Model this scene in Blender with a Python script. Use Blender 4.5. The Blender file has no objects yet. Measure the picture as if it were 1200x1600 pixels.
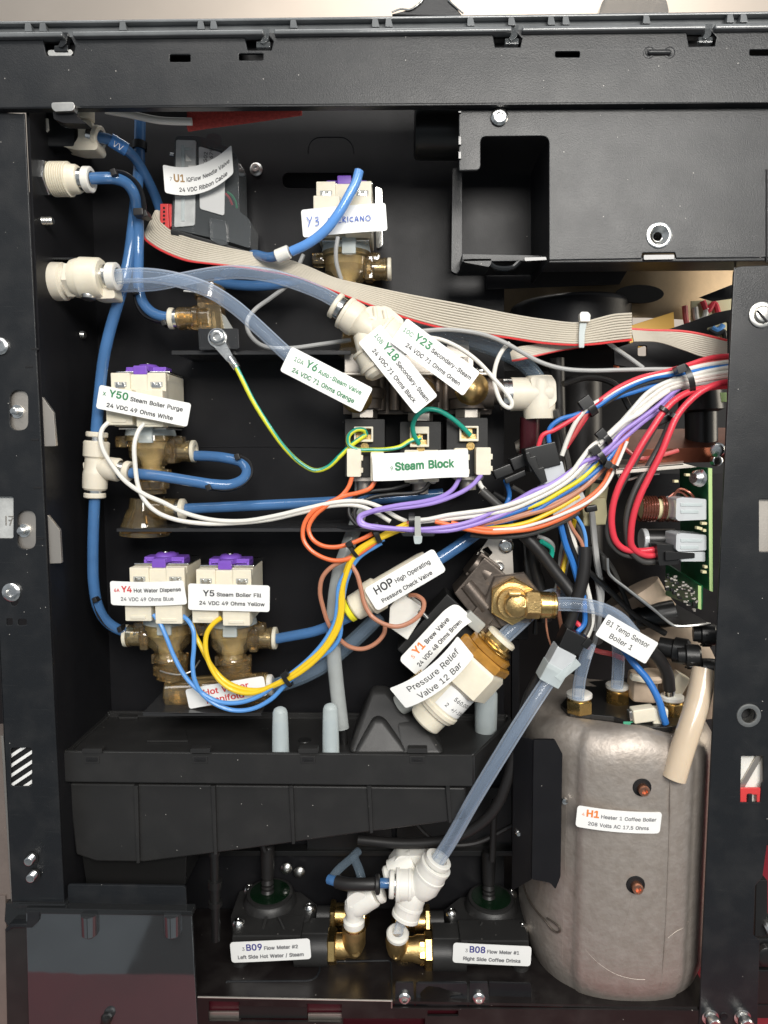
import bpy, bmesh, math, random
from mathutils import Vector, Matrix
random.seed(7)
R = math.radians
C = bpy.context.scene.collection
SC = bpy.context.scene

# ---------------------------------------------------------------- camera, world, lamps, exposure
U = 0.00044                       # metres per "front unit" (1 unit = 1 px of the photo on the front plane)
F = 1067.0                        # focal length in photo pixels (24 mm on a 36 mm tall frame)
cam_d = bpy.data.cameras.new('camera')
cam = bpy.data.objects.new('camera', cam_d); C.objects.link(cam)
cam_d.sensor_fit = 'VERTICAL'; cam_d.sensor_height = 36; cam_d.lens = 24
cam_d.clip_start = 0.02; cam_d.clip_end = 30
cam.location = (0.0, -F * U, 0.0)
cam.rotation_euler = (R(90 - 5.3), 0, R(1.3))
SC.camera = cam

w = bpy.data.worlds.new('World'); SC.world = w; w.use_nodes = True
w.node_tree.nodes['Background'].inputs[0].default_value = (0.86, 0.93, 1.0, 1)
w.node_tree.nodes['Background'].inputs[1].default_value = 0.30

def area(name, loc, target, sx, sy, power, col):
    d = bpy.data.lights.new(name, 'AREA'); d.shape = 'RECTANGLE'; d.size = sx; d.size_y = sy
    d.energy = power; d.color = col
    o = bpy.data.objects.new(name, d); C.objects.link(o); o.location = loc
    o.rotation_euler = (Vector(target) - Vector(loc)).to_track_quat('-Z', 'Y').to_euler()
    return o
area('lamp_front', (0.36, -1.35, 0.60), (0, 0.0, -0.12), 0.9, 0.5, 23, (1.0, 0.965, 0.91))
area('ceiling_lamp_near', (-0.45, -1.25, 1.5), (0, 0.05, -0.1), 1.3, 0.6, 11, (1.0, 0.97, 0.93))
area('ceiling_lamp_behind', (0.4, 1.2, 1.9), (0.3, 2.2, 0.9), 1.2, 0.8, 27, (1.0, 0.93, 0.84))
area('fill_right', (1.15, 0.02, 0.14), (0.2, 0.12, -0.02), 0.5, 0.5, 5, (1.0, 0.90, 0.74))  # unseen fill added to brighten the inside from the right

SC.view_settings.view_transform = 'Standard'
SC.view_settings.look = 'None'
SC.view_settings.exposure = 0.25
SC.view_settings.gamma = 1.0
SC.render.engine = 'CYCLES'
SC.cycles.max_bounces = 10; SC.cycles.transparent_max_bounces = 24
SC.cycles.use_denoising = True
SC.cycles.sample_clamp_indirect = 4.0

# ---------------------------------------------------------------- from a photo position and a depth to a point in the place
CM = cam.rotation_euler.to_matrix()
CL = Vector(cam.location)
def ray(px, py):
    return CM @ Vector(((px - 600) / F, (800 - py) / F, -1))
def P(px, py=None, d=0):
    if py is None:
        px, py, d = px
    v = ray(px, py)
    return CL + v * ((d * U - CL.y) / v.y)
def Pz(px, py, z):                # on the horizontal plane at height z
    v = ray(px, py)
    return CL + v * (z / v.z)
def K(px, py, d):                 # metres per photo pixel at that place
    v = ray(px, py)
    return ((d * U - CL.y) / v.y) / F

# ---------------------------------------------------------------- materials
M = {}
def mat(name, col, rough=0.5, metal=0.0, alpha=1.0, trans=0.0, ior=1.45, coat=0.0, sss=0.0, var=0.0, vscale=60.0,
        bump=0.0, bscale=900.0, edge=None, col2=None, rvar=0.0, aniso=None, spec=0.5):
    m = bpy.data.materials.new(name); m.use_nodes = True
    nt = m.node_tree; b = nt.nodes['Principled BSDF']
    b.inputs['Base Color'].default_value = (*col, 1)
    b.inputs['Roughness'].default_value = rough
    b.inputs['Metallic'].default_value = metal
    b.inputs['Alpha'].default_value = alpha
    b.inputs['Transmission Weight'].default_value = trans
    b.inputs['IOR'].default_value = ior
    b.inputs['Coat Weight'].default_value = coat
    b.inputs['Specular IOR Level'].default_value = spec
    if sss:
        b.inputs['Subsurface Weight'].default_value = sss
        b.inputs['Subsurface Radius'].default_value = (0.004, 0.003, 0.002)
        b.inputs['Subsurface Scale'].default_value = 1.0
    tc = nt.nodes.new('ShaderNodeTexCoord')
    def noise(scale, detail=5, rough_=0.6, stretch=None):
        n = nt.nodes.new('ShaderNodeTexNoise'); n.inputs['Scale'].default_value = scale
        n.inputs['Detail'].default_value = detail; n.inputs['Roughness'].default_value = rough_
        if stretch:
            mp = nt.nodes.new('ShaderNodeMapping'); mp.inputs['Scale'].default_value = stretch
            nt.links.new(tc.outputs['Object'], mp.inputs['Vector']); nt.links.new(mp.outputs['Vector'], n.inputs['Vector'])
        else:
            nt.links.new(tc.outputs['Object'], n.inputs['Vector'])
        return n
    if var or col2:
        n = noise(vscale)
        r = nt.nodes.new('ShaderNodeValToRGB')
        c2 = col2 if col2 else tuple(max(0, c * (1 - var)) for c in col)
        c1 = col if col2 else tuple(min(1, c * (1 + var * 0.6)) for c in col)
        r.color_ramp.elements[0].position = 0.36; r.color_ramp.elements[1].position = 0.66
        r.color_ramp.elements[0].color = (*c2, 1); r.color_ramp.elements[1].color = (*c1, 1)
        nt.links.new(n.outputs['Fac'], r.inputs['Fac']); nt.links.new(r.outputs['Color'], b.inputs['Base Color'])
    if rvar:
        n2 = noise(vscale * 0.7 + 20)
        mr = nt.nodes.new('ShaderNodeMapRange')
        mr.inputs['To Min'].default_value = max(0.02, rough - rvar); mr.inputs['To Max'].default_value = rough + rvar
        nt.links.new(n2.outputs['Fac'], mr.inputs['Value']); nt.links.new(mr.outputs['Result'], b.inputs['Roughness'])
    if bump:
        n3 = noise(bscale, 3, 0.5, aniso)
        bp = nt.nodes.new('ShaderNodeBump'); bp.inputs['Strength'].default_value = bump; bp.inputs['Distance'].default_value = 0.0007 if name == 'boiler_cast' else 0.0006
        nt.links.new(n3.outputs['Fac'], bp.inputs['Height']); nt.links.new(bp.outputs['Normal'], b.inputs['Normal'])
    if edge is not None:          # a walled tube: denser where the sight line runs along the wall
        lw = nt.nodes.new('ShaderNodeLayerWeight'); lw.inputs['Blend'].default_value = 0.5
        e = nt.nodes.new('ShaderNodeMapRange'); e.inputs['From Min'].default_value = 0.25; e.inputs['From Max'].default_value = 0.85
        e.inputs['To Min'].default_value = alpha; e.inputs['To Max'].default_value = edge
        nt.links.new(lw.outputs['Facing'], e.inputs['Value']); nt.links.new(e.outputs['Result'], b.inputs['Alpha'])
    M[name] = m
    return m

def dusty(name, col, rough, bump, bscale, dust=0.5, spec=0.5, dscale=260.0):
    """dark coating with sparse pale dust specks"""
    m = mat(name, col, rough, bump=bump, bscale=bscale, rvar=0.07, vscale=30, spec=spec)
    nt = m.node_tree; b = nt.nodes['Principled BSDF']
    tc = [n for n in nt.nodes if n.type == 'TEX_COORD'][0]
    v = nt.nodes.new('ShaderNodeTexVoronoi'); v.inputs['Scale'].default_value = dscale
    nt.links.new(tc.outputs['Object'], v.inputs['Vector'])
    n = nt.nodes.new('ShaderNodeTexNoise'); n.inputs['Scale'].default_value = 45; n.inputs['Detail'].default_value = 4
    nt.links.new(tc.outputs['Object'], n.inputs['Vector'])
    a = nt.nodes.new('ShaderNodeMath'); a.operation = 'LESS_THAN'; a.inputs[1].default_value = 0.085
    nt.links.new(v.outputs['Distance'], a.inputs[0])
    sep = nt.nodes.new('ShaderNodeSeparateColor'); nt.links.new(v.outputs['Color'], sep.inputs['Color'])
    g = nt.nodes.new('ShaderNodeMath'); g.operation = 'GREATER_THAN'; g.inputs[1].default_value = 1 - 0.09 * dust
    nt.links.new(sep.outputs['Red'], g.inputs[0])
    mu = nt.nodes.new('ShaderNodeMath'); mu.operation = 'MULTIPLY'
    nt.links.new(a.outputs[0], mu.inputs[0]); nt.links.new(g.outputs[0], mu.inputs[1])
    # soft dust film
    r = nt.nodes.new('ShaderNodeMapRange'); r.inputs['From Min'].default_value = 0.45; r.inputs['From Max'].default_value = 0.8
    r.inputs['To Max'].default_value = 0.035 * dust
    nt.links.new(n.outputs['Fac'], r.inputs['Value'])
    ad = nt.nodes.new('ShaderNodeMath'); ad.operation = 'MAXIMUM'
    nt.links.new(mu.outputs[0], ad.inputs[0]); nt.links.new(r.outputs['Result'], ad.inputs[1])
    mx = nt.nodes.new('ShaderNodeMix'); mx.data_type = 'RGBA'
    mx.inputs['A'].default_value = (*col, 1); mx.inputs['B'].default_value = (0.42, 0.40, 0.37, 1)
    if dust > 0.7:                # fine rubbed scratches
        for ang, sc_ in ((0.5, 30), (-0.9, 22)):
            mp = nt.nodes.new('ShaderNodeMapping'); mp.inputs['Rotation'].default_value = (0, ang, 0); mp.inputs['Scale'].default_value = (1, 1, 60)
            nt.links.new(tc.outputs['Object'], mp.inputs['Vector'])
            sn = nt.nodes.new('ShaderNodeTexNoise'); sn.inputs['Scale'].default_value = sc_; sn.inputs['Detail'].default_value = 2
            nt.links.new(mp.outputs['Vector'], sn.inputs['Vector'])
            mr2 = nt.nodes.new('ShaderNodeMapRange'); mr2.inputs['From Min'].default_value = 0.70; mr2.inputs['From Max'].default_value = 0.78; mr2.inputs['To Max'].default_value = 0.05
            nt.links.new(sn.outputs['Fac'], mr2.inputs['Value'])
            a2 = nt.nodes.new('ShaderNodeMath'); a2.operation = 'MAXIMUM'
            nt.links.new(ad.outputs[0], a2.inputs[0]); nt.links.new(mr2.outputs['Result'], a2.inputs[1]); ad = a2
    nt.links.new(ad.outputs[0], mx.inputs['Factor']); nt.links.new(mx.outputs['Result'], b.inputs['Base Color'])
    return m

dusty('powder_black', (0.0105, 0.0118, 0.0138), 0.36, 0.20, 1500, 0.9)
dusty('powder_dark', (0.0105, 0.0105, 0.012), 0.38, 0.12, 1500, 0.2, spec=0.20)
dusty('plastic_black', (0.020, 0.0197, 0.0195), 0.40, 0.22, 2200, 0.5)
mat('plastic_smooth', (0.012, 0.012, 0.012), 0.32, bump=0.04, bscale=700)
dusty('base_black', (0.010, 0.008, 0.008), 0.30, 0.08, 1500, 1.0)
mat('gloss_black', (0.016, 0.017, 0.018), 0.13, rvar=0.05, bump=0.03, bscale=90, coat=0.3)
mat('shelf_black', (0.03, 0.03, 0.031), 0.22, bump=0.05, bscale=200, rvar=0.08)
mat('lid_plastic', (0.15, 0.158, 0.163), 0.16, rvar=0.06, bump=0.06, bscale=90, coat=0.5, var=0.25, vscale=25)
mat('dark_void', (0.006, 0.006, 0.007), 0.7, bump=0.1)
mat('cream', (0.74, 0.68, 0.56), 0.42, sss=0.12, var=0.05, vscale=90, bump=0.03)
mat('ivory', (0.78, 0.72, 0.58), 0.36, sss=0.15, var=0.05, vscale=90, bump=0.04, bscale=300)
mat('white_plastic', (0.80, 0.78, 0.72), 0.38, sss=0.1, var=0.04, vscale=80, bump=0.03)
mat('frosted', (0.64, 0.71, 0.71), 0.34, alpha=0.58, edge=0.9, sss=0.0, bump=0.05, var=0.08, vscale=40)
mat('frosted_grey', (0.44, 0.45, 0.42), 0.42, alpha=0.85, bump=0.05)
mat('clear_grey', (0.74, 0.77, 0.79), 0.2, alpha=0.68, bump=0.03, bscale=300, coat=0.4)
mat('amber', (0.90, 0.63, 0.31), 0.05, trans=0.90, ior=1.4, coat=1.0, bump=0.12, bscale=160, var=0.35, vscale=70)
mat('amber_deep', (0.46, 0.22, 0.035), 0.2, alpha=0.92, coat=0.4, bump=0.08, bscale=160, var=0.25, vscale=70)
mat('purple', (0.20, 0.085, 0.50), 0.35, bump=0.05, var=0.08, vscale=60)
mat('brass', (0.72, 0.50, 0.20), 0.27, 1.0, bump=0.12, bscale=420, var=0.12, vscale=90, rvar=0.08)
mat('brass_cast', (0.66, 0.46, 0.20), 0.42, 1.0, bump=0.45, bscale=900, var=0.2, vscale=120, rvar=0.1)
mat('steel', (0.62, 0.61, 0.58), 0.32, 1.0, bump=0.06, bscale=500, rvar=0.08, var=0.1, vscale=60)
mat('zinc', (0.78, 0.78, 0.76), 0.22, 1.0, bump=0.15, bscale=600, rvar=0.1, var=0.15, vscale=300)
mat('satin_steel', (0.55, 0.51, 0.46), 0.48, 1.0, bump=0.08, bscale=900, var=0.08, vscale=40)
mat('brushed_steel', (0.24, 0.175, 0.105), 0.33, 0.6, bump=0.1, bscale=300, aniso=(1, 1, 12), var=0.1)  # tan base colour stands in for warm reflections on the steel
mat('valve_metal', (0.145, 0.12, 0.102), 0.42, 0.7, bump=0.2, bscale=700, var=0.2, vscale=60, rvar=0.1)
mat('coil_black', (0.014, 0.014, 0.014), 0.55, bump=0.2, bscale=1200, var=0.2)
mat('paper', (0.86, 0.86, 0.84), 0.42, bump=0.22, bscale=55, var=0.02, vscale=40)
mat('ink_black', (0.03, 0.03, 0.035), 0.5, bump=0.02)
mat('ink_grey', (0.16, 0.16, 0.17), 0.5, bump=0.02)
mat('ink_green', (0.035, 0.22, 0.09), 0.5, bump=0.02)
mat('ink_red', (0.62, 0.05, 0.05), 0.5, bump=0.02)
mat('ink_orange', (0.80, 0.23, 0.05), 0.5, bump=0.02)
mat('ink_brown', (0.36, 0.22, 0.09), 0.5, bump=0.02)
mat('ink_navy', (0.06, 0.06, 0.25), 0.5, bump=0.02)
mat('ink_blue', (0.05, 0.13, 0.52), 0.5, bump=0.02)
mat('ink_white', (0.85, 0.85, 0.88), 0.5, bump=0.02)
mat('tube_blue', (0.075, 0.20, 0.44), 0.10, coat=0.6, alpha=0.74, edge=0.97, bump=0.03, bscale=120, var=0.15, vscale=25)
mat('tube_blue_pale', (0.13, 0.34, 0.78), 0.16, coat=0.5, alpha=0.92, bump=0.03, bscale=120, var=0.1, vscale=25)
mat('tube_blue_bright', (0.08, 0.26, 0.66), 0.16, coat=0.5, alpha=0.92, bump=0.03, bscale=120, var=0.1, vscale=25)
mat('tube_clear', (0.60, 0.71, 0.87), 0.07, alpha=0.11, edge=0.78, coat=0.8)
mat('tube_core', (0.34, 0.49, 0.72), 0.10, alpha=0.10, edge=0.5, coat=0.4)
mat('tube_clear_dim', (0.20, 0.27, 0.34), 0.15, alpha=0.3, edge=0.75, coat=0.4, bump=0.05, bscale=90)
mat('tube_milk', (0.52, 0.55, 0.54), 0.25, alpha=0.62, edge=0.92, coat=0.2, bump=0.05, bscale=200, var=0.1)
mat('tube_beige', (0.70, 0.57, 0.42), 0.25, sss=0.25, alpha=0.86, edge=0.98, coat=0.5, bump=0.05, bscale=200, var=0.08, vscale=20)
mat('tan_pad', (0.56, 0.44, 0.33), 0.6, bump=0.2, bscale=200, var=0.15)
mat('boiler_cast', (0.43, 0.385, 0.345), 0.50, 0.58, bump=0.6, bscale=260, col2=(0.365, 0.32, 0.28), vscale=130, rvar=0.10)
mat('copper_dark', (0.17, 0.055, 0.032), 0.35, 0.8, bump=0.2, bscale=100, var=0.4, vscale=20)
mat('copper', (0.72, 0.36, 0.24), 0.35, 1.0, bump=0.2, bscale=500, var=0.2)
mat('pcb_green', (0.012, 0.15, 0.055), 0.35, bump=0.06, var=0.3, vscale=140, coat=0.3)
mat('pcb_edge', (0.42, 0.58, 0.24), 0.5, bump=0.1)
mat('coil_copper', (0.26, 0.085, 0.055), 0.22, 0.7, coat=0.6, bump=0.06)
mat('core_yellow', (0.66, 0.60, 0.36), 0.5, bump=0.05)
mat('ribbon_grey', (0.56, 0.51, 0.42), 0.45, bump=0.04, var=0.04)
mat('red_plastic', (0.62, 0.05, 0.05), 0.4, bump=0.04)
mat('red_sleeve', (0.56, 0.07, 0.055), 0.6, bump=0.9, bscale=700, var=0.2, vscale=500)
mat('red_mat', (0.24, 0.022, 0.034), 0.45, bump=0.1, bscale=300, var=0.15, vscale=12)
mat('red_dark', (0.045, 0.006, 0.010), 0.35, bump=0.1, bscale=300, var=0.15, vscale=12)  # red_mat darkened in colour: shaded bench red, also the maroon hose
mat('room_yellow', (0.90, 0.52, 0.10), 0.5, bump=0.05, var=0.1, vscale=8)
mat('wall_paint', (0.62, 0.55, 0.48), 0.7, bump=0.05, bscale=40, var=0.06, vscale=2)
mat('floor_grey', (0.30, 0.33, 0.35), 0.5, bump=0.1, bscale=20, var=0.2, vscale=3)
mat('side_panel_brown', (0.16, 0.13, 0.115), 0.4, bump=0.05, var=0.08)
mat('hose_black', (0.017, 0.016, 0.016), 0.42, bump=0.08, bscale=300)
mat('epoxy_green', (0.004, 0.013, 0.006), 0.12, coat=0.5, bump=0.06, bscale=200)
mat('yellow_ring', (0.80, 0.74, 0.03), 0.4, bump=0.03)
mat('gasket_green', (0.05, 0.30, 0.18), 0.5, bump=0.1)
mat('smoke_plastic', (0.13, 0.14, 0.145), 0.10, alpha=0.45, edge=0.85, coat=0.5, bump=0.03, bscale=120)
mat('silver_sticker', (0.58, 0.58, 0.57), 0.4, bump=0.04)
mat('display_grey', (0.50, 0.51, 0.50), 0.3, bump=0.03, var=0.15, vscale=90)
def wire(name, col, rough=0.34):
    mat('wire_' + name, col, rough, coat=0.15, bump=0.02, bscale=200, var=0.06, vscale=40)
for nm, c in dict(red=(0.70, 0.045, 0.07), white=(0.78, 0.76, 0.70), grey=(0.40, 0.40, 0.39), black=(0.014, 0.014, 0.014),
                  charcoal=(0.06, 0.058, 0.055), blue=(0.03, 0.17, 0.52), sky=(0.10, 0.30, 0.68), purple=(0.36, 0.25, 0.66),
                  yellow=(0.82, 0.55, 0.02), lemon=(0.80, 0.70, 0.02), brown=(0.46, 0.20, 0.12), orange=(0.82, 0.17, 0.055),
                  teal=(0.015, 0.33, 0.24), stripe=(0.72, 0.72, 0.04), green=(0.02, 0.36, 0.16), rose=(0.60, 0.10, 0.10)).items():
    wire(nm, c)

# ---------------------------------------------------------------- mesh builder
def smooth(me, ang=38):
    me.shade_smooth()
    me.set_sharp_from_angle(angle=R(ang))

def wn(o):
    md = o.modifiers.new('weighted_normal', 'WEIGHTED_NORMAL'); md.keep_sharp = True; md.weight = 80; md.mode = 'FACE_AREA'

class MB:
    def __init__(s):
        s.bm = bmesh.new()
    def merge(s, tb):
        me = bpy.data.meshes.new('tmp'); tb.to_mesh(me); tb.free()
        s.bm.from_mesh(me); bpy.data.meshes.remove(me)
    def faces(s, verts, faces):
        vs = [s.bm.verts.new(v) for v in verts]
        for f in faces:
            try: s.bm.faces.new([vs[i] for i in f])
            except ValueError: pass
    def loft(s, A, B, bev=0.0, seg=2):
        """solid between two point loops of equal length"""
        tb = bmesh.new(); n = len(A)
        a = [tb.verts.new(p) for p in A]; b = [tb.verts.new(p) for p in B]
        tb.faces.new(a); tb.faces.new(list(reversed(b)))
        for i in range(n):
            j = (i + 1) % n
            tb.faces.new((a[j], a[i], b[i], b[j]))
        bmesh.ops.recalc_face_normals(tb, faces=tb.faces)
        if bev > 0:
            bmesh.ops.bevel(tb, geom=list(tb.edges), offset=bev, segments=seg, affect='EDGES', clamp_overlap=True, profile=0.5)
        s.merge(tb)
    def poly(s, out, d0, d1, bev=0.0, seg=2):
        A = [P(x, y, d0) for x, y in out]
        k = K(out[0][0], out[0][1], d0)
        off = Vector((0, (d1 - d0) * U, 0))
        s.loft(A, [p + off for p in A], bev * k, seg)
    def rect(s, x0, y0, x1, y1, d0, d1, bev=1.0, seg=2):
        s.poly([(x0, y0), (x1, y0), (x1, y1), (x0, y1)], d0, d1, bev, seg)
    def obox(s, cx, cy, w_, h_, d0, d1, rot=0.0, bev=1.0, seg=2):
        s.poly(rpts(cx, cy, [(-w_/2, -h_/2), (w_/2, -h_/2), (w_/2, h_/2), (-w_/2, h_/2)], rot), d0, d1, bev, seg)
    def lathe(s, A, B, prof, n=24, ph=0.0, c0=True, c1=True):
        """turn profile [(s, r)] px about the axis A->B"""
        a = P(A) if not isinstance(A, Vector) else A
        b = P(B) if not isinstance(B, Vector) else B
        if not isinstance(A, Vector) and abs(A[0] - B[0]) + abs(A[1] - B[1]) <= 6 and A[2] != B[2]:
            b = a + Vector((0, (B[2] - A[2]) * U, 0))      # square to the front
        k = K(*A) if not isinstance(A, Vector) else 1.0
        ax = (b - a).normalized()
        up = Vector((0, 0, 1)) if abs(ax.z) < 0.9 else Vector((0, 1, 0))
        e1 = ax.cross(up).normalized(); e2 = ax.cross(e1)
        rings = []
        for (t, r) in prof:
            c = a + ax * (t * k)
            if r <= 1e-6:
                rings.append([s.bm.verts.new(c)])
            else:
                rings.append([s.bm.verts.new(c + (e1 * math.cos(ph + 2*math.pi*i/n) + e2 * math.sin(ph + 2*math.pi*i/n)) * (r * k)) for i in range(n)])
        for q in range(len(rings) - 1):
            r0, r1 = rings[q], rings[q + 1]
            for i in range(n):
                j = (i + 1) % n
                if len(r0) == 1 and len(r1) == 1: continue
                if len(r0) == 1: s.bm.faces.new((r0[0], r1[j], r1[i]))
                elif len(r1) == 1: s.bm.faces.new((r0[i], r0[j], r1[0]))
                else: s.bm.faces.new((r0[i], r0[j], r1[j], r1[i]))
        if c0 and len(rings[0]) > 1: s.bm.faces.new(list(reversed(rings[0])))
        if c1 and len(rings[-1]) > 1: s.bm.faces.new(rings[-1])
    def cyl(s, A, B, r, r2=None, n=20, ch=0.0, ph=0.0):
        a, b = P(A), P(B); L = (b - a).length / K(*A)
        r2 = r if r2 is None else r2
        if ch: s.lathe(A, B, [(0, r - ch), (ch, r), (L - ch, r2), (L, r2 - ch)], n, ph)
        else: s.lathe(A, B, [(0, r), (L, r2)], n, ph)
    def tube(s, pts, r, n=10, sub=7, caps=True, flat=None, wob=0.0):
        """swept tube through pts [(px, py, d)] with a radius of r px"""
        V = [P(p) if not isinstance(p, Vector) else p for p in pts]
        ks = [K(*p) if not isinstance(p, Vector) else 1.0 for p in pts]
        k = sum(ks) / len(ks)
        C_ = cr(V, sub)
        if wob:
            C_ = [p + Vector((random.uniform(-1, 1), random.uniform(-1, 1), random.uniform(-1, 1))) * wob * k for p in C_]
        sweep(s.bm, C_, r * k, n, caps, flat)

def cr(V, sub):
    if len(V) == 2:
        return [V[0].lerp(V[1], i / sub) for i in range(sub + 1)]
    out = []
    E = [V[0] * 2 - V[1]] + V + [V[-1] * 2 - V[-2]]
    for i in range(1, len(E) - 2):
        p0, p1, p2, p3 = E[i-1], E[i], E[i+1], E[i+2]
        d1 = max((p1-p0).length, 1e-7) ** 0.5; d2 = max((p2-p1).length, 1e-7) ** 0.5; d3 = max((p3-p2).length, 1e-7) ** 0.5
        m1 = (p2 - p1) + ((p1 - p0) / d1 - (p2 - p0) / (d1 + d2)) * d2
        m2 = (p2 - p1) + ((p3 - p2) / d3 - (p3 - p1) / (d2 + d3)) * d2
        for q in range(sub):
            t = q / sub
            out.append(p1*(2*t**3-3*t**2+1) + m1*(t**3-2*t**2+t) + p2*(-2*t**3+3*t**2) + m2*(t**3-t**2))
    out.append(V[-1].copy())
    return out

def frames(C_):
    T = []
    for i in range(len(C_)):
        a = C_[max(0, i-1)]; b = C_[min(len(C_)-1, i+1)]
        T.append((b - a).normalized())
    up = Vector((0, -1, 0)) if abs(T[0].y) < 0.95 else Vector((0, 0, 1))
    n = (up - T[0] * up.dot(T[0])).normalized(); N = [n]
    for i in range(1, len(C_)):
        n = N[-1] - T[i] * N[-1].dot(T[i])
        N.append(n.normalized() if n.length > 1e-9 else N[-1])
    return T, N

def sweep(bm, C_, r, n=10, caps=True, flat=None):
    T, N = frames(C_)
    fy = flat if flat else 1.0
    rings = []
    for c, t, nn in zip(C_, T, N):
        b = t.cross(nn)
        rings.append([bm.verts.new(c + (nn * math.cos(2*math.pi*i/n) * fy + b * math.sin(2*math.pi*i/n)) * r) for i in range(n)])
    for q in range(len(rings) - 1):
        for i in range(n):
            j = (i + 1) % n
            bm.faces.new((rings[q][i], rings[q][j], rings[q+1][j], rings[q+1][i]))
    if caps:
        bm.faces.new(list(reversed(rings[0]))); bm.faces.new(rings[-1])

def rpts(cx, cy, pts, rot):
    """pts are (right, down) px offsets; rot in degrees, counter-clockwise as seen in the photo"""
    c, s_ = math.cos(R(rot)), math.sin(R(rot))
    return [(cx + x * c + y * s_, cy - x * s_ + y * c) for x, y in pts]

def rround(pts, r, seg=4):
    """round the corners of a px polygon"""
    out = []; n = len(pts)
    rr = r if isinstance(r, (list, tuple)) else [r] * n
    for i in range(n):
        p = Vector(pts[i]); a = Vector(pts[i-1]); b = Vector(pts[(i+1) % n]); q = rr[i]
        if q <= 0: out.append(tuple(p)); continue
        u = (a - p); v = (b - p)
        q = min(q, u.length * 0.49, v.length * 0.49)
        p1 = p + u.normalized() * q; p2 = p + v.normalized() * q
        for k in range(seg + 1):
            t = k / seg
            out.append(tuple(p1 * (1-t)**2 + p * 2*t*(1-t) + p2 * t**2))
    return out
def rr(x0, y0, x1, y1, r, seg=4):
    return rround([(x0, y0), (x1, y0), (x1, y1), (x0, y1)], r, seg)
def ell(cx, cy, rx, ry=None, n=24):
    ry = rx if ry is None else ry
    return [(cx + rx * math.cos(2*math.pi*i/n), cy + ry * math.sin(2*math.pi*i/n)) for i in range(n)]

def plate_into(m, out, holes, d0, d1, bev=0.8):
    """sheet metal with real holes: front face at depth d0, back at d1"""
    cu = bpy.data.curves.new('tmp', 'CURVE'); cu.dimensions = '2D'; cu.fill_mode = 'BOTH'
    bw = bev * U
    for loop in [out] + holes:
        sp = cu.splines.new('POLY'); sp.points.add(len(loop) - 1)
        for q, (x, y) in enumerate(loop):
            p = P(x, y, d0); sp.points[q].co = (p.x, p.z, 0, 1)
        sp.use_cyclic_u = True
    th = abs(d1 - d0) * U / 2
    cu.extrude = max(th - bw, 1e-5); cu.bevel_depth = bw; cu.bevel_resolution = 1; cu.offset = -bw
    o = bpy.data.objects.new('tmp', cu); C.objects.link(o)
    dg = bpy.context.evaluated_depsgraph_get(); dg.update()
    me = bpy.data.meshes.new_from_object(o.evaluated_get(dg))
    ymid = (d0 + d1) / 2 * U
    for v in me.vertices:
        v.co = (v.co.x, ymid - v.co.z, v.co.y)
    tb = bmesh.new(); tb.from_mesh(me)
    bmesh.ops.remove_doubles(tb, verts=tb.verts, dist=1e-7)
    bmesh.ops.recalc_face_normals(tb, faces=tb.faces)
    m.merge(tb)
    bpy.data.objects.remove(o); bpy.data.curves.remove(cu); bpy.data.meshes.remove(me)

# ---------------------------------------------------------------- things and parts
class Thing:
    def __init__(s, name, label, cat, at, group=None, kind=None):
        s.e = bpy.data.objects.new(name, None); C.objects.link(s.e)
        s.e.empty_display_size = 0.005
        s.loc = P(at) if not isinstance(at, Vector) else at
        s.e.location = s.loc
        if label: s.e['label'] = label
        if cat: s.e['category'] = cat
        if group: s.e['group'] = group
        if kind: s.e['kind'] = kind
    def add(s, name, m, mt, parent=None, label=None, ang=38, kind=None):
        me = bpy.data.meshes.new(name)
        bmesh.ops.translate(m.bm, verts=m.bm.verts, vec=-s.loc)
        bmesh.ops.recalc_face_normals(m.bm, faces=m.bm.faces)
        m.bm.to_mesh(me); m.bm.free(); smooth(me, ang)
        me.materials.append(M[mt])
        o = bpy.data.objects.new(name, me); C.objects.link(o)
        if name != 'lettering': wn(o)
        o.parent = parent if parent else s.e
        if label: o['label'] = label
        if kind: o['kind'] = kind
        return o

def solo(name, label, cat, m, mt, at, group=None, kind=None, ang=38):
    """a thing that is one mesh"""
    loc = P(at) if not isinstance(at, Vector) else at
    me = bpy.data.meshes.new(name)
    bmesh.ops.translate(m.bm, verts=m.bm.verts, vec=-loc)
    bmesh.ops.recalc_face_normals(m.bm, faces=m.bm.faces)
    m.bm.to_mesh(me); m.bm.free(); smooth(me, ang)
    me.materials.append(M[mt])
    o = bpy.data.objects.new(name, me); C.objects.link(o); o.location = loc
    wn(o)
    if label: o['label'] = label
    if cat: o['category'] = cat
    if group: o['group'] = group
    if kind: o['kind'] = kind
    return o

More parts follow.
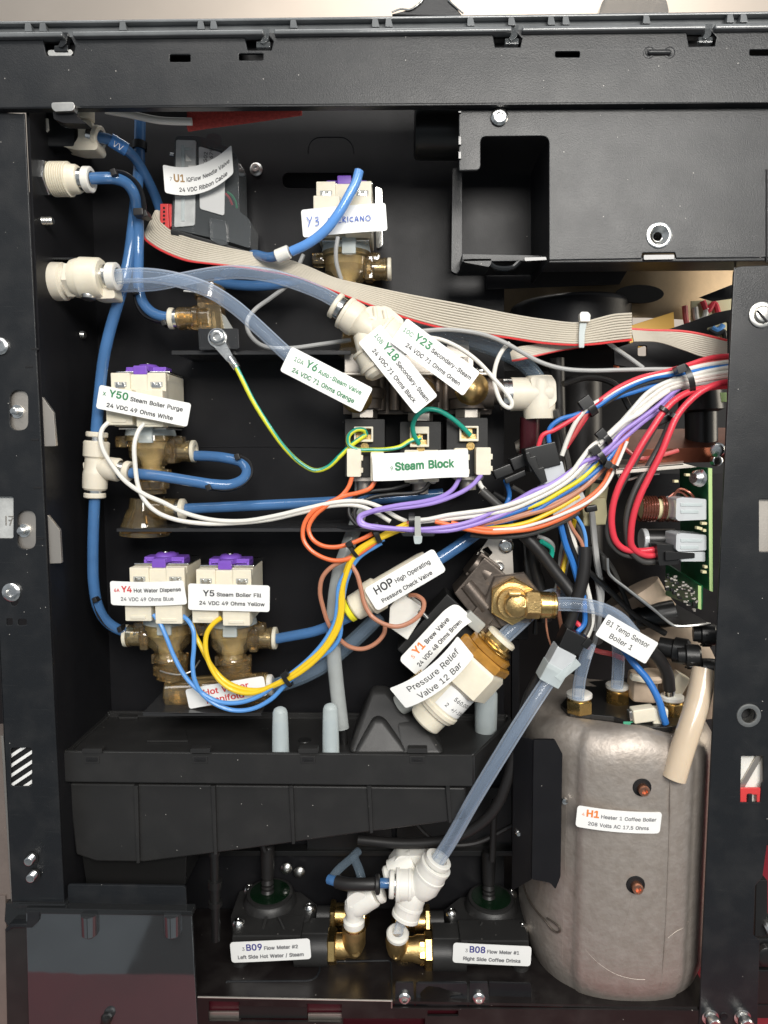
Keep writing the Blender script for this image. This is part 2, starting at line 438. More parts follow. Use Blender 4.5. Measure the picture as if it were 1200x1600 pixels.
# ---------------------------------------------------------------- lettering and stickers
# outlines of the printed characters: advance, loops of x, y in 1/500 em
GLYPH = {
 '#': (220, [[121,0,163,254,188,254,147,0],[5,70,9,96,200,96,196,70],[32,0,73,254,99,254,57,0],[20,158,24,184,215,184,211,158]]),
 '+': (227, [[99,17,99,182,128,182,128,17],[31,86,31,113,195,113,195,86]]),
 '-': (227, [[168,122,168,94,57,94,57,122]]),
 '.': (94, [[48,-2,39,-1,31,4,26,12,25,20,26,29,31,37,39,42,48,43,56,42,64,37,69,29,71,20,69,12,64,4,56,-1]]),
 '/': (125, [[117,266,36,-38,7,-38,89,266]]),
 '0': (227, [[113,-3,87,0,65,12,47,31,34,57,27,89,24,127,27,165,35,197,48,223,65,242,87,254,113,258,139,254,161,242,179,223,192,197,200,165,203,127,200,89,192,57,179,31,162,12,140,0],[113,25,131,28,145,37,157,52,165,72,170,97,172,127,170,157,165,182,157,203,145,218,131,227,113,230,96,227,82,218,70,203,62,182,56,157,55,127,56,97,62,72,70,52,82,37,96,28]]),
 '1': (227, [[38,0,38,27,195,27,195,0],[138,254,138,0,106,0,106,224,105,224,43,179,43,213,99,254]]),
 '2': (227, [[32,0,32,24,117,114,141,141,155,163,160,186,159,198,154,209,146,218,137,224,112,230,98,228,86,224,77,216,69,207,65,195,64,181,33,181,35,202,43,221,55,237,72,248,91,255,112,258,134,255,153,248,169,237,181,223,188,205,191,186,185,159,168,129,133,90,76,30,76,28,195,28,195,0]]),
 '3': (227, [[109,-3,87,-1,66,5,49,15,35,29,26,46,22,66,55,66,57,54,63,44,72,35,83,30,109,25,138,30,149,37,157,46,163,58,165,72,163,86,158,98,150,109,137,117,121,122,101,124,78,124,78,150,144,224,144,226,35,226,35,254,186,254,186,230,106,139,106,144,132,144,154,138,172,127,185,111,194,93,196,72,194,51,185,33,172,18,154,6,133,-1]]),
 '4': (227, [[20,53,20,79,123,254,155,254,54,83,54,81,207,81,207,53],[141,0,141,61,141,73,141,159,171,159,171,0]]),
 '5': (227, [[111,-3,89,-1,70,6,54,16,41,30,33,47,30,65,61,65,64,54,69,44,87,30,111,25,125,27,138,32,149,41,157,52,162,66,164,81,162,97,157,111,148,122,137,131,124,137,109,138,84,134,64,123,34,126,48,254,183,254,183,226,75,226,67,151,68,151,89,162,115,167,131,165,147,160,161,153,172,143,182,130,189,116,194,99,195,82,193,58,184,38,171,21,154,8,134,-1]]),
 '6': (227, [[113,-3,91,-1,71,7,55,20,42,37,34,58,32,81,34,100,40,119,69,170,126,254,161,254,75,131,73,131,83,144,98,153,117,157,139,155,158,147,173,136,185,120,192,101,194,79,192,56,184,36,171,20,155,7,135,-1],[113,24,127,26,139,31,149,40,157,51,162,64,164,79,162,94,157,107,149,118,139,126,127,131,113,133,99,131,87,126,77,118,69,107,64,94,62,79,64,64,69,51,77,40,87,31,99,26]]),
 '7': (227, [[48,0,162,224,162,226,31,226,31,254,195,254,195,224,82,0]]),
 '8': (227, [[113,-3,89,-1,68,6,50,17,37,31,29,48,26,68,28,83,33,98,40,110,51,121,63,128,76,132,76,133,59,141,46,154,38,171,35,190,38,209,45,225,57,239,73,249,92,256,113,258,134,256,153,249,169,239,181,225,188,209,191,190,188,171,180,154,167,141,150,133,150,132,164,128,176,121,186,110,194,98,199,83,200,68,198,48,189,31,176,17,158,6,137,-1],[113,25,129,26,142,30,153,37,161,46,167,57,168,69,167,83,161,94,153,104,141,111,128,116,113,118,98,116,85,111,73,104,65,94,59,83,58,69,59,57,64,46,73,37,84,30,97,26],[113,145,137,150,146,157,154,165,158,176,160,188,158,200,154,210,147,218,138,225,113,230,89,225,79,218,72,210,68,200,66,188,68,176,72,165,79,157,89,150]]),
 '9': (227, [[113,258,135,255,155,247,171,234,184,217,192,197,194,173,192,155,186,135,158,84,100,0,65,0,151,124,154,124,144,111,128,101,109,97,87,100,69,107,53,119,41,134,34,154,32,176,34,198,42,218,55,235,71,247,91,255],[113,230,99,228,87,223,77,215,69,204,64,191,63,176,64,161,69,148,77,137,87,129,99,123,113,122,127,123,139,129,149,137,157,147,162,160,164,175,162,190,157,204,150,215,139,223,127,228]]),
 'A': (240, [[8,0,101,254,138,254,231,0,198,0,144,151,132,186,116,239,123,239,106,185,95,151,43,0],[55,71,55,99,185,99,185,71]]),
 'B': (228, [[30,0,30,254,121,254,145,252,164,245,180,235,190,221,197,205,199,187,198,172,193,160,178,143,157,133,157,131,170,129,182,123,192,114,201,102,207,86,209,68,207,50,200,33,189,20,172,9,151,2,123,0],[62,29,122,29,148,31,165,40,175,53,178,68,176,81,171,92,163,102,153,109,140,114,124,115,62,115],[62,143,119,143,144,148,154,155,162,163,166,174,168,186,165,202,156,214,141,223,120,226,62,226]]),
 'C': (255, [[134,-3,103,1,75,12,52,32,35,58,24,90,20,127,24,165,35,197,52,223,75,242,103,254,134,258,170,252,186,245,201,236,214,224,224,209,232,193,236,174,204,174,195,197,179,214,158,224,134,228,111,225,92,216,75,202,62,182,54,157,52,127,54,97,63,72,75,53,92,38,112,29,134,26,158,30,179,40,195,57,204,80,236,80,232,62,224,45,214,31,201,19,187,9,170,2,153,-2]]),
 'D': (251, [[109,0,48,0,48,29,107,29,136,31,159,40,177,55,189,75,197,99,200,128,197,156,190,180,177,200,160,214,138,223,110,226,47,226,47,254,113,254,147,251,176,239,200,221,217,196,227,164,231,128,227,91,217,59,199,34,175,15,145,4],[62,254,62,0,30,0,30,254]]),
 'F': (205, [[30,0,30,254,185,254,185,226,62,226,62,139,173,139,173,111,62,111,62,0]]),
 'G': (260, [[134,-3,102,1,75,13,52,32,35,58,24,90,20,127,24,165,35,197,52,223,74,242,102,254,132,258,152,256,170,252,187,245,202,235,214,222,225,208,232,192,237,174,204,174,194,197,178,213,158,224,133,228,111,225,92,216,75,202,62,182,54,157,52,127,54,97,63,72,75,53,92,38,112,29,134,26,155,29,172,36,187,47,198,62,205,80,207,101,217,100,141,100,141,128,239,128,239,100,236,71,225,45,209,25,188,9,163,0]]),
 'H': (258, [[30,0,30,254,62,254,62,144,196,144,196,254,228,254,228,0,196,0,196,116,62,116,62,0]]),
 'L': (196, [[30,0,30,254,62,254,62,29,181,29,181,0]]),
 'M': (314, [[30,0,30,254,76,254,139,94,144,79,150,61,156,42,161,24,154,24,159,41,165,61,171,79,176,94,238,254,284,254,284,0,252,0,252,145,252,163,253,184,253,207,253,229,256,229,249,205,241,181,234,161,228,145,171,0,143,0,85,145,80,160,72,181,65,204,56,229,59,229,60,208,60,186,61,164,61,145,61,0]]),
 'N': (262, [[30,0,30,254,68,254,172,91,181,75,194,53,207,27,202,27,200,54,200,79,199,97,199,254,232,254,232,0,193,0,101,145,89,165,74,191,54,226,60,227,61,192,62,164,62,145,62,0]]),
 'O': (267, [[133,-3,103,1,75,12,52,32,35,58,24,90,20,127,24,165,35,197,52,223,75,242,103,254,133,258,164,254,192,242,215,223,232,197,243,165,247,127,243,90,232,58,215,32,192,12,164,1],[133,26,155,29,175,38,191,52,204,72,212,97,215,127,212,157,204,182,191,202,175,216,155,225,133,228,112,225,92,216,75,202,63,182,54,157,52,127,54,97,63,72,75,52,92,38,112,29]]),
 'P': (222, [[30,0,30,254,118,254,144,252,166,244,183,231,195,215,202,195,204,174,202,152,195,133,183,116,166,104,144,96,118,93,55,93,55,121,116,121,134,123,149,128,159,136,167,147,171,160,172,174,171,188,167,201,159,211,148,219,134,224,116,226,62,226,62,0]]),
 'Q': (267, [[123,80,156,80,185,42,192,32,234,-24,200,-24,173,13,166,23],[133,-3,103,1,75,12,52,32,35,58,24,90,20,127,24,165,35,197,52,223,75,242,103,254,133,258,164,254,192,242,215,223,232,197,243,165,247,127,243,90,232,58,215,32,192,12,164,1],[133,26,155,29,175,38,191,52,204,72,212,97,215,127,212,157,204,182,191,202,175,216,155,225,133,228,112,225,92,216,75,202,63,182,54,157,52,127,54,97,63,72,75,52,92,38,112,29]]),
 'R': (224, [[30,0,30,254,118,254,145,252,167,244,183,232,195,217,202,198,205,176,202,154,195,136,183,120,166,109,145,101,118,99,48,99,48,128,117,128,135,129,149,133,160,141,167,150,171,162,173,176,171,190,167,202,159,212,149,220,134,224,116,226,62,226,62,0],[177,0,115,115,151,115,214,0]]),
 'S': (223, [[112,-4,86,-2,64,5,46,15,32,30,23,48,19,68,52,68,55,55,62,44,71,35,83,29,112,25,128,26,143,30,155,37,165,46,171,57,173,70,171,81,166,89,148,102,122,111,92,120,64,130,43,145,30,163,26,186,29,206,37,224,51,238,69,249,90,256,114,258,137,256,158,249,175,238,189,224,197,208,200,189,169,189,163,206,151,219,134,227,112,229,97,228,84,224,73,218,64,209,59,199,58,188,60,176,65,167,85,154,106,147,132,140,156,132,179,119,197,99,202,85,204,69,201,50,193,32,180,17,162,5,139,-2]]),
 'T': (224, [[16,226,16,254,208,254,208,226,128,226,128,0,96,0,96,226]]),
 'U': (259, [[129,-4,101,-1,77,8,57,22,42,40,33,62,30,87,30,254,62,254,62,89,64,72,70,57,80,44,94,34,110,28,129,26,149,28,165,34,179,44,188,57,194,72,196,89,196,254,229,254,229,87,226,62,216,40,201,22,182,8,157,-1]]),
 'V': (240, [[102,0,8,254,42,254,96,103,108,69,124,15,117,15,133,69,145,103,197,254,231,254,139,0]]),
 'W': (343, [[78,0,8,254,41,254,82,98,88,73,93,47,98,20,95,20,100,47,106,73,112,98,153,254,190,254,231,98,237,73,243,47,249,20,244,20,249,47,255,73,261,98,302,254,335,254,265,0,228,0,184,161,176,196,168,237,175,237,167,197,159,161,115,0]]),
 'Y': (236, [[102,0,102,104,8,254,46,254,96,172,111,146,125,115,112,115,126,146,140,172,191,254,228,254,134,104,134,0]]),
 'a': (195, [[80,-4,63,-3,47,2,34,11,24,22,17,37,15,54,17,69,22,80,29,90,39,97,63,105,89,110,117,113,133,117,136,121,138,127,138,128,133,148,120,161,98,165,75,161,59,150,50,137,20,146,29,161,39,173,52,182,66,188,97,192,119,190,143,180,153,172,161,160,167,145,168,126,168,0,138,0,138,26,136,26,126,12,108,1],[85,23,101,24,114,29,124,37,132,47,136,57,138,69,138,95,130,91,116,88,100,86,88,84,67,79,52,70,47,62,46,52,51,36,65,26]]),
 'b': (212, [[115,-4,99,-3,86,2,69,16,59,29,56,29,56,0,26,0,26,254,57,254,57,160,59,160,69,173,86,186,98,191,115,192,137,189,156,180,173,166,185,146,193,122,195,94,193,66,185,42,173,23,157,8,137,-1],[110,23,126,26,140,33,150,44,158,58,163,75,164,95,163,114,158,131,150,145,140,156,126,163,110,165,94,163,81,156,70,145,62,131,58,114,56,95,58,75,63,58,70,43,81,32,94,26]]),
 'c': (198, [[104,-4,79,-1,58,8,41,23,28,43,20,66,17,94,20,122,28,146,41,165,58,180,79,189,104,192,130,189,153,178,170,161,181,138,151,131,145,145,135,155,121,162,104,165,86,162,73,155,62,144,54,129,50,112,48,94,50,75,54,59,62,44,73,33,86,26,104,23,121,26,135,33,146,44,152,59,181,51,171,28,153,11,130,0]]),
 'd': (212, [[98,-4,75,-1,56,8,40,23,27,42,20,66,17,94,20,122,27,146,40,166,56,180,75,189,98,192,114,191,126,186,144,173,153,160,155,160,155,254,186,254,186,0,156,0,156,29,153,29,143,16,126,2,114,-3],[102,23,118,26,132,32,142,43,150,58,154,75,156,95,154,114,150,131,142,145,132,156,118,163,102,165,86,163,72,156,62,145,54,131,50,114,48,95,50,75,54,58,62,44,73,33,86,26]]),
 'e': (202, [[106,-4,80,-1,58,8,41,23,28,42,20,66,17,93,20,121,28,145,40,165,58,180,78,189,103,192,133,187,147,180,160,170,170,157,179,141,184,121,186,97,186,85,37,85,37,110,169,110,155,101,153,119,149,134,141,147,131,157,118,163,103,165,87,163,73,157,62,147,54,135,50,121,48,105,48,89,50,69,55,53,64,40,76,31,90,25,106,23,127,26,143,36,153,53,182,45,177,32,168,20,156,10,141,2,125,-3]]),
 'f': (127, [[114,190,114,164,3,164,3,190],[40,0,40,216,42,231,48,243,57,252,68,259,94,265,111,263,121,260,114,234,107,236,97,237,85,235,77,230,72,221,71,209,71,0]]),
 'g': (213, [[103,-75,84,-74,67,-70,41,-55,25,-35,51,-20,61,-33,77,-44,103,-49,124,-46,141,-38,152,-23,156,-3,156,34,153,34,143,21,126,8,114,4,97,2,76,5,56,13,40,27,28,45,20,68,17,96,20,123,27,147,40,166,56,180,76,189,98,192,114,191,127,186,144,173,154,159,157,159,157,190,186,190,186,-4,183,-27,175,-45,162,-59,145,-68,125,-73],[102,30,118,32,132,38,142,47,150,61,155,77,156,96,155,115,150,132,142,146,132,156,119,163,102,165,86,163,73,156,62,145,54,131,50,115,48,96,50,78,54,61,62,48,73,38,86,32]]),
 'h': (205, [[57,113,57,0,26,0,26,254,57,254,57,144,51,144,62,166,76,181,94,189,114,192,132,190,148,184,161,174,170,160,177,142,179,120,179,0,148,0,148,118,145,137,136,152,123,161,105,165,92,163,80,159,71,151,63,141,58,129]]),
 'i': (83, [[26,0,26,190,57,190,57,0],[42,221,34,223,27,227,22,234,21,242,22,249,27,256,34,260,42,262,50,260,57,256,62,249,63,242,62,234,57,227,50,223]]),
 'k': (190, [[55,68,55,106,60,106,142,190,180,190,92,100,89,100],[26,0,26,254,57,254,57,0],[147,0,74,93,96,114,186,0]]),
 'l': (95, [[70,-1,50,2,37,10,29,24,26,42,26,254,57,254,57,49,60,31,65,27,73,26,80,26,85,27,90,1,81,0]]),
 'm': (305, [[26,0,26,190,56,190,56,148,54,148,59,162,66,173,86,188,110,193,129,190,144,180,154,166,160,147,156,147,161,160,169,172,190,187,218,193,234,191,249,186,261,177,270,164,276,148,278,128,278,0,248,0,248,127,245,145,236,156,224,163,209,165,197,164,187,160,173,145,168,124,168,0,137,0,137,130,134,144,126,156,115,163,100,165,79,160,70,154,63,145,58,133,57,119,57,0]]),
 'n': (205, [[57,113,57,0,26,0,26,190,56,190,56,144,51,144,62,166,76,181,94,189,114,192,132,190,147,184,160,174,170,160,176,142,179,120,179,0,148,0,148,118,145,137,136,152,123,161,105,165,92,163,80,159,71,151,63,141,58,129]]),
 'o': (208, [[104,-4,79,-1,58,8,41,23,28,43,20,66,17,94,20,122,28,146,41,165,58,180,79,189,104,192,128,189,149,180,167,165,180,146,188,122,191,94,188,66,180,43,167,23,149,8,128,-1],[104,23,121,26,135,33,146,44,154,59,158,75,160,94,158,112,154,129,146,144,135,155,121,162,104,165,86,162,73,155,62,144,54,129,50,112,48,94,50,75,54,59,62,44,73,33,86,26]]),
 'p': (212, [[26,-71,26,190,56,190,56,160,59,160,69,173,86,186,98,191,115,192,137,189,156,180,173,166,185,146,193,122,195,94,193,66,185,42,173,23,157,8,137,-1,115,-4,99,-3,86,2,69,16,59,29,57,29,57,-71],[110,23,126,26,140,33,150,44,158,58,163,75,164,95,163,114,158,131,150,145,140,156,126,163,110,165,94,163,81,156,70,145,62,131,58,114,56,95,58,75,63,58,70,43,81,32,94,26]]),
 'r': (130, [[26,0,26,190,56,190,56,160,58,160,65,173,76,184,90,190,107,192,115,192,122,192,122,161,115,162,103,163,91,161,80,157,70,151,63,142,58,131,57,118,57,0]]),
 's': (182, [[91,-4,72,-3,56,2,42,9,31,19,23,32,18,47,47,53,53,40,62,30,75,25,91,23,108,25,122,31,131,40,134,51,132,60,127,68,118,74,106,78,75,85,52,93,36,104,27,119,23,137,26,152,33,166,43,177,58,185,74,190,94,192,112,191,127,186,140,179,149,170,162,145,134,139,129,149,121,158,110,164,94,166,78,164,65,158,57,150,54,139,56,129,62,122,86,111,115,105,137,97,153,86,162,71,166,53,163,37,156,24,145,12,130,3,112,-2]]),
 't': (114, [[102,190,102,164,3,164,3,190],[32,236,63,236,63,49,64,38,68,31,75,26,85,25,93,26,101,27,107,1,96,-1,84,-2,62,1,46,11,36,26,32,46]]),
 'u': (205, [[91,-3,73,-1,57,5,44,15,35,29,28,47,26,69,26,190,57,190,57,72,60,52,68,37,82,28,100,25,113,27,125,31,134,38,142,48,146,61,148,76,148,190,179,190,179,0,149,0,149,46,154,46,143,23,129,8,111,0]]),
 'v': (195, [[81,0,9,190,42,190,83,78,93,43,103,10,92,10,101,43,112,78,152,190,186,190,113,0]]),
 'w': (284, [[69,0,11,190,44,190,67,107,77,68,88,21,82,21,93,67,103,107,126,190,158,190,181,107,191,68,201,21,196,21,206,68,217,107,240,190,272,190,215,0,184,0,159,86,152,112,145,140,138,169,145,169,138,140,131,112,124,86,99,0]]),
 'x': (189, [[10,0,86,109,86,86,14,190,50,190,74,153,90,127,104,103,88,103,101,127,117,153,141,190,176,190,104,84,104,107,179,0,143,0,115,43,100,68,86,91,102,91,89,68,74,43,46,0]]),
 'y': (195, [[24,-69,31,-43,36,-44,52,-44,65,-37,75,-18,81,-1,9,190,42,190,83,78,93,43,103,10,92,10,101,43,112,78,153,190,186,190,102,-29,88,-54,70,-68,46,-73,32,-72]]),
}
from mathutils.geometry import delaunay_2d_cdt
_tc = {}
def text_geo(txt, bold=0.0):
    """flat print: (points, faces, width) at a size of 1 em"""
    key = (txt, bold)
    if key in _tc: return _tc[key]
    x = 0.0; vs = []; fs = []
    for ch in txt:
        if ch not in GLYPH: x += 0.26; continue
        adv, loops = GLYPH[ch]; LL = []
        for lp in loops:
            pts = []
            for i in range(0, len(lp), 2):
                q = Vector((lp[i] / 500, lp[i+1] / 500))
                if not pts or (q - pts[-1]).length > 0.009: pts.append(q)
            if (pts[0] - pts[-1]).length < 0.009: pts.pop()
            o = []
            for i, q in enumerate(pts):
                d1, d2 = (q - pts[i-1]).normalized(), (pts[(i+1) % len(pts)] - q).normalized()
                t = d1 + d2
                t = t.normalized() if t.length > 0.3 else d1
                o.append(q + Vector((-t.y, t.x)) * bold)
            LL.append(o)
        pv = [v for l in LL for v in l]; ed = []; n = 0
        for l in LL:
            ed += [(n + i, n + (i + 1) % len(l)) for i in range(len(l))]; n += len(l)
        ov, oe, of = delaunay_2d_cdt(pv, ed, [], 0, 1e-5)[:3]
        n0 = len(vs); vs += [(v.x + x, v.y, 0.0) for v in ov]
        for f in of:
            cx = sum(ov[i].x for i in f) / len(f); cy = sum(ov[i].y for i in f) / len(f); wn = 0
            for l in LL:
                for i in range(len(l)):
                    p_, q_ = l[i-1], l[i]
                    if (p_.y <= cy) != (q_.y <= cy):
                        xx = p_.x + (cy - p_.y) / (q_.y - p_.y) * (q_.x - p_.x)
                        if xx > cx: wn += 1 if q_.y > p_.y else -1
            if wn != 0: fs.append(tuple(n0 + i for i in f))
        x += adv / 500
    x0 = min(v[0] for v in vs); x1 = max(v[0] for v in vs)
    g = ([(v[0] - x0, v[1], v[2]) for v in vs], fs, x1 - x0)
    _tc[key] = g
    return g

def sticker(T, cx, cy, d, w_, h_, rot, lines, bend=None, rad=4.0, name='label_sticker', paper='paper', tilt=0.0, parent=None, label=None):
    """paper label; lines = [(v, [(text, size, ink, bold)], width or None, u shift)]; bend(u, v) -> (du, toward viewer, dv) px"""
    c = P(cx, cy, d); k = K(cx, cy, d)
    ex = Vector((math.cos(R(rot)), 0, math.sin(R(rot)))); ez = Vector((-math.sin(R(rot)), 0, math.cos(R(rot))))
    if tilt: ex = (ex + Vector((0, math.tan(R(tilt)), 0)))
    def S(u, v, off=0.0):
        du, dy, dv = bend(u, v) if bend else (0, 0, 0)
        return c + ex * ((u + du) * k) + ez * ((v + dv) * k) + Vector((0, -(dy + off) * k, 0))
    m = MB(); us = []
    for i in range(5): us.append(-w_/2 + rad * (1 - math.cos(i/4*math.pi/2)))
    N = 18
    us += [-w_/2 + rad + (w_ - 2*rad) * i / N for i in range(1, N)]
    for i in range(5): us.append(w_/2 - rad * (1 - math.cos((4-i)/4*math.pi/2)))
    def ve(u):
        e = w_/2 - abs(u)
        if e >= rad: return h_/2
        return h_/2 - (rad - math.sqrt(max(0, rad*rad - (rad - e)**2)))
    vs = []; 
    for off in (0.0, -0.8):
        for u in us:
            q = ve(u)
            for t in (-1, -0.34, 0.34, 1): vs.append(S(u, q * t, off))
    n = len(us); fs = []
    A = lambda s_, i, j: s_ * n * 4 + i * 4 + j
    for i in range(n - 1):
        for j in range(3):
            fs.append((A(0,i,j), A(0,i+1,j), A(0,i+1,j+1), A(0,i,j+1)))
            fs.append((A(1,i,j), A(1,i,j+1), A(1,i+1,j+1), A(1,i+1,j)))
        fs.append((A(0,i,0), A(1,i,0), A(1,i+1,0), A(0,i+1,0)))
        fs.append((A(0,i,3), A(0,i+1,3), A(1,i+1,3), A(1,i,3)))
    for j in range(3):
        fs.append((A(0,0,j), A(0,0,j+1), A(1,0,j+1), A(1,0,j)))
        fs.append((A(0,n-1,j), A(1,n-1,j), A(1,n-1,j+1), A(0,n-1,j+1)))
    m.faces(vs, fs)
    st = T.add(name, m, paper, parent, label=label)
    inks = {}
    lines = [(v, [(t, sz * 1.2, ink, b) for t, sz, ink, b in runs], wd, sh) for v, runs, wd, sh in [(list(l) + [None, 0])[:4] for l in lines]]
    for ln in lines:
        v, runs, width, shift = ln
        gs = [text_geo(t, 0.008 + b * 1.3) for t, sz, ink, b in runs]
        gap = 0.28
        tot = sum(g[2] * r[1] for g, r in zip(gs, runs)) + sum(gap * min(runs[i][1], runs[i+1][1]) for i in range(len(runs)-1))
        fx = (width / tot) if width else 1.0
        u = -tot * fx / 2 + shift
        for i, (g, (t, sz, ink, b)) in enumerate(zip(gs, runs)):
            mm = inks.setdefault(ink, MB())
            vv = []
            for x, y, zz in g[0]:
                vv.append(S(u + x * sz * fx, v + y * sz, 0.35 + zz))
            mm.faces(vv, g[1])
            u += g[2] * sz * fx
            if i < len(runs) - 1: u += gap * min(sz, runs[i+1][1]) * fx
    for ink, mm in inks.items():
        # lettering is flat print, kept under its sticker (or under the part that carries it)
        holder = st if (parent is None) else parent
        T.add('lettering', mm, ink, holder)
    return st

# ---------------------------------------------------------------- small hardware
def screw_mb(px, py, d, r, h=5, washer=0.0, slot=False):
    m = MB(); A = (px, py, d); B = (px, py, d - 50)
    pr = []
    if washer: pr += [(0, washer), (1.6, washer)]
    pr += [(1.6 if washer else 0, r), (h * 0.6, r), (h * 0.92, r * 0.82), (h, r * 0.62), (h, r * 0.46), (h * 0.45, r * 0.36), (h * 0.45, 0)]
    m.lathe(A, B, pr, 18)
    for a in ((0,) if slot else (0, 60, 120)):
        pass
    return m
def stud_mb(px, py, d, dx, dy, r, n=6):
    """threaded stud pointing from (px, py, d) along (dx, dy) px toward the viewer"""
    m = MB(); pr = [(0, r)]
    for i in range(n):
        pr += [(i * 3 + 1, r), (i * 3 + 2, r * 0.86), (i * 3 + 3, r)]
    pr += [(n * 3 + 1, r * 0.7)]
    m.lathe((px, py, d), (px + dx, py + dy, d - 30), pr, 14)
    return m
def hexnut(m, A, B, r, L, ph=0.0, ch=1.2):
    m.lathe(A, B, [(0, r - ch), (ch, r), (L - ch, r), (L, r - ch)], 6, ph)
def collar(T, A, B, r, metal='zinc', ring='cream', parent=None, s0=0.0, gap=7.0, lip=7.0, ring_r=None):
    """push-fit end: steel collar, then plastic release ring, from A toward B (px)"""
    q = ring_r or r * 1.03
    m = MB(); m.lathe(A, B, [(s0, r * 0.90), (s0 + gap, r * 0.90)], 24); a = T.add('steel_collar', m, metal, parent)
    m = MB(); m.lathe(A, B, [(s0 + gap, q * 0.93), (s0 + gap + 1.3, q), (s0 + gap + lip - 1.3, q), (s0 + gap + lip, q * 0.92),
                             (s0 + gap + lip, q * 0.66), (s0 + gap + 2, q * 0.62)], 24)
    b = T.add('release_ring', m, ring, parent)
    return a, b
def tie(name_pts, label, mt='wire_black', r=6.0, group='black cable ties on the wires', head=True):
    """zip tie round a bundle: (px, py, d, bundle direction deg, half width px)"""
    px, py, d, ang, hw = name_pts
    T = Thing('cable_tie', label, 'cable tie', (px, py, d), group)
    k = K(px, py, d); c = P(px, py, d)
    t = Vector((math.cos(R(ang)), 0, math.sin(R(ang)))); n = Vector((-math.sin(R(ang)), 0, math.cos(R(ang)))); y = Vector((0, -1, 0))
    m = MB(); N = 20; w_ = r * 0.5; rings = []
    for i in range(N):
        a = 2 * math.pi * i / N
        base = c + (n * math.cos(a) * hw + y * math.sin(a) * hw * 0.75) * k
        out = (n * math.cos(a) + y * math.sin(a)).normalized() * (1.3 * k)
        rings.append([m.bm.verts.new(base - t * w_ * k), m.bm.verts.new(base + t * w_ * k), m.bm.verts.new(base + t * w_ * k + out), m.bm.verts.new(base - t * w_ * k + out)])
    for i in range(N):
        a, b = rings[i], rings[(i + 1) % N]
        for q in range(4):
            m.bm.faces.new((a[q], a[(q+1) % 4], b[(q+1) % 4], b[q]))
    T.add('strap', m, mt)
    if head:
        m = MB(); m.obox(px + math.cos(R(ang-90)) * hw * 0.75, py - math.sin(R(ang-90)) * hw * 0.75, r * 1.7, r * 1.4, d - hw * 0.8 - 5, d - hw * 0.3, ang, 0.8)
        T.add('lock_head', m, mt)
    return T
def wire_thing(name, label, pts, r, mt, group=None, cat='wire', n=8, sub=7):
    m = MB(); m.tube(pts, r, n, sub)
    return solo(name, label, cat, m, mt, pts[0], group)
# ================================================================ the room and the bench
ZB = P(600, 1640, 0).z
def structure(name, verts, faces, mt):
    m = MB(); m.faces([Vector(v) for v in verts], faces)
    o = solo(name, None, None, m, mt, Vector((0, 0, 0)), kind='structure'); return o
structure('floor', [(-4, -5, -1.35), (4, -5, -1.35), (4, 2.2, -1.35), (-4, 2.2, -1.35)], [(0, 1, 2, 3)], 'floor_grey')
structure('back_wall', [(-4, 2.2, -1.35), (4, 2.2, -1.35), (4, 2.2, 3.2), (-4, 2.2, 3.2)], [(0, 1, 2, 3)], 'wall_paint')
structure('dark_reflection_sheet', [(-0.74, -1.75, -1.345), (-0.40, -1.85, -1.345), (-0.44, -1.02, -1.345), (-0.70, -1.10, -1.345)], [(0, 1, 2, 3)], 'hose_black')  # unseen dark sheet added to darken the glossy panel's reflection
m = MB(); m.loft([Vector((-0.9, -0.075, ZB)), Vector((0.9, -0.075, ZB)), Vector((0.9, 0.75, ZB)), Vector((-0.9, 0.75, ZB))],
                 [Vector((-0.9, -0.075, ZB - 0.04)), Vector((0.9, -0.075, ZB - 0.04)), Vector((0.9, 0.75, ZB - 0.04)), Vector((-0.9, 0.75, ZB - 0.04))], 0.003)
solo('bench', 'dark red bench top under the open machine', 'bench', m, 'red_mat', Vector((0, 0.3, ZB - 0.04)))

# ================================================================ the machine frame
FR = Thing('machine_frame', 'black powder coated sheet metal frame of the open machine with posts and top beam', 'machine frame', (600, 1640, 110))
# ---- top beam
m = MB()
out = [(-60, 58), (66, 57), (72, 86), (114, 86), (117, 72), (110, 56.5), (381, 51), (387, 78), (424, 78), (427, 64), (415, 50.5),
       (769, 46), (774, 73), (813, 73), (816, 60), (803, 45.5), (1072, 44), (1077, 72), (1117, 71), (1120, 58), (1108, 43.6), (1260, 42), (1260, 160), (800, 161), (400, 163.5), (-60, 169)]
holes = [rr(265, 85, 297, 96, 2), rr(373, 83.5, 411, 93.5, 2), rr(868, 80, 906, 88.5, 2), rr(1172, 77, 1215, 86, 2)]
plate_into(m, out, holes, -12, -7, 1.6)
m.poly([(-60, 166), (1260, 156.5), (1260, 160.5), (-60, 170)], -11, 3, 1.2)
FR.add('top_beam', m, 'powder_black')
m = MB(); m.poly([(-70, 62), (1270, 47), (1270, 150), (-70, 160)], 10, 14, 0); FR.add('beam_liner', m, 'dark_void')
# pressed bridge in the beam
m = MB()
for cx in (1014, 1046):
    m.lathe((cx, 82, -12), (cx, 82, -40), [(0, 9), (0.8, 7.5), (0.5, 5.5), (-1.5, 0)], 20)
m.lathe((1012, 82, -12.5), (1048, 82, -12.5), [(0, 2.5), (3, 4.2), (33, 4.2), (36, 2.5)], 14)
FR.add('pressed_bridge', m, 'powder_black')
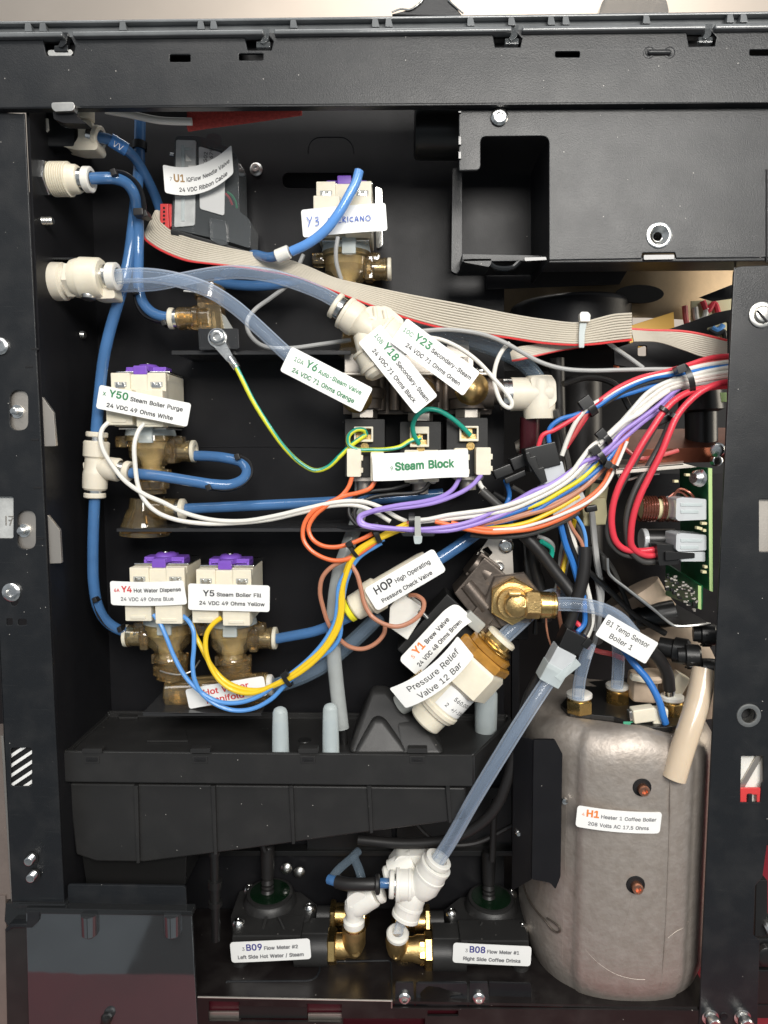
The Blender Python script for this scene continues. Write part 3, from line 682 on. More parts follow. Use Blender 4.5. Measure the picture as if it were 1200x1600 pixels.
# ---- spring clips and latch hooks seen in the notches
m = MB(); m.poly(rround([(75, 78), (111, 77), (114, 83), (109, 88.5), (78, 89), (74, 84)], 2), -8, -2, 0.8)
FR.add('spring_clip', m, 'steel')
m = MB(); m.poly(rround([(80, 160), (114, 159), (117, 166), (113, 173), (85, 174), (80, 168)], 3), -22, -10, 1.2)
FR.add('spring_clip', m, 'steel')
m = MB(); m.poly(rround([(82, 174), (116, 172), (120, 182), (136, 193), (100, 192), (84, 186)], 2), -14, 4, 0.8)
FR.add('clip_tongue', m, 'powder_dark')
# ---- left post
m = MB()
out = [(-44, 172), (38, 177), (100, 1411), (18, 1413)]
holes = [rr(15, 610, 43, 672, 13.5, 6), rr(27, 798, 55, 858, 13.5, 6), rr(-12, 776, 20, 841, 3), rr(16, 1169, 49, 1229, 4),
         rr(10, 967, 19, 977, 2), rr(28, 968, 41, 977, 3), ell(22, 940, 6, 7, 12)]
plate_into(m, out, holes, 0, 4, 1.8)
FR.add('left_post', m, 'powder_black')
m = MB(); m.loft([P(38, 177, 0.5), P(100, 1411, 0.5), P(100, 1411, 45), P(38, 177, 45)],
                 [P(35, 177, 0.5), P(97, 1411, 0.5), P(97, 1411, 45), P(35, 177, 45)], 0)
FR.add('post_flange', m, 'powder_black')
for x, y in ((49, 573), (58, 687), (62, 762), (66, 842), (58, 545)):
    m = MB(); m.poly(rround([(x - 10, y - 1.5), (x + 2, y - 1.5), (x + 2, y + 1.5), (x - 10, y + 1.5)], 1), -0.8, 1, 0.3); FR.add('tab_seam', m, 'dark_void')
m = MB(); m.poly([(19, 1410), (103, 1412), (105, 1420), (20, 1419)], -3, 30, 1.0); m.rect(28, 1413, 101, 1416.5, -5, 0, 0.8)
FR.add('post_foot', m, 'gloss_black')
m = MB(); m.poly([(-60, 1148), (2, 1150), (17, 1405), (-60, 1405)], 12, 60, 0); m.poly([(-60, 1400), (8, 1400), (16, 1640), (-60, 1640)], 8, 60, 0)
FR.add('outer_side_panel', m, 'side_panel_brown')
m = MB(); m.poly([(1, 1150), (5, 1150), (22, 1410), (17, 1410)], 8, 30, 0.5)
FR.add('edge_strip', m, 'satin_steel')
# ---- steel strike plates behind the post
for pts in ([(10, 604), (58, 609), (83, 644), (87.5, 697), (14, 699)], [(22, 792), (68, 797), (93, 828), (96, 880), (26, 882)]):
    m = MB(); m.poly(rround(pts, 2), 7, 13, 1.0); FR.add('strike_plate', m, 'satin_steel')
for (x, y) in ((27, 643), (37.5, 829)):
    m = MB(); m.lathe((x, y, 7), (x + 3, y, -30), [(0, 10.5), (2, 10.5), (2, 8), (5, 8), (5, 6), (11, 5.6), (12, 4), (12, 0)], 16)
    FR.add('strike_bolt', m, 'zinc')
m = MB(); m.rect(-14, 774, 22, 843, 8, 12, 0); FR.add('window_backing', m, 'display_grey')
m = MB(); m.rect(8, 806, 10, 821, 7.2, 9, 0.2); m.rect(13, 806, 20, 808, 7.2, 9, 0.2); m.rect(13, 812, 18, 814, 7.2, 9, 0.2); m.obox(17, 815, 2, 13, 7.2, 9, -20, 0.2)
FR.add('stamped_mark', m, 'satin_steel')
# ---- striped plate in the slot
m = MB(); m.rect(12, 1164, 53, 1233, 10, 14, 0); FR.add('slot_backing', m, 'dark_void')
for i in range(5):
    y = 1176 + i * 15.5
    m = MB(); m.poly([(13, y + 5), (52, y - 21), (52, y - 15), (13, y + 11)], 6.5, 9, 0.6); FR.add('grille_bar', m, 'paper')
# ---- screws and studs of the left post
for (x, y, r) in ((1, 541, 13.5), (19, 925, 14.5)):
    FR.add('screw', screw_mb(x, y, 0, r, 6), 'zinc')
for (x, y) in ((50, 1340), (53, 1366)):
    m = MB(); m.lathe((x + 1, y, 0), (x + 1, y, -30), [(0, 10.5), (3, 10.5), (4, 8)], 18); nut = FR.add('stud_base', m, 'plastic_smooth')
    FR.add('stud', stud_mb(x, y, -3, -2, 3, 6.5, 4), 'zinc', nut)
# ---- left inner wall, back wall
m = MB(); m.loft([P(44, 150, 6), P(103, 1440, 6), P(103, 1440, 6) + Vector((-0.002, 0, 0)), P(44, 150, 6) + Vector((-0.002, 0, 0))],
                 [p + Vector((0, 214 * U, 0)) for p in (P(44, 150, 6), P(103, 1440, 6), P(103, 1440, 6) + Vector((-0.002, 0, 0)), P(44, 150, 6) + Vector((-0.002, 0, 0)))], 0)
FR.add('side_wall', m, 'powder_dark')
m = MB()
for x0, y0, x1, y1 in ((66, 310, 71, 560),):
    pass
m.lathe((125, 205, 212), (152, 960, 212), [(0, 1.6), (760, 1.6)], 8)
FR.add('corner_fold', m, 'powder_dark')
m = MB()
plate_into(m, [(100, 120), (788, 120), (788, 1420), (130, 1420)], [rr(441, 270, 555, 294, 11.5, 6)], 215, 219, 0.8)
FR.add('back_panel', m, 'powder_dark')
m = MB(); m.lathe((560, 217, 216), (560, 217, 180), [(0, 1), (0.6, 0)], 8)
m.tube([(481, 240, 215), (483, 226, 215), (492, 216, 215), (516, 214, 215), (540, 216, 215), (550, 226, 215), (553, 240, 215)], 1.0, 6, 5)
m.tube([(135, 700, 215), (400, 698, 215), (560, 700, 215)], 0.9, 6, 4)
FR.add('pressed_arch', m, 'powder_dark')
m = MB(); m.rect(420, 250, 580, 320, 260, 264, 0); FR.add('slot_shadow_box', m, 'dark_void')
# ---- shelves fixed to the back wall
def shelf(y, x0, x1, d0, d1, holes=(), lip=5):
    """horizontal sheet: front edge on photo row y at depth d0"""
    z = P((x0 + x1) / 2, y, d0).z; xa = P(x0, y, d0).x; xb = P(x1, y, d0).x
    m = MB()
    q = 0.0012
    A = [Vector((xa, d0*U, z)), Vector((xb, d0*U, z)), Vector((xb, d1*U, z)), Vector((xa, d1*U, z))]
    m.loft(A, [p - Vector((0, 0, q)) for p in A], 0.0003)
    if lip:
        m.poly([(x0, y), (x1, y), (x1, y + lip), (x0, y + lip)], d0, d0 + 3, 0.5)
    return m, z
m, ZS1 = shelf(826, 236, 775, 70, 214); m2, _ = shelf(826, 182, 300, 88, 214); FR.add('valve_shelf', m, 'shelf_black'); FR.add('valve_shelf', m2, 'shelf_black')
m = MB()
for cx in (318, 545):
    a = Pz(cx, 822 if cx < 400 else 823, ZS1 + 0.0004)
    m.faces([a + Vector((math.cos(t) * 0.0095, math.sin(t) * 0.0125, 0)) for t in [2*math.pi*i/20 for i in range(20)]], [list(range(20))])
FR.add('shelf_hole', m, 'dark_void')
m, _ = shelf(548, 268, 548, 95, 214, lip=6); FR.add('upper_shelf', m, 'shelf_black')
m, _ = shelf(1114, 223, 408, 60, 214, lip=5); FR.add('manifold_shelf', m, 'shelf_black')
m = MB(); m.poly(rround([(309, 513), (372, 513), (374, 545), (311, 547)], 3), 82, 87, 1.0); FR.add('earth_bracket', m, 'powder_black')
m = MB(); m.lathe((400.5, 265, 215), (400.5, 265, 150), [(0, 10), (2, 10), (3, 6.5), (9, 6), (9, 3), (6, 0)], 16); FR.add('wall_screw', m, 'steel')
for (x, y, dx) in ((62, 345, 20), (112, 523, 20)):
    m = MB(); pr = [(0, 9), (4, 9), (4, 6.4)]
    for i in range(6): pr += [(5 + i*2.6, 6.4), (6.4 + i*2.6, 5.6)]
    pr += [(21, 5)]
    m.lathe((x, y, 33 if y < 400 else 150), (x + 40, y, 33 if y < 400 else 150), pr, 14); FR.add('stud', m, 'steel')
m = MB(); m.tube([(88, 497, 120), (98, 505, 126), (104, 520, 130), (101, 536, 128), (97, 540, 124)], 1.3, 6, 5); m.tube([(88, 498, 120), (87, 528, 120)], 1.2, 6, 3)
FR.add('pressed_ring', m, 'powder_black')
m = MB(); m.rect(82, 402, 140, 405.5, 60, 130, 0.6); FR.add('port_flange', m, 'gloss_black')
m = MB(); m.rect(62, 172, 116, 229, 60, 90, 5); FR.add('corner_block', m, 'powder_black')
m = MB(); m.poly([(64, 186), (74, 184), (75, 202), (70, 207)], 56, 62, 0.8); FR.add('clip', m, 'white_plastic')
# ---- lower left bracket tab
m = MB(); plate_into(m, rround([(105, 1382), (290, 1385), (292, 1424), (106, 1421)], [4, 6, 2, 2]), [rr(119, 1415.5, 145, 1420, 1.5), rr(249, 1418, 277, 1422, 1.5)], 6, 11, 1.2)
FR.add('hinge_tab', m, 'powder_black')

# ---- upper right box
m = MB()
out = rround([(717, 168), (1260, 162), (1260, 402), (1057, 404), (1055, 394.5), (1004, 395), (1003, 404.5), (858, 407), (858, 212), (751, 213), (751, 266), (717, 267)],
             [2, 0, 0, 2, 2, 2, 2, 2, 12, 9, 9, 4])
plate_into(m, out, [ell(1030, 368, 13, 13, 20)], 2, 7, 1.6)
UB = FR.add('electronics_box', m, 'powder_black')
m = MB()
m.poly([(858, 403), (1260, 400), (1260, 407), (858, 410.5)], 4, 60, 1.5)
FR.add('box_floor', m, 'powder_black', UB)
m = MB(); m.poly([(716, 160), (862, 160), (862, 402), (716, 402)], 150, 154, 0)
FR.add('box_back', m, 'powder_dark', UB)
m = MB(); m.loft([P(858, 212, 8), P(858, 407, 8), P(858, 407, 8) + Vector((0.0015, 0, 0)), P(858, 212, 8) + Vector((0.0015, 0, 0))],
                 [p + Vector((0, 142*U, 0)) for p in (P(858, 212, 8), P(858, 407, 8), P(858, 407, 8) + Vector((0.0015, 0, 0)), P(858, 212, 8) + Vector((0.0015, 0, 0)))], 0)
FR.add('box_partition', m, 'powder_dark', UB)
m = MB(); m.poly(rround([(707, 262), (722, 262), (722, 404), (726, 410), (714, 428), (705, 424)], 3), 100, 112, 1.0)
m.poly(rround([(722, 405), (740, 404), (768, 404), (768, 411), (764, 417), (726, 410)], 2), 60, 110, 1)
m.poly([(722, 396), (860, 399), (860, 407), (722, 409)], 60, 150, 1)
FR.add('box_side_edge', m, 'powder_black', UB)
m = MB(); m.tube([(766, 412, 64), (775, 418, 64), (800, 418, 64), (812, 408, 64)], 4, 8, 6); FR.add('cable_lug', m, 'gloss_black', UB)
m = MB(); m.poly(rround([(819, 402), (853, 401), (855, 406), (820, 408)], 2), -1, 6, 0.8); FR.add('folded_tab', m, 'gloss_black', UB)
m = MB(); m.poly(rround([(1006, 398), (1054, 397.5), (1054, 405), (1006, 406)], 2), 0, 9, 1); FR.add('folded_tab', m, 'gloss_black', UB)
m = MB(); m.lathe((717, 206, 120), (640, 206, 120), [(0, 40), (62, 40), (68, 38), (70, 34)], 36); FR.add('round_sleeve', m, 'plastic_smooth', UB)
for y0, y1 in ((170, 176), (212, 226), (236, 248)):
    m = MB(); m.rect(716, y0, 721, y1, -1, 4, 0.8); FR.add('weld_bead', m, 'gloss_black', UB)
FR.add('screw', screw_mb(780, 183.5, 2, 13.5, 7), 'zinc', UB)
m = MB(); m.lathe((1029.5, 368, 3), (1029.5, 368, -40), [(0, 20), (2.2, 20), (3, 18.5), (3, 15.5), (1, 13), (-4, 9), (-5, 7), (-30, 7)], 30, c0=False, c1=False)
FR.add('rivet_nut', m, 'zinc', UB)
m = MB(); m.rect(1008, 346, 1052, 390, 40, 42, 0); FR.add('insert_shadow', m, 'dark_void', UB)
m = MB(); m.rect(1197.5, 264, 1199.5, 410, 0.5, 3, 0.3); FR.add('panel_seam', m, 'dark_void', UB)
# ---- right post
m = MB()
out = rround([(1147, 416), (1270, 411), (1244, 1000), (1192, 1372), (1181, 1384), (1178, 1462), (1188, 1470), (1183, 1650), (1090, 1650)], [12, 0, 0, 3, 3, 3, 3, 0, 0])
holes = [ell(1170, 1118, 10, 11, 20), rround([(1159, 1182), (1193, 1182), (1193, 1222), (1190, 1226), (1188, 1254), (1176, 1254), (1176, 1241), (1169, 1241), (1168, 1254), (1157, 1254), (1158, 1226)], 1),
         rr(1187, 780, 1212, 862, 2)]
plate_into(m, out, holes, -4, 1, 1.8)
FR.add('right_post', m, 'powder_black')
m = MB(); m.loft([P(1147, 418, -3), P(1091, 1650, -3), P(1091, 1650, 40), P(1147, 418, 40)], [p + Vector((0.0015, 0, 0)) for p in (P(1147, 418, -3), P(1091, 1650, -3), P(1091, 1650, 40), P(1147, 418, 40))], 0)
FR.add('post_flange', m, 'powder_black')
m = MB(); m.lathe((1170, 1118, -4), (1170, 1118, -30), [(0, 19), (1.2, 18.5), (1.6, 16), (1.2, 12), (-2, 10.5), (-14, 10)], 28, c0=False, c1=False); FR.add('threaded_insert', m, 'steel')
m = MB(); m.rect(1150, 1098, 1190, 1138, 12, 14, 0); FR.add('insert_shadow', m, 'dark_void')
m = MB(); m.lathe((1190, 492, -4), (1190, 492, -40), [(0, 20), (2, 20), (3, 18), (3, 14), (2, 13), (7, 12), (8, 10.5), (8, 0)], 28); FR.add('slotted_screw', m, 'steel')
m = MB(); m.obox(1192, 494, 24, 3.2, -13.2, -11, -50, 0.2); FR.add('screw_slot', m, 'dark_void')
m = MB(); m.rect(1150, 1172, 1200, 1262, 8, 12, 0); FR.add('slot_backing', m, 'white_plastic')
m = MB(); m.poly([(1157, 1226), (1182, 1182), (1192, 1182), (1158, 1240)], 4, 7, 0.3); FR.add('seen_strut', m, 'satin_steel')
m = MB(); m.poly([(1157, 1232), (1191, 1232), (1189, 1254), (1183, 1254), (1183, 1242), (1167, 1242), (1167, 1254), (1157, 1254)], -2, 3, 1); FR.add('red_clip', m, 'red_plastic')
m = MB(); m.rect(1182, 776, 1220, 866, 5, 9, 0); FR.add('slot_backing', m, 'satin_steel')
for x in (1109, 1159):
    m = MB(); m.lathe((x, 1588, -4), (x, 1586, -40), [(0, 13), (3, 13), (4, 9), (9, 9), (10, 11), (17, 11), (20, 9), (20, 5), (17, 0)], 18); FR.add('bolt', m, 'zinc')
m = MB(); m.lathe((1131, 1588, -4), (1131, 1588, -40), [(0, 6.5), (1.2, 5.6), (0.6, 4), (0.6, 0)], 18); FR.add('dimple', m, 'powder_dark')
m = MB(); m.poly([(1182, 1376), (1200, 1376), (1200, 1438), (1215, 1442), (1215, 1464), (1180, 1464)], -2, 20, 1.5); FR.add('side_latch', m, 'plastic_smooth')
m = MB(); m.rect(1183, 1468, 1230, 1512, 20, 60, 3); m.lathe((1196, 1490, 18), (1196, 1490, -10), [(0, 17), (8, 16), (10, 13), (10, 6)], 22); FR.add('side_socket', m, 'plastic_smooth')
m = MB(); m.rect(1182, 1516, 1240, 1570, 26, 70, 3); FR.add('side_block', m, 'plastic_smooth')
m = MB(); m.rect(1178, 1570, 1260, 1592, 30, 70, 2); FR.add('side_block', m, 'plastic_smooth')
m = MB(); m.lathe((1195, 1452, -4), (1230, 1440, -4), [(0, 9), (4, 11), (9, 9), (13, 11), (30, 10)], 10); FR.add('latch_bolt', m, 'steel')
# ---- base
zb0 = P(700, 1566, 2).z
m = MB(); A = [Vector((P(110, 1566, 2).x, 2*U, zb0)), Vector((P(1120, 1566, 2).x, 2*U, zb0)), Vector((P(1120, 1566, 2).x, 900*U, zb0)), Vector((P(110, 1566, 2).x, 900*U, zb0))]
m.loft(A, [p - Vector((0, 0, 0.002)) for p in A], 0); FR.add('base_plate', m, 'base_black')
# raised mounting plate below the flow meters
m = MB()
zt = P(400, 1533, 40).z
out = [(352, 1533), (480, 1533), (494, 1528), (500, 1516), (501, 1503), (609, 1501), (613, 1563), (870, 1556), (860, 1420), (380, 1420)]
A = [Pz(x, y, zt) for x, y in out]; m.loft(A, [p - Vector((0, 0, 0.0016)) for p in A], 0.0003); FR.add('meter_plate', m, 'base_black')
m = MB()
lp_ = [Pz(353, 1552, zt - 0.004)] + [Pz(x, y, zt) for x, y in ((354, 1534), (478, 1533), (488, 1531), (495, 1526), (499, 1518), (501, 1503), (607, 1501), (611, 1504), (613, 1562))]
for a_, b_2 in zip(lp_, lp_[1:]): m.tube([a_, b_2], 0.0008, 8, 1)
m.bm.verts.index_update(); FR.add('plate_lip', m, 'powder_black')
# front rail
m = MB()
plate_into(m, [(308, 1557), (536, 1564), (610, 1565), (612, 1575), (1092, 1579), (1094, 1640), (306, 1640)],
           [[(326, 1565), (374, 1566), (374, 1572), (479, 1574), (479, 1569), (534, 1570), (534, 1598), (326, 1596)], rr(536, 1592, 664, 1610, 1), rr(668, 1579.5, 716, 1588, 1)], -2, 3, 0.8)
FR.add('front_rail', m, 'base_black')
m = MB(); m.poly([(306, 1560), (1094, 1572), (1094, 1638), (306, 1630)], 12, 15, 0); FR.add('bench_red_sheet', m, 'red_dark')  # added sheet: bench red glimpsed through the rail, its shade in the colour
m = MB(); m.rect(326, 1582, 376, 1598, 6, 10, 0.8); FR.add('rail_spacer', m, 'satin_steel')
m = MB(); m.rect(481, 1585, 534, 1599, 6, 10, 0.8); FR.add('rail_spacer', m, 'satin_steel')
m = MB(); m.rect(373, 1569, 480, 1592, 5, 9, 0.8); FR.add('rail_block', m, 'plastic_smooth')
m = MB(); m.lathe((309, 1558, -2.5), (612, 1564, -2.5), [(0, 1.4), (304, 1.4)], 8); m.lathe((612, 1563, -2.5), (612, 1576, -2.5), [(0, 1.2), (13, 1.2)], 8); FR.add('rail_edge', m, 'satin_steel')
m = MB(); m.lathe((1180, 1600, 2), (880, 1576, 2), [(0, 0.9), (1, 0.9)], 6)
m.poly([(826, 1575), (880, 1575), (880, 1591), (826, 1591)], 5, 8, 0.6); FR.add('red_tab', m, 'red_mat')
# tabs with screws between the meters
for x in (632, 748):
    m = MB(); m.poly(rround([(x - 14, 1536), (x + 14, 1536), (x + 15, 1574), (x - 15, 1574)], 2), 8, 12, 0.8); tb_ = FR.add('screw_tab', m, 'powder_black')
    FR.add('screw', screw_mb(x, 1558.5, 8, 10, 6), 'zinc', tb_)
m = MB(); plate_into(m, rround([(650, 1536), (730, 1536), (730, 1578), (655, 1578), (650, 1574)], 4), [rround([(656, 1552), (668, 1541), (686, 1543), (700, 1548), (722, 1552), (722, 1556), (706, 1558), (692, 1566), (670, 1568), (658, 1562)], 4)], 10, 14, 0.8)
FR.add('keyhole_plate', m, 'powder_black')
m = MB(); m.poly(rround([(764, 1536), (830, 1538), (830, 1575), (764, 1575)], 3), 16, 20, 1); FR.add('rear_plate', m, 'powder_dark')

# ---- glossy panel at the lower left
m = MB(); m.poly([(40, 1426), (299, 1429), (311, 1650), (46, 1650)], -6, 2, 1.0)
GP = solo('glossy_panel', 'glossy dark panel at the lower left mirroring the red bench', 'panel', m, 'gloss_black', (170, 1640, -2))
mm = M['gloss_black'].copy(); mm.name = 'panel_mirror'; M['panel_mirror'] = mm
b = mm.node_tree.nodes['Principled BSDF']; b.inputs['Metallic'].default_value = 0.85; b.inputs['Base Color'].default_value = (0.185, 0.195, 0.205, 1)
for l in list(mm.node_tree.links):
    if l.to_socket == b.inputs['Roughness']: mm.node_tree.links.remove(l)
b.inputs['Roughness'].default_value = 0.06
for n_ in mm.node_tree.nodes:
    if n_.type == 'BUMP': n_.inputs['Strength'].default_value = 0.35; n_.inputs['Distance'].default_value = 0.002
    if n_.type == 'TEX_NOISE' and abs(n_.inputs['Scale'].default_value - 90) < 1: n_.inputs['Scale'].default_value = 9
GP.data.materials[0] = mm
DR = Thing('drawer_rail', 'black rail with two chrome pins along the top of the glossy panel', 'rail', (170, 1424, 0))
m = MB(); m.poly([(40, 1419), (300, 1424), (301, 1432), (40, 1428)], -9, 10, 1.2); m.poly([(8, 1412), (60, 1413), (64, 1424), (50, 1450), (14, 1452), (6, 1440)], 2, 14, 2)
DR.add('rail', m, 'gloss_black')
m = MB(); m.poly([(42, 1424), (62, 1424), (60, 1440), (50, 1450), (18, 1450), (10, 1458), (8, 1452), (16, 1444), (42, 1444)], -10, 3, 1); DR.add('hook', m, 'powder_black')
for x in (140, 269.5):
    m = MB(); m.lathe((x, 1427, -8), (x + 1, 1464, -8), [(0, 13), (33, 12.5), (36, 10), (37, 6)], 24); DR.add('pin', m, 'panel_mirror')
m = MB(); m.poly([(8, 1452), (44, 1448), (50, 1650), (12, 1650)], 4, 12, 0)
DR.add('side_strip', m, 'plastic_black')
m = MB(); m.lathe((160, 1614, -12), (170, 1580, -12), [(0, 5), (14, 5), (14, 7), (22, 8), (27, 9), (31, 7), (32, 4), (32, 0)], 16)
T_ = Thing('bolt', 'small dark bolt with a brass foot standing in front of the glossy panel', 'bolt', (166, 1606, -12)); T_.add('head', m, 'plastic_smooth')
m = MB(); m.lathe((158, 1616, -13), (165, 1594, -13), [(0, 8), (10, 8), (14, 6)], 16); T_.add('foot', m, 'brass')

# ================================================================ lid on top, and what stands behind it
LD = Thing('top_cover', 'glossy black ribbed rim of the cover lying on the top beam', 'cover', (600, 50, 0))
def band(m, ya, yb, h, d0, d1, bev=1.2, x0=-60, x1=1260):
    m.poly([(x0, ya + (yb-ya)*(x0+60)/1320), (x1, ya + (yb-ya)*(x1+60)/1320), (x1, ya + (yb-ya)*(x1+60)/1320 + h), (x0, ya + (yb-ya)*(x0+60)/1320 + h)], d0, d1, bev)
m = MB(); band(m, 36, 18, 24, -6, 60, 0.5); LD.add('web', m, 'lid_plastic')
m = MB(); band(m, 33, 16, 5, -16, 60, 1.6); LD.add('upper_rail', m, 'lid_plastic')
gaps = [(97, 112), (412, 428), (800, 816), (1104, 1118)]
xs = [-60] + [v for g in gaps for v in g] + [1260]
m = MB()
for i in range(0, len(xs), 2):
    band(m, 0, 0, 0, 0, 0) if False else None
    xa, xb = xs[i], xs[i+1]
    yy = lambda x: 49.5 + (34.5 - 49.5) * (x + 60) / 1320
    m.poly([(xa, yy(xa)), (xb, yy(xb)), (xb, yy(xb) + 8.5), (xa, yy(xa) + 8.5)], -20, -4, 2.4, 3)
LD.add('lower_rail', m, 'lid_plastic')
for x in (43, 66, 191, 313, 333, 458, 586, 607, 735, 799, 861, 884, 1010, 1141, 1162):
    m = MB(); y0 = 36 - 17 * (x + 60) / 1320
    m.poly(rround([(x - 4, y0 + 1), (x + 4, y0 + 1), (x + 7, y0 + 14), (x - 5, y0 + 14)], 2), -17, -4, 1.5); LD.add('rib', m, 'lid_plastic')
for x, y in ((98, 56), (414, 50), (803, 45), (1106, 43)):
    m = MB(); m.poly(rround([(x - 6, y - 6), (x + 8, y - 6), (x + 5, y + 12), (x - 2, y + 18), (x - 8, y + 16), (x - 4, y + 8)], 2), -13, -2, 1.2); m.rect(x - 14, y + 14, x + 8, y + 24, -10, -2, 1.5)
    LD.add('latch_hook', m, 'smoke_plastic' if x > 200 else 'gloss_black')
m = MB(); m.poly(rround([(612, 22), (640, 15), (658, 1), (664, -30), (680, -30), (722, 24)], 1.5), 60, 200, 2)
BH = Thing('cover_handle', 'black angled handle with a bright edge standing above the top cover', 'handle', (665, 22, 100))
BH.add('body', m, 'powder_black')
m = MB(); m.tube([(612, 19, 58), (626, 14, 58), (640, 15, 58), (652, 8, 58), (660, 0, 58), (668, -20, 58)], 1.4, 8, 4); BH.add('edge_trim', m, 'zinc')
m = MB(); m.tube([(700, 0, 58), (718, 16, 58), (724, 21, 58)], 1.2, 8, 4); BH.add('edge_trim', m, 'zinc')
m = MB(); m.poly(rround([(936, 22), (940, 4), (952, -12), (1036, -14), (1043, 4), (1046, 20)], 4), 50, 160, 3)
solo('smoked_bin', 'smoked plastic bin standing on the top cover at the right', 'bin', m, 'smoke_plastic', (990, 20, 100))
# ================================================================ drip tray
TR = Thing('drip_tray', 'large black plastic water tray with ribbed front below the valves', 'tray', (430, 1345, 110))
A = [(93, 1173, 25), (740, 1181, 25), (800, 1121, 178), (798, 1110, 205), (157, 1104, 205)]
zr = P(400, 1177, 25).z; dz = P(400, 1226, 25).z - zr
xl = P(93, 1173, 25).x; xr = P(741, 1181, 25).x
def tr(x, d, z): return Vector((x, d * U, z))
loop = [tr(xl, 25, zr), tr(xr, 25, zr), tr(P(800, 1121, 178).x, 178, zr), tr(P(800, 1121, 178).x, 207, zr), tr(xl, 207, zr)]
def inset(lp, q):
    c = sum(lp, Vector()) / len(lp); out = []
    n = len(lp)
    for i in range(n):
        p = lp[i]; a = (lp[i-1] - p).normalized(); b = (lp[(i+1) % n] - p).normalized()
        s_ = a.cross(b).z; s_ = abs(s_) if abs(s_) > 0.1 else 1
        out.append(p + (a + b) * (q / s_))
    return out
m = MB(); inn = inset(loop, 8 * U); V = Vector((0, 0, dz))
ln = 10 * U
n = len(loop); vs = loop + inn + [p + V for p in loop] + [p - Vector((0, 0, ln)) for p in inn]
fs = []
for i in range(n):
    j = (i + 1) % n
    fs += [(i, j, n + j, n + i), (i, 2*n + i, 2*n + j, j), (n + i, n + j, 3*n + j, 3*n + i)]
fs.append([3*n + i for i in range(n)]); fs.append([2*n + i for i in reversed(range(n))])
tb = bmesh.new(); bv = [tb.verts.new(v) for v in vs]
for f in fs: tb.faces.new([bv[i] for i in f])
bmesh.ops.recalc_face_normals(tb, faces=tb.faces)
bmesh.ops.bevel(tb, geom=list(tb.edges), offset=2.6 * U, segments=3, affect='EDGES', clamp_overlap=True)
m.merge(tb); TR.add('rim_lid', m, 'plastic_black')
# tapered body
m = MB()
z1 = zr + dz
fr = [(105, 1224), (727, 1231), (728, 1281), (560, 1303), (390, 1327), (225, 1348), (150, 1347), (118, 1336)]
fA = [P(x, y, 44) for x, y in fr]; fB = [Vector((p.x + (0.024 if p.x > 0.03 else 0), 170 * U, p.z)) for p in fA]
m.loft(fA, fB, 4 * U, 3); TR.add('basin', m, 'plastic_black')
for x, yb in ((212, 1348), (333, 1335), (455, 1318), (577, 1301), (700, 1285)):
    m = MB(); m.poly([(x - 4, 1228), (x + 3, 1228), (x + 6, yb + 1), (x + 1, yb + 2)], 38, 48, 1.2); TR.add('rib', m, 'plastic_black')
for x in (143, 312, 481, 652):
    m = MB(); m.rect(x - 12, 1182, x + 12, 1193, 23.6, 26, 0.8); lt = TR.add('latch_frame', m, 'plastic_black')
    m = MB(); m.rect(x - 9, 1184, x + 9, 1190.5, 22.9, 25, 0.3); TR.add('latch_slot', m, 'dark_void', lt)
    m = MB(); m.rect(x - 6, 1187, x + 7, 1189.5, 22.2, 24, 0.4); TR.add('latch_tooth', m, 'plastic_smooth', lt)
    m = MB(); m.poly(rround([(x - 15, 1170), (x + 16, 1170), (x + 16, 1177), (x - 15, 1177)], 2), 22, 36, 1); TR.add('latch_tab', m, 'plastic_black')
zl = zr - 10 * U
def on(px, py, dz_=0.0): return Pz(px, py, zl + dz_)
m = MB(); A = [on(229, 1160), on(294, 1160), on(289, 1139), on(236, 1138)]; m.loft(A, [p + Vector((0, 0, 3 * U)) for p in A], 1 * U); TR.add('raised_pad', m, 'plastic_black')
m = MB(); A = [on(185, 1125), on(215, 1125), on(213, 1104), on(188, 1104)]; m.loft(A, [p + Vector((0, 0, 6 * U)) for p in A], 1.5 * U); TR.add('raised_pad', m, 'plastic_black')
m = MB(); c = on(476, 1157); m.lathe(c, c + Vector((0, 0, 1)), [(0, 12*U), (1.5*U, 11*U), (1.5*U, 8*U), (0.2*U, 0)], 20); TR.add('moulded_eye', m, 'plastic_smooth')
# funnel hump: two crossing ridges
m = MB()
def ridge(base, top, bev=4):
    A = [on(x, y) for x, y in base]; B = [P(*t) for t in top]; m.loft(A, B, bev * U, 5)
ridge([(541, 1180), (699, 1182), (684, 1128), (556, 1126)], [(578, 1078, 120), (606, 1078, 120), (604, 1068, 140), (583, 1068, 140)], 14)
ridge([(549, 1181), (643, 1181), (640, 1150), (556, 1150)], [(583, 1124, 70), (599, 1124, 70), (600, 1110, 120), (586, 1108, 120)], 9)
ridge([(622, 1181), (698, 1182), (684, 1140), (610, 1140)], [(616, 1128, 80), (664, 1126, 80), (645, 1098, 130), (604, 1100, 130)], 10)
TR.add('funnel', m, 'plastic_black', ang=75)
m = MB(); m.poly([(126, 1330), (292, 1332), (290, 1384), (134, 1384)], 70, 150, 3); TR.add('foot', m, 'plastic_smooth')
m = MB(); m.lathe((335, 1328, 60), (338, 1500, 60), [(0, 9), (8, 9), (8, 7), (50, 7), (50, 11), (62, 11), (62, 8), (84, 8), (84, 11), (92, 11), (92, 7), (150, 7)], 14); TR.add('drain_spout', m, 'plastic_smooth')
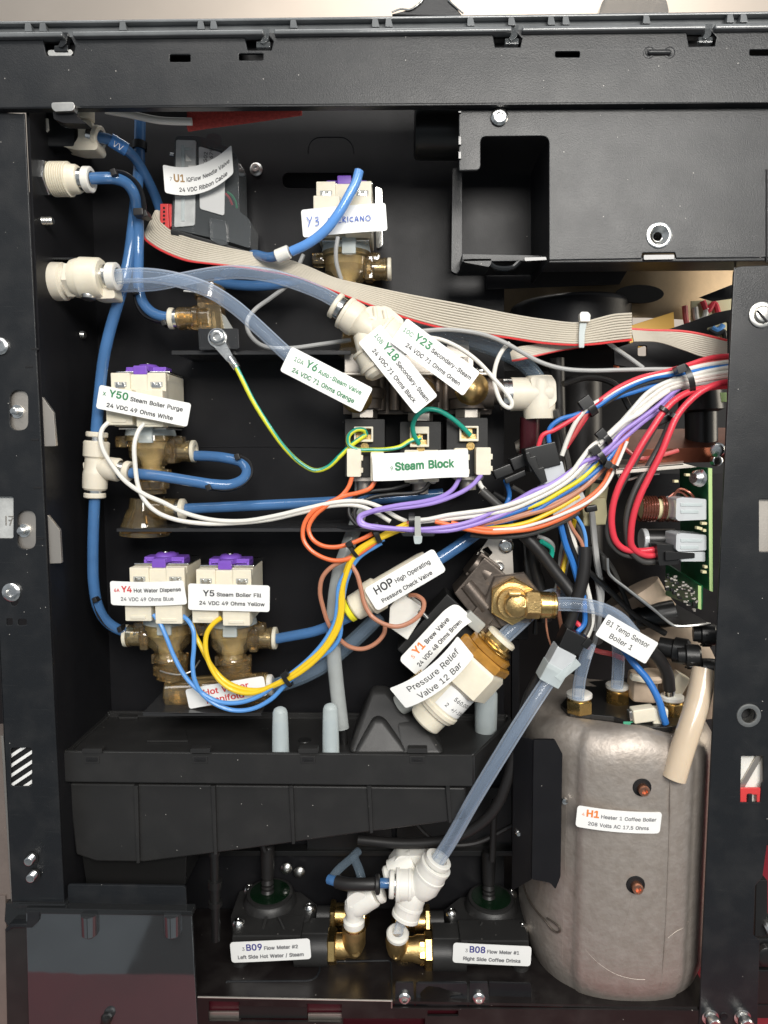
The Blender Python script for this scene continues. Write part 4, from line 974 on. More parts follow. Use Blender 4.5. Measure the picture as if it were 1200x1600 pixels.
# level probes: frosted capped tubes
for (x, yt, lb) in ((438.5, 1102, 'frosted capped tube standing on the tray, nearer the hot water manifold'), (517, 1096.5, 'frosted capped tube standing on the tray beside the milky hose')):
    T = Thing('capped_tube', lb, 'capped tube', (x, 1176, 45), 'frosted capped tubes on the tray')
    L = 1176 - yt; q = 12.3
    m = MB(); m.lathe((x, 1176, 45), (x - 1, yt, 45), [(0, q + 1), (L * 0.62, q), (L - q * 0.7, q * 0.93), (L - q * 0.3, q * 0.75), (L - 1, q * 0.4), (L, 0)], 24); T.add('cap', m, 'frosted')
    m = MB(); m.lathe((x, 1176, 45), (x - 1, yt, 45), [(0, q - 3), (L * 0.62, q - 3), (L * 0.62, 0)], 20); T.add('inner_stub', m, 'tube_core')
m = MB(); m.lathe((759, 1142, 150), (760, 1050, 150), [(0, 17), (30, 17.5), (60, 17.5), (64, 15.5), (95, 14.5)], 28)
T = Thing('hose_stub', 'frosted blue hose stub in the right corner of the tray', 'hose stub', (759, 1142, 150)); T.add('sleeve', m, 'frosted')
m = MB(); m.cyl((759, 1142, 150), (760, 1080, 150), 13); T.add('liner', m, 'tube_core')

# ================================================================ coffee boiler
import random as _r
BO = Thing('coffee_boiler', 'grey cast aluminium boiler at the lower right with two copper plugs', 'boiler', (955, 1550, 165))
cb = P(951, 1340, 165); kb = K(951, 1340, 165)
zt_ = P(960, 1130, 58).z; zb_ = P(950, 1563, 90).z
H = zt_ - zb_; Rb = 141 * kb
m = MB(); N = 144; rings = []
levels = [(0.0, 0.25), (0.008, 0.44), (0.022, 0.60), (0.045, 0.735), (0.08, 0.845), (0.12, 0.92), (0.17, 0.972), (0.22, 1.0)] + [(0.22 + i * 0.055, 1.0) for i in range(1, 13)] + [(0.915, 0.995), (0.945, 0.975), (0.97, 0.93), (0.988, 0.87), (1.0, 0.80)]
for (t, s_) in levels:
    ring = []
    for i in range(N):
        a = 2 * math.pi * i / N
        ca, sa = math.cos(a), math.sin(a)
        e = 2.5
        rad = 1.0 / ((abs(ca) ** e + abs(sa) ** e) ** (1 / e))
        rad = min(rad, 1.10)
        # raised front pad with two casting edges
        if sa < 0:
            xx = ca * rad
            pad = 1 / (1 + math.exp(-(xx + 0.60) * 110)) * 1 / (1 + math.exp((xx - 0.50) * 110))
            rad += 0.05 * pad * min(1, max(0, t - 0.04) / 0.16)
        ring.append(m.bm.verts.new((cb.x + ca * rad * Rb * s_ * 0.95, cb.y + sa * rad * Rb * s_ * 0.95, zb_ + t * H + (0.0035 * math.sin(a * 3 + 1.0) + 0.002 * math.sin(a * 7)) * max(0, t - 0.9) * 10)))
    rings.append(ring)
for q in range(len(rings) - 1):
    for i in range(N):
        j = (i + 1) % N
        m.bm.faces.new((rings[q][i], rings[q][j], rings[q+1][j], rings[q+1][i]))
m.bm.faces.new(rings[-1]); m.bm.faces.new(list(reversed(rings[0])))
CAST = BO.add('casting', m, 'boiler_cast', ang=60)
def onb(px, py, off=0.0):
    """point on the boiler's front at that place"""
    yb = cb.y - Rb * 0.95 * 1.05 - off
    v = ray(px, py); return CL + v * ((yb - CL.y) / v.y)
db = (onb(1000, 1230).y) / U
for (x, y) in ((1003, 1230), (993, 1382)):
    m = MB(); m.lathe((x, y, db + 1), (x, y, db - 60), [(0, 15), (2.4, 14), (2.6, 12.6), (1.6, 12.2), (1.6, 0)], 24); hl = BO.add('plug_hole', m, 'dark_void')
    m = MB(); m.lathe((x + 1, y + 2, db - 0.5), (x + 1.5, y + 5, db - 40), [(0, 8.5), (9, 8.5), (11, 7.5), (11, 4.5), (7, 3.5), (7, 0)], 14); BO.add('copper_plug', m, 'copper', hl)
from mathutils.bvhtree import BVHTree
_bo = BVHTree.FromPolygons([v.co + BO.loc for v in CAST.data.vertices], [tuple(f.vertices) for f in CAST.data.polygons])
def ons(px, py, off=0.0003):
    v = ray(px, py).normalized(); h = _bo.ray_cast(CL, v)
    return (h[0] + h[1] * off * (1 if h[1].dot(v) < 0 else -1)) if h[0] else onb(px, py)
m = MB(); m.tube([ons(x, y) for x, y in ((1049, 1150), (1048, 1220), (1046, 1300), (1043, 1380), (1040, 1450), (1036, 1510), (1032, 1540))], 0.0005, 6, 4); BO.add('casting_seam', m, 'boiler_cast')
for pts in (((914, 1483), (926, 1497), (944, 1512), (966, 1524), (990, 1530), (1008, 1531)), ((988, 1398), (982, 1424), (974, 1452), (966, 1476)), ((880, 1180), (884, 1240), (884, 1320), (881, 1420), (878, 1500)), ((1044, 1466), (1056, 1456), (1068, 1450), (1076, 1440))):
    m = MB(); m.tube([ons(x, y, -0.00008) for x, y in pts], 0.00024, 6, 4); BO.add('casting_mark', m, 'boiler_cast')
sticker(BO, 968, 1283, db - 4, 132, 35, -4.2, [(2.5, [('4', 8, 'ink_orange', 0.0), ('H1', 17, 'ink_orange', 0.03), ('Heater 1 Coffee Boiler', 9.2, 'ink_grey', 0.012)], 116, 0), (-11.5, [('208 Volts AC 17.5 Ohms', 9.2, 'ink_grey', 0.012)], 95, 0)],
        bend=lambda u, v: (0, -(u / 66) ** 2 * 4, (u / 66) ** 2 * 1.5 - 1), rad=5)
# black end plate on top
m = MB(); zp = zt_ + 0.001
A = [Pz(x, y, zp + 0.001) for x, y in ((876, 1100), (905, 1066), (1010, 1056), (1072, 1085), (1072, 1128), (1050, 1136), (1005, 1136), (960, 1120), (920, 1116), (890, 1114))]
m.loft(A, [p - Vector((0, 0, 0.004)) for p in A], 0.0008); BO.add('end_plate', m, 'plastic_smooth')
for x, y, r in ((905, 1112, 21), (964.5, 1098, 18.5), (1050, 1116, 19)):
    d = (Pz(x, y, zp).y) / U - 2
    m = MB(); hexnut(m, (x, y, d), (x, y - 40, d), r, 20, 0.3); m.lathe((x, y, d), (x, y - 40, d), [(20, r * 0.82), (26, r * 0.8), (27, r * 0.7)], 24); nt_ = BO.add('brass_nut', m, 'brass')
    m = MB(); m.lathe((x, y - 22, d), (x, y - 60, d), [(0, r * 0.84), (2, r * 0.94), (7, r * 0.94), (9, r * 0.8), (9, 7)], 24); BO.add('collar', m, 'white_plastic', nt_)
m = MB(); m.rect(974, 1128, 992, 1138, 50, 53, 2); BO.add('gasket_scrap', m, 'gasket_green')
# spade terminal and sensor wire on top
T = Thing('spade_terminal', 'white spade terminal sleeve with blue wire on top of the boiler', 'terminal', (1015, 1130, 55))
m = MB(); m.obox(1008, 1119, 36, 22, 44, 66, 8, 3); m.obox(1033, 1121, 24, 26, 46, 64, -2, 3); T.add('sleeve', m, 'ivory')
m = MB(); m.obox(988, 1119, 8, 14, 48, 62, 8, 1); T.add('blade', m, 'steel')
m = MB(); m.tube([(1040, 1130, 42), (1036, 1118, 40), (1030, 1096, 44), (1012, 1062, 55), (990, 1036, 65), (972, 1010, 85)], 5.6, 12, 6); T.add('wire', m, 'wire_blue')
# black guard plate at the left of the boiler
m = MB(); m.poly(rround([(834, 1157), (868, 1157), (879, 1178), (876, 1370), (868, 1390), (860, 1380), (831, 1374)], 3), 18, 26, 2)
m.loft([P(834, 1157, 22), P(831, 1374, 22), P(800, 1392, 60), P(803, 1150, 60)], [p + Vector((0, 0.002, 0)) for p in (P(834, 1157, 22), P(831, 1374, 22), P(800, 1392, 60), P(803, 1150, 60))], 0)
GU = Thing('boiler_guard', 'black folded guard plate fixed along the left of the boiler', 'guard plate', (850, 1380, 24)); GU.add('plate', m, 'powder_dark')
FRm = MB(); FRm.lathe((882, 1251, 30), (882, 1251, 0), [(0, 5.5), (4, 4.5), (5, 0)], 14); GU.add('rivet', FRm, 'zinc')
FRm = MB(); FRm.lathe((809, 1299, 55), (812, 1299, 20), [(0, 6), (5, 5), (7, 3), (9, 3)], 14); GU.add('rivet', FRm, 'zinc')
m = MB(); m.tube([ons(x, y, 0.0009) for x, y in ((818, 1378), (826, 1402), (838, 1421), (852, 1437), (864, 1452), (872, 1456), (876, 1453), (874, 1447), (864, 1439), (856, 1434))], 0.00075, 8, 6)
solo('spring_wire', 'bent steel spring wire clipped across the lower left of the boiler', 'spring wire', m, 'valve_metal', (850, 1440, 12))
# ================================================================ left side: wall fittings, tubes
def tubing(name, label, pts, r, mt, core=None, group=None, cat='tube', n=14, sub=8):
    if core:
        T = Thing(name, label, cat, pts[0], group)
        m = MB(); m.tube(pts, r, n, sub); T.add('sheath', m, mt)
        m = MB(); m.tube(pts, r * 0.62, n, sub); T.add('bore', m, core)
        return T
    m = MB(); m.tube(pts, r, n, sub)
    return solo(name, label, cat, m, mt, pts[0], group)

# 1. elbow fitting at the very top
T = Thing('elbow_fitting', 'off white elbow push fitting below the top beam holding the tube marked W', 'pipe fitting', (130, 215, 130))
m = MB(); m.poly(rround([(121, 187), (142, 187), (146, 205), (153, 228), (150, 234), (118, 234), (97, 228), (97, 226), (116, 224), (122, 214)], 4), 62, 94, 4, 3); T.add('body', m, 'cream')
m = MB(); m.cyl((134, 190, 76), (134, 165, 76), 13, ch=2); T.add('upper_branch', m, 'cream')
collar(T, (141, 213, 76), (170, 219, 74), 17.5, gap=9, lip=9)
m = MB(); m.lathe((104, 190, 60), (104, 190, 20), [(0, 10), (2, 10), (5, 6), (6, 0)], 16)
T.add('screw', m, 'zinc')
tubing('blue_tube', 'dark blue tube with a W marker running down behind the grey valve box', [(152, 214, 74), (170, 218, 76), (190, 229, 86), (210, 246, 112), (228, 276, 140), (243, 308, 170), (252, 335, 185)], 8, 'tube_blue')
T = Thing('tube_marker', 'bright blue sleeve marked W on the top left tube', 'tube marker', (184, 226, 126))
m = MB(); m.cyl((172, 218, 77), (198, 234, 92), 10.5, ch=0.8); T.add('sleeve', m, 'tube_blue_bright')
def flat_text(T, txt, cx, cy, d, size, rot, ink, width=None, bold=0.0, parent=None, shear=0.0):
    g = text_geo(txt, bold); k = K(cx, cy, d); c = P(cx, cy, d)
    fx = width / (g[2] * size) if width else 1
    ex = Vector((math.cos(R(rot)), 0, math.sin(R(rot)))); ez = Vector((-math.sin(R(rot)), 0, math.cos(R(rot))))
    m = MB(); m.faces([c + ex * ((x - g[2] / 2) * size * fx + shear * y * size) * k + ez * ((y - 0.36) * size * k) - Vector((0, zz * k, 0)) for x, y, zz in g[0]], g[1])
    return T.add('lettering', m, ink, parent)
flat_text(T, 'VV', 185, 226, 71, 17, -30, 'ink_white', 17)

# 2. threaded bulkhead fitting
T = Thing('bulkhead_fitting', 'white threaded bulkhead fitting with hex nut on the left wall', 'pipe fitting', (70, 280, 47))
m = MB(); hexnut(m, (68, 279, 47), (120, 280, 46), 28, 13, 0.25); T.add('hex_nut', m, 'zinc')
m = MB(); pr = [(0, 22)]
for i in range(8): pr += [(2 + i*3.6, 25.5), (3.4 + i*3.6, 25.5), (4.2 + i*3.6, 22.6), (5.2 + i*3.6, 22.6)]
pr += [(32, 22), (33, 22), (40, 21.5), (44, 19.5), (45, 16), (45, 10)]
m.lathe((81, 280, 47), (130, 280, 46), pr, 28); T.add('threaded_body', m, 'ivory')
collar(T, (124, 280, 46), (160, 281, 45), 18.5, gap=8, lip=12, ring='white_plastic')
tubing('blue_tube', 'blue tube looping from the threaded bulkhead fitting down to the amber elbow', [(141, 279, 45), (158, 278, 48), (180, 279, 54), (197, 286, 64), (208, 300, 76), (213, 320, 92), (216, 350, 108), (216, 400, 112), (216, 445, 114), (222, 470, 114), (236, 487, 113), (252, 494, 112), (268, 496, 112)], 8.5, 'tube_blue')
def clip_bend(label, pts, r, d):
    T = Thing('bend_clip', label, 'tube clip', pts[0], 'black bend clips on the blue tubes')
    m = MB(); m.tube(pts, r, 8, 6, flat=2.6); T.add('rail', m, 'hose_black')
    for q in (pts[0], pts[-1]):
        m = MB(); m.obox(q[0], q[1], r * 3, r * 3.6, q[2] - 14, q[2] + 8, 20, 1.5); T.add('end_grip', m, 'hose_black')
clip_bend('black bend clip on the blue tube beside the threaded fitting', [(176, 268, 52), (196, 272, 60), (214, 288, 74), (222, 308, 86), (225, 333, 98)], 3.0, 88)
clip_bend('black bend clip on the blue tube left of the amber elbow', [(210, 455, 112), (214, 475, 112), (224, 492, 112), (240, 501, 112), (255, 504, 112)], 2.6, 110)
tubing('blue_tube', 'blue tube hanging from the top beam to the tee below the Steam Boiler Purge label', [(219, 185, 150), (218, 225, 148), (217, 262, 140), (212, 310, 124), (207, 360, 112), (200, 410, 104), (188, 460, 98), (172, 515, 95), (162, 560, 93), (155, 620, 92), (149, 690, 92)], 8.7, 'tube_blue')
m = MB(); m.obox(215, 330, 16, 12, 80, 108, 3, 2); solo('tube_clamp', 'black clamp holding two blue tubes together left of the ribbon cable', 'tube clamp', m, 'hose_black', (215, 330, 95))
m = MB(); m.cyl((218.5, 222, 147), (218, 234, 146), 11); solo('tube_grip', 'black band on the hanging blue tube near the W marker', 'tube clamp', m, 'hose_black', (218, 228, 146))

# 3. big twin-port fitting
T = Thing('port_fitting', 'large cream twin port fitting on the left wall feeding the clear tubes', 'pipe fitting', (80, 440, 63))
m = MB(); m.lathe((78, 440, 64), (130, 440, 62), [(0, 33), (5, 33), (7, 29), (24, 28.5), (27, 24), (32, 25)], 32); T.add('flange', m, 'cream')
m = MB(); hexnut(m, (108, 438, 63), (150, 438, 62), 28, 14, 0.2); T.add('hex', m, 'cream')
m = MB(); m.lathe((116, 435, 62), (170, 435, 61), [(0, 28), (8, 30), (14, 30), (14, 32), (42, 31), (46, 28), (46, 16)], 32); T.add('body', m, 'ivory')
m = MB(); m.poly(rround([(140, 440), (176, 444), (180, 466), (150, 467), (136, 462)], 5), 58, 92, 4); T.add('lower_branch', m, 'cream')
collar(T, (160, 432, 61), (200, 432, 60), 20.5, gap=10, lip=15, ring='white_plastic')
m = MB(); m.lathe((138, 458, 56), (138, 474, 55), [(0, 12), (4, 12.5), (9, 11), (11, 6), (11, 0)], 20); T.add('screw', m, 'steel')
tubing('clear_tube', 'clear tube from the twin port fitting down to the Auto-Steam label', [(176, 433, 60), (205, 430, 60), (240, 431, 60), (280, 438, 59), (325, 453, 58), (365, 478, 58), (402, 510, 58), (432, 538, 58), (458, 562, 58)], 11.5, 'tube_clear', 'tube_core')
tubing('clear_tube', 'clear tube running behind to the cream wye fitting with three sockets', [(190, 446, 86), (240, 444, 86), (285, 436, 84), (330, 428, 80), (375, 425, 74), (420, 430, 66), (462, 442, 60), (500, 457, 57), (528, 472, 55)], 10.5, 'tube_clear', 'tube_core')

# ---------------------------------------------------------------- plastic solenoid valve (built once, then copied)
def solenoid(px, py, d, label, grp, port=1, ports=True, base=True, face=False):
    """amber bodied solenoid valve; (px, py) is the middle of the coil's front lower edge"""
    T = Thing('solenoid_valve', label, 'solenoid valve', (px, py, d), grp)
    k = K(px, py, d); o = P(px, py, d)
    def L(x, y, z): return o + Vector((x * k, y * k, z * k))
    def bx(m, x0, x1, y0, y1, z0, z1, bev=1.5):
        A = [L(x0, y0, z0), L(x1, y0, z0), L(x1, y0, z1), L(x0, y0, z1)]
        B = [L(x0, y1, z0), L(x1, y1, z0), L(x1, y1, z1), L(x0, y1, z1)]
        m.loft(A, B, bev * k, 2)
    def lt(m, a, b, prof, n=28, ph=0):
        a, b = L(*a), L(*b); m.lathe(a, b, [(s_ * k, r * k) for s_, r in prof], n, ph)
    m = MB(); bx(m, -43, 43, 0, 84, 2, 74, 2); bx(m, -43, -13, -5, 6, 44, 84, 1.5); bx(m, 14, 43, -5, 6, 44, 84, 1.5); bx(m, -14, 15, -1, 10, 50, 82, 2); bx(m, -43, 43, 8, 84, 70, 84, 2)
    coil = T.add('coil_housing', m, 'ivory')
    for x0, x1 in ((-37, -18), (19, 38)):
        m = MB(); bx(m, x0, x1, -5.6, 0, 62, 70, 0.6); s_ = T.add('terminal_slot', m, 'frosted_grey', coil)
        m = MB(); bx(m, x0 + 2, x1 - 2, -7, 0, 60, 66, 1.2); bx(m, x0 + 3, x0 + 7, -7, 0, 64, 69, 0.8); bx(m, x1 - 7, x1 - 3, -7, 0, 64, 69, 0.8); T.add('terminal', m, 'zinc', coil)
    for x0, x1, z0, z1, yy in ((-46, -5, 3, 58, -20), (2, 44, 0, 56, -24)):
        m = MB(); bx(m, x0, x1, yy, 0, z0, z1, 2); pl = T.add('wire_plug', m, 'ivory')
        m = MB(); bx(m, x0 + 9, x1 - 9, yy - 1.5, yy + 1, z0 + 4, z0 + 9, 0.8); T.add('plug_latch', m, 'ivory', pl)
    m = MB(); bx(m, -42, 44, 12, 92, 85, 88, 1); bx(m, -36, 38, 84, 92, 2, 88, 1); bx(m, -38, 38, 6, 84, -3, 0, 1); T.add('yoke', m, 'zinc')
    m = MB()
    A = [(-30, 24), (-14, 24), (-8, 12), (10, 12), (14, 24), (34, 24), (34, 52), (16, 52), (10, 72), (-10, 72), (-14, 52), (-30, 52)]
    m.loft([L(x, y, 88.5) for x, y in A], [L(x, y, 96) for x, y in A], 1 * k); bx(m, -11, 11, 3, 9, 82, 96, 2); bx(m, -30, -26, 22, 54, 80, 92, 1); bx(m, 30, 34, 22, 54, 80, 92, 1)
    m2 = [(0, 18), (3, 17), (6, 13), (7, 0)]
    lt(m, (0, 40, 95), (0, 40, 120), m2)
    lock = T.add('purple_lock', m, 'purple')
    m = MB(); lt(m, (0, 40, 101), (0, 40, 120), [(0, 6), (2, 5), (2.5, 0)], 14); T.add('stem_tip', m, 'zinc', lock)
    m = MB(); lt(m, (0, 42, -2), (0, 42, -60), [(0, 38), (10, 40), (13, 36)]); T.add('gasket_ring', m, 'frosted')
    m = MB(); bx(m, -4, 18, -3, 4, -24, 2, 1.5); bx(m, -24, -4, 14, 22, -10, 0, 1); T.add('key_tab', m, 'frosted')
    m = MB()
    lt(m, (0, 42, -12), (0, 42, -150), [(0, 40), (8, 41), (10, 36), (34, 35), (44, 28), (48, 24), (50, 20), (54, 22), (60, 26), (64, 26), (66, 23), (72, 22), (74, 27), (86, 27), (88, 22), (94, 22)])
    bx(m, -56, -34, 30, 54, -32, -12, 5); bx(m, 34, 56, 30, 54, -32, -12, 5)
    bx(m, -28, -22, 34, 50, -82, -66, 1.5); bx(m, 24, 30, 34, 50, -86, -66, 1.5)
    body = T.add('valve_body', m, 'amber')
    m = MB(); lt(m, (0, 42, -14), (0, 42, -100), [(0, 27), (18, 27), (24, 18), (34, 12), (62, 12), (62, 0)]); T.add('inner_core', m, 'ivory', body)
    s_ = port
    m = MB(); lt(m, (s_ * 26, 42, -37), (s_ * 90, 42, -37), [(0, 17), (10, 20), (14, 20), (16, 17.5), (34, 17), (36, 18), (40, 18)]); bx(m, min(s_*30, s_*44), max(s_*30, s_*44), 26, 58, -57, -18, 3)
    T.add('side_port', m, 'amber', None)
    m = MB(); lt(m, (s_ * 46, 42, -37), (s_ * 90, 42, -37), [(0, 12), (18, 12)]); lt(m, (s_ * 54, 42, -37), (s_ * 90, 42, -37), [(0, 14.5), (5, 14.5)]); T.add('grip_ring', m, 'zinc')
    m = MB(); lt(m, (s_ * 66, 42, -37), (s_ * 90, 42, -37), [(0, 15), (1, 18), (6, 18), (7, 16), (7, 10), (0, 9)]); T.add('release_ring', m, 'ivory')
    return T
G_SV = 'white plastic solenoid valves with amber bodies'
Y5 = solenoid(352, 972, 78, 'solenoid valve carrying the Steam Boiler Fill sticker, with yellow wires', G_SV, 1)
sticker(Y5, 357.5, 934, 46, 128, 42, -1.5, [(2, [('Y5', 15, 'ink_black', 0.01), ('Steam Boiler Fill', 9.4, 'ink_black', 0.012)], 92, 5), (-12, [('24 VDC 49 Ohms Yellow', 9.4, 'ink_black', 0.012)], 103, 5)], bend=lambda u, v: (0, 0.5 * math.sin(u / 20), 0.4 * math.sin(u / 25)))
Y4 = solenoid(249, 969, 78, 'solenoid valve carrying the Hot Water Dispense sticker, with blue wires', G_SV, -1)
sticker(Y4, 231, 928, 46, 118, 38, 0.8, [(2.5, [('6A', 8, 'ink_red', 0.012), ('Y4', 15, 'ink_red', 0.02), ('Hot Water Dispense', 9.4, 'ink_black', 0.012)], 106, 0), (-11.5, [('24 VDC 49 Ohms Blue', 9.4, 'ink_grey', 0.012)], 82, -2)], bend=lambda u, v: (-0.12 * v * (u > 30), 0, 0.0006 * u * u))
Y50 = solenoid(220, 668, 100, 'solenoid valve carrying the Steam Boiler Purge sticker, with white wires', G_SV, 1)
sticker(Y50, 224, 634, 58, 146, 37, -11.5, [(3.5, [('x', 12, 'ink_green', 0.0), ('Y50', 17.5, 'ink_green', 0.014), ('Steam Boiler Purge', 10.2, 'ink_black', 0.012)], 128, -2), (-13, [('24 VDC 49 Ohms White', 10.2, 'ink_black', 0.012)], 106, -4)])
m = MB()
m.lathe((226, 778, 142), (226, 842, 142), [(0, 22), (16, 24), (22, 28), (44, 36), (52, 38), (58, 38)], 28)
m.cyl((232, 795, 130), (276, 796, 130), 18, 17)
Y50.add('outlet_body', m, 'amber')
m = MB(); m.cyl((262, 796, 130), (282, 796, 130), 14); Y50.add('grip_ring', m, 'zinc')
m = MB(); m.lathe((281, 796, 130), (300, 796, 130), [(0, 14), (1, 17), (7, 17), (9, 14), (9, 9)], 24); Y50.add('release_ring', m, 'ivory')
m = MB(); m.lathe((228, 806, 106), (230, 826, 104), [(0, 1), (12, 1.4)], 8); m.poly([(192, 829), (258, 829), (262, 834), (188, 834)], 100, 180, 1.5); Y50.add('foot_ring', m, 'amber_deep')
# the hand lettered valve stands further back
Y3 = solenoid(538, 372, 120, 'solenoid valve carrying the hand written label, with a grey wire', G_SV, 1)
sticker(Y3, 537.5, 343, 88, 133, 42, 4.2, [], bend=lambda u, v: (0, -(u / 70) ** 2 * 3, 0), name='label_sticker')
st3 = [o for o in Y3.e.children if o.name.startswith('label_sticker')][0]
k3 = 87.5
def pen(strokes, ox, oy, sc, d, r, T, parent, rot=4.2):
    m = MB()
    for s_ in strokes:
        pts = [(*rpts(ox, oy, [(x * sc, -y * sc)], rot)[0], d) for x, y in s_]
        m.tube(pts, r, 5, 4, flat=0.25)
    T.add('lettering', m, 'ink_blue', parent)
pen([[(0, 20), (6, 10)], [(12, 20), (6, 8), (2, -2)], [(18, 16), (24, 18), (24, 12), (19, 10), (25, 8), (25, 2), (17, 0)],
     [(40, -4), (44, 2), (47, 14)], [(47, 14), (50, 2)], [(43, 5), (49, 6)],
     [(53, 2), (54, 14), (58, 6), (62, 14), (64, 2)], [(68, 2), (69, 14)], [(68, 14), (75, 14)], [(68, 8), (74, 8)], [(67, 2), (75, 2)],
     [(78, 2), (79, 14), (84, 12), (79, 8), (85, 2)], [(89, 2), (89, 14)], [(101, 12), (95, 11), (94, 5), (101, 3)],
     [(104, 2), (108, 13), (112, 2)], [(105, 6), (111, 6)], [(116, 2), (117, 13)], [(117, 13), (123, 2)], [(123, 2), (124, 13)],
     [(132, 2), (128, 6), (130, 12), (135, 13), (138, 8), (136, 3), (132, 2)]], 480, 353, 0.72, k3 - 1.4, 0.65, Y3, st3)
m = MB(); m.poly(rround([(586, 290), (597, 294), (598, 385), (588, 388)], 4), 150, 168, 1.5); Y3.add('side_yoke', m, 'zinc')
# hot water manifold
T = Thing('water_manifold', 'amber manifold carrying the Hot Water Manifold sticker below two valves', 'manifold', (335, 1105, 110))
m = MB()
m.cyl((262, 1082, 118), (420, 1074, 118), 24, ch=3); m.poly(rround([(262, 1074), (420, 1066), (420, 1094), (394, 1104), (288, 1111), (264, 1092)], 5), 100, 140, 4)
m.cyl((272, 1060, 118), (272, 1030, 118), 21); m.cyl((372, 1056, 118), (372, 1030, 118), 21)
T.add('body', m, 'amber')
m = MB(); m.cyl((270, 1074, 114), (410, 1064, 114), 5); m.cyl((270, 1064, 116), (400, 1056, 116), 3); T.add('flow_rod', m, 'satin_steel')
m = MB(); m.poly(rround([(290, 1103), (310, 1101), (310, 1110), (292, 1111)], 3), 92, 130, 1); m.poly(rround([(318, 1101), (340, 1099), (341, 1108), (320, 1110)], 3), 92, 130, 1); T.add('foot', m, 'amber_deep')
m = MB(); m.lathe((415, 1071, 115), (440, 1069, 115), [(0, 15), (4, 16.5), (10, 16.5), (12, 14), (12, 8)], 24); T.add('release_ring', m, 'white_plastic')
m = MB(); m.tube([(250, 1048, 92), (262, 1052, 88), (282, 1054, 86), (300, 1048, 92), (312, 1032, 110)], 1.3, 8, 5); T.add('retaining_wire', m, 'steel')
sticker(T, 352, 1083, 72, 126, 32, 10.5, [(1.5, [('Hot Water', 14.5, 'ink_red', 0.01)], 72, 2), (-12.5, [('Manifold', 14.5, 'ink_red', 0.01)], 60, -2)], bend=lambda u, v: (0, -(u / 64) ** 2 * 5, -(u / 64) ** 2 * 2 + 1))
for txt in ():
    pass

# ---------------------------------------------------------------- tee at the left
T = Thing('tee_fitting', 'cream tee push fitting left of the Steam Boiler Purge valve', 'pipe fitting', (150, 735, 92))
m = MB(); m.lathe((151, 689, 92), (148, 766, 92), [(0, 17), (2, 19.5), (24, 19.5), (27, 16.5), (40, 16.5), (48, 18), (52, 19), (74, 18.5), (77, 16)], 28)
m.lathe((150, 729, 92), (190, 735, 88), [(0, 12), (14, 16), (20, 18), (37, 18.5), (40, 16)], 28)
m.poly(rround([(129, 722), (140, 722), (140, 734), (130, 734)], 3), 86, 98, 1.5)
T.add('body', m, 'cream')
collar(T, (151, 691, 92), (152, 660, 92), 17, gap=8, lip=8, ring_r=16.5)
collar(T, (148, 764, 92), (148, 800, 92), 16.5, gap=6, lip=8, ring_r=16.5)
collar(T, (187, 734, 88), (215, 739, 85), 17, gap=9, lip=9, ring_r=16)
tubing('blue_tube', 'blue tube dropping from the cream tee and curving to the Hot Water Dispense valve', [(148, 775, 92), (146, 820, 92), (145, 870, 93), (146, 910, 94), (152, 945, 98), (164, 968, 105), (180, 981, 112), (198, 988, 118), (214, 990, 121)], 8.3, 'tube_blue')
tubing('blue_tube', 'blue tube making a hairpin from the cream tee to the Steam Boiler Purge valve', [(204, 739, 84), (250, 744, 78), (300, 752, 78), (335, 757, 82), (362, 757, 92), (381, 748, 105), (386, 735, 115), (378, 723, 122), (355, 716, 128), (330, 713, 135), (305, 712, 140)], 8.4, 'tube_blue')
clip_bend('black bend clip on the hairpin of blue tube', [(325, 762, 82), (352, 766, 88), (378, 758, 100), (391, 742, 112), (388, 724, 118), (370, 714, 122)], 2.8, 88)
clip_bend('black bend clip on the blue tube beside the Hot Water Dispense valve', [(147, 938, 94), (156, 962, 98), (170, 978, 106), (186, 984, 112)], 2.4, 100)
tubing('blue_tube', 'straight blue tube from the lower port of the purge valve toward the steam block', [(290, 795, 130), (400, 790, 132), (500, 785, 135), (600, 779, 140), (692, 771, 145)], 8.4, 'tube_blue')
tubing('blue_tube', 'blue tube from the Steam Boiler Fill valve to the yellow ring of the check valve', [(432, 998, 118), (460, 993, 112), (490, 987, 104), (515, 978, 96), (550, 962, 88)], 8.2, 'tube_blue')

# ---------------------------------------------------------------- amber elbow on the upper shelf, earth screw
T = Thing('amber_elbow', 'amber elbow fitting on the shelf above the earth screw', 'pipe fitting', (320, 515, 125))
m = MB(); m.lathe((278, 498, 118), (330, 496, 118), [(0, 16), (3, 18), (24, 17), (26, 19), (34, 19), (36, 15), (50, 15)], 26); m.poly(rround([(308, 462), (342, 466), (350, 515), (300, 515), (308, 484)], 4), 108, 140, 4); m.cyl((326, 470, 122), (330, 448, 126), 22)
T.add('body', m, 'amber')
m = MB(); m.lathe((280, 498, 118), (330, 496, 118), [(0, 12), (12, 12), (12, 9), (24, 9)], 20); T.add('grip_ring', m, 'brass')
collar(T, (282, 498, 118), (250, 497, 117), 16, gap=10, lip=8, ring='ivory')
m = MB(); m.lathe((287, 455, 110), (318, 458, 112), [(0, 1.6), (26, 1.6)], 8); T.add('retaining_pin', m, 'steel')
m = MB(); m.poly(rround([(344, 488), (352, 494), (368, 520), (346, 515)], 2), 112, 116, 0.8); T.add('bracket_leaf', m, 'frosted_grey')
T = Thing('ring_terminal', 'crimped ring terminal and screw earthing the striped wire', 'terminal', (340, 528, 78))
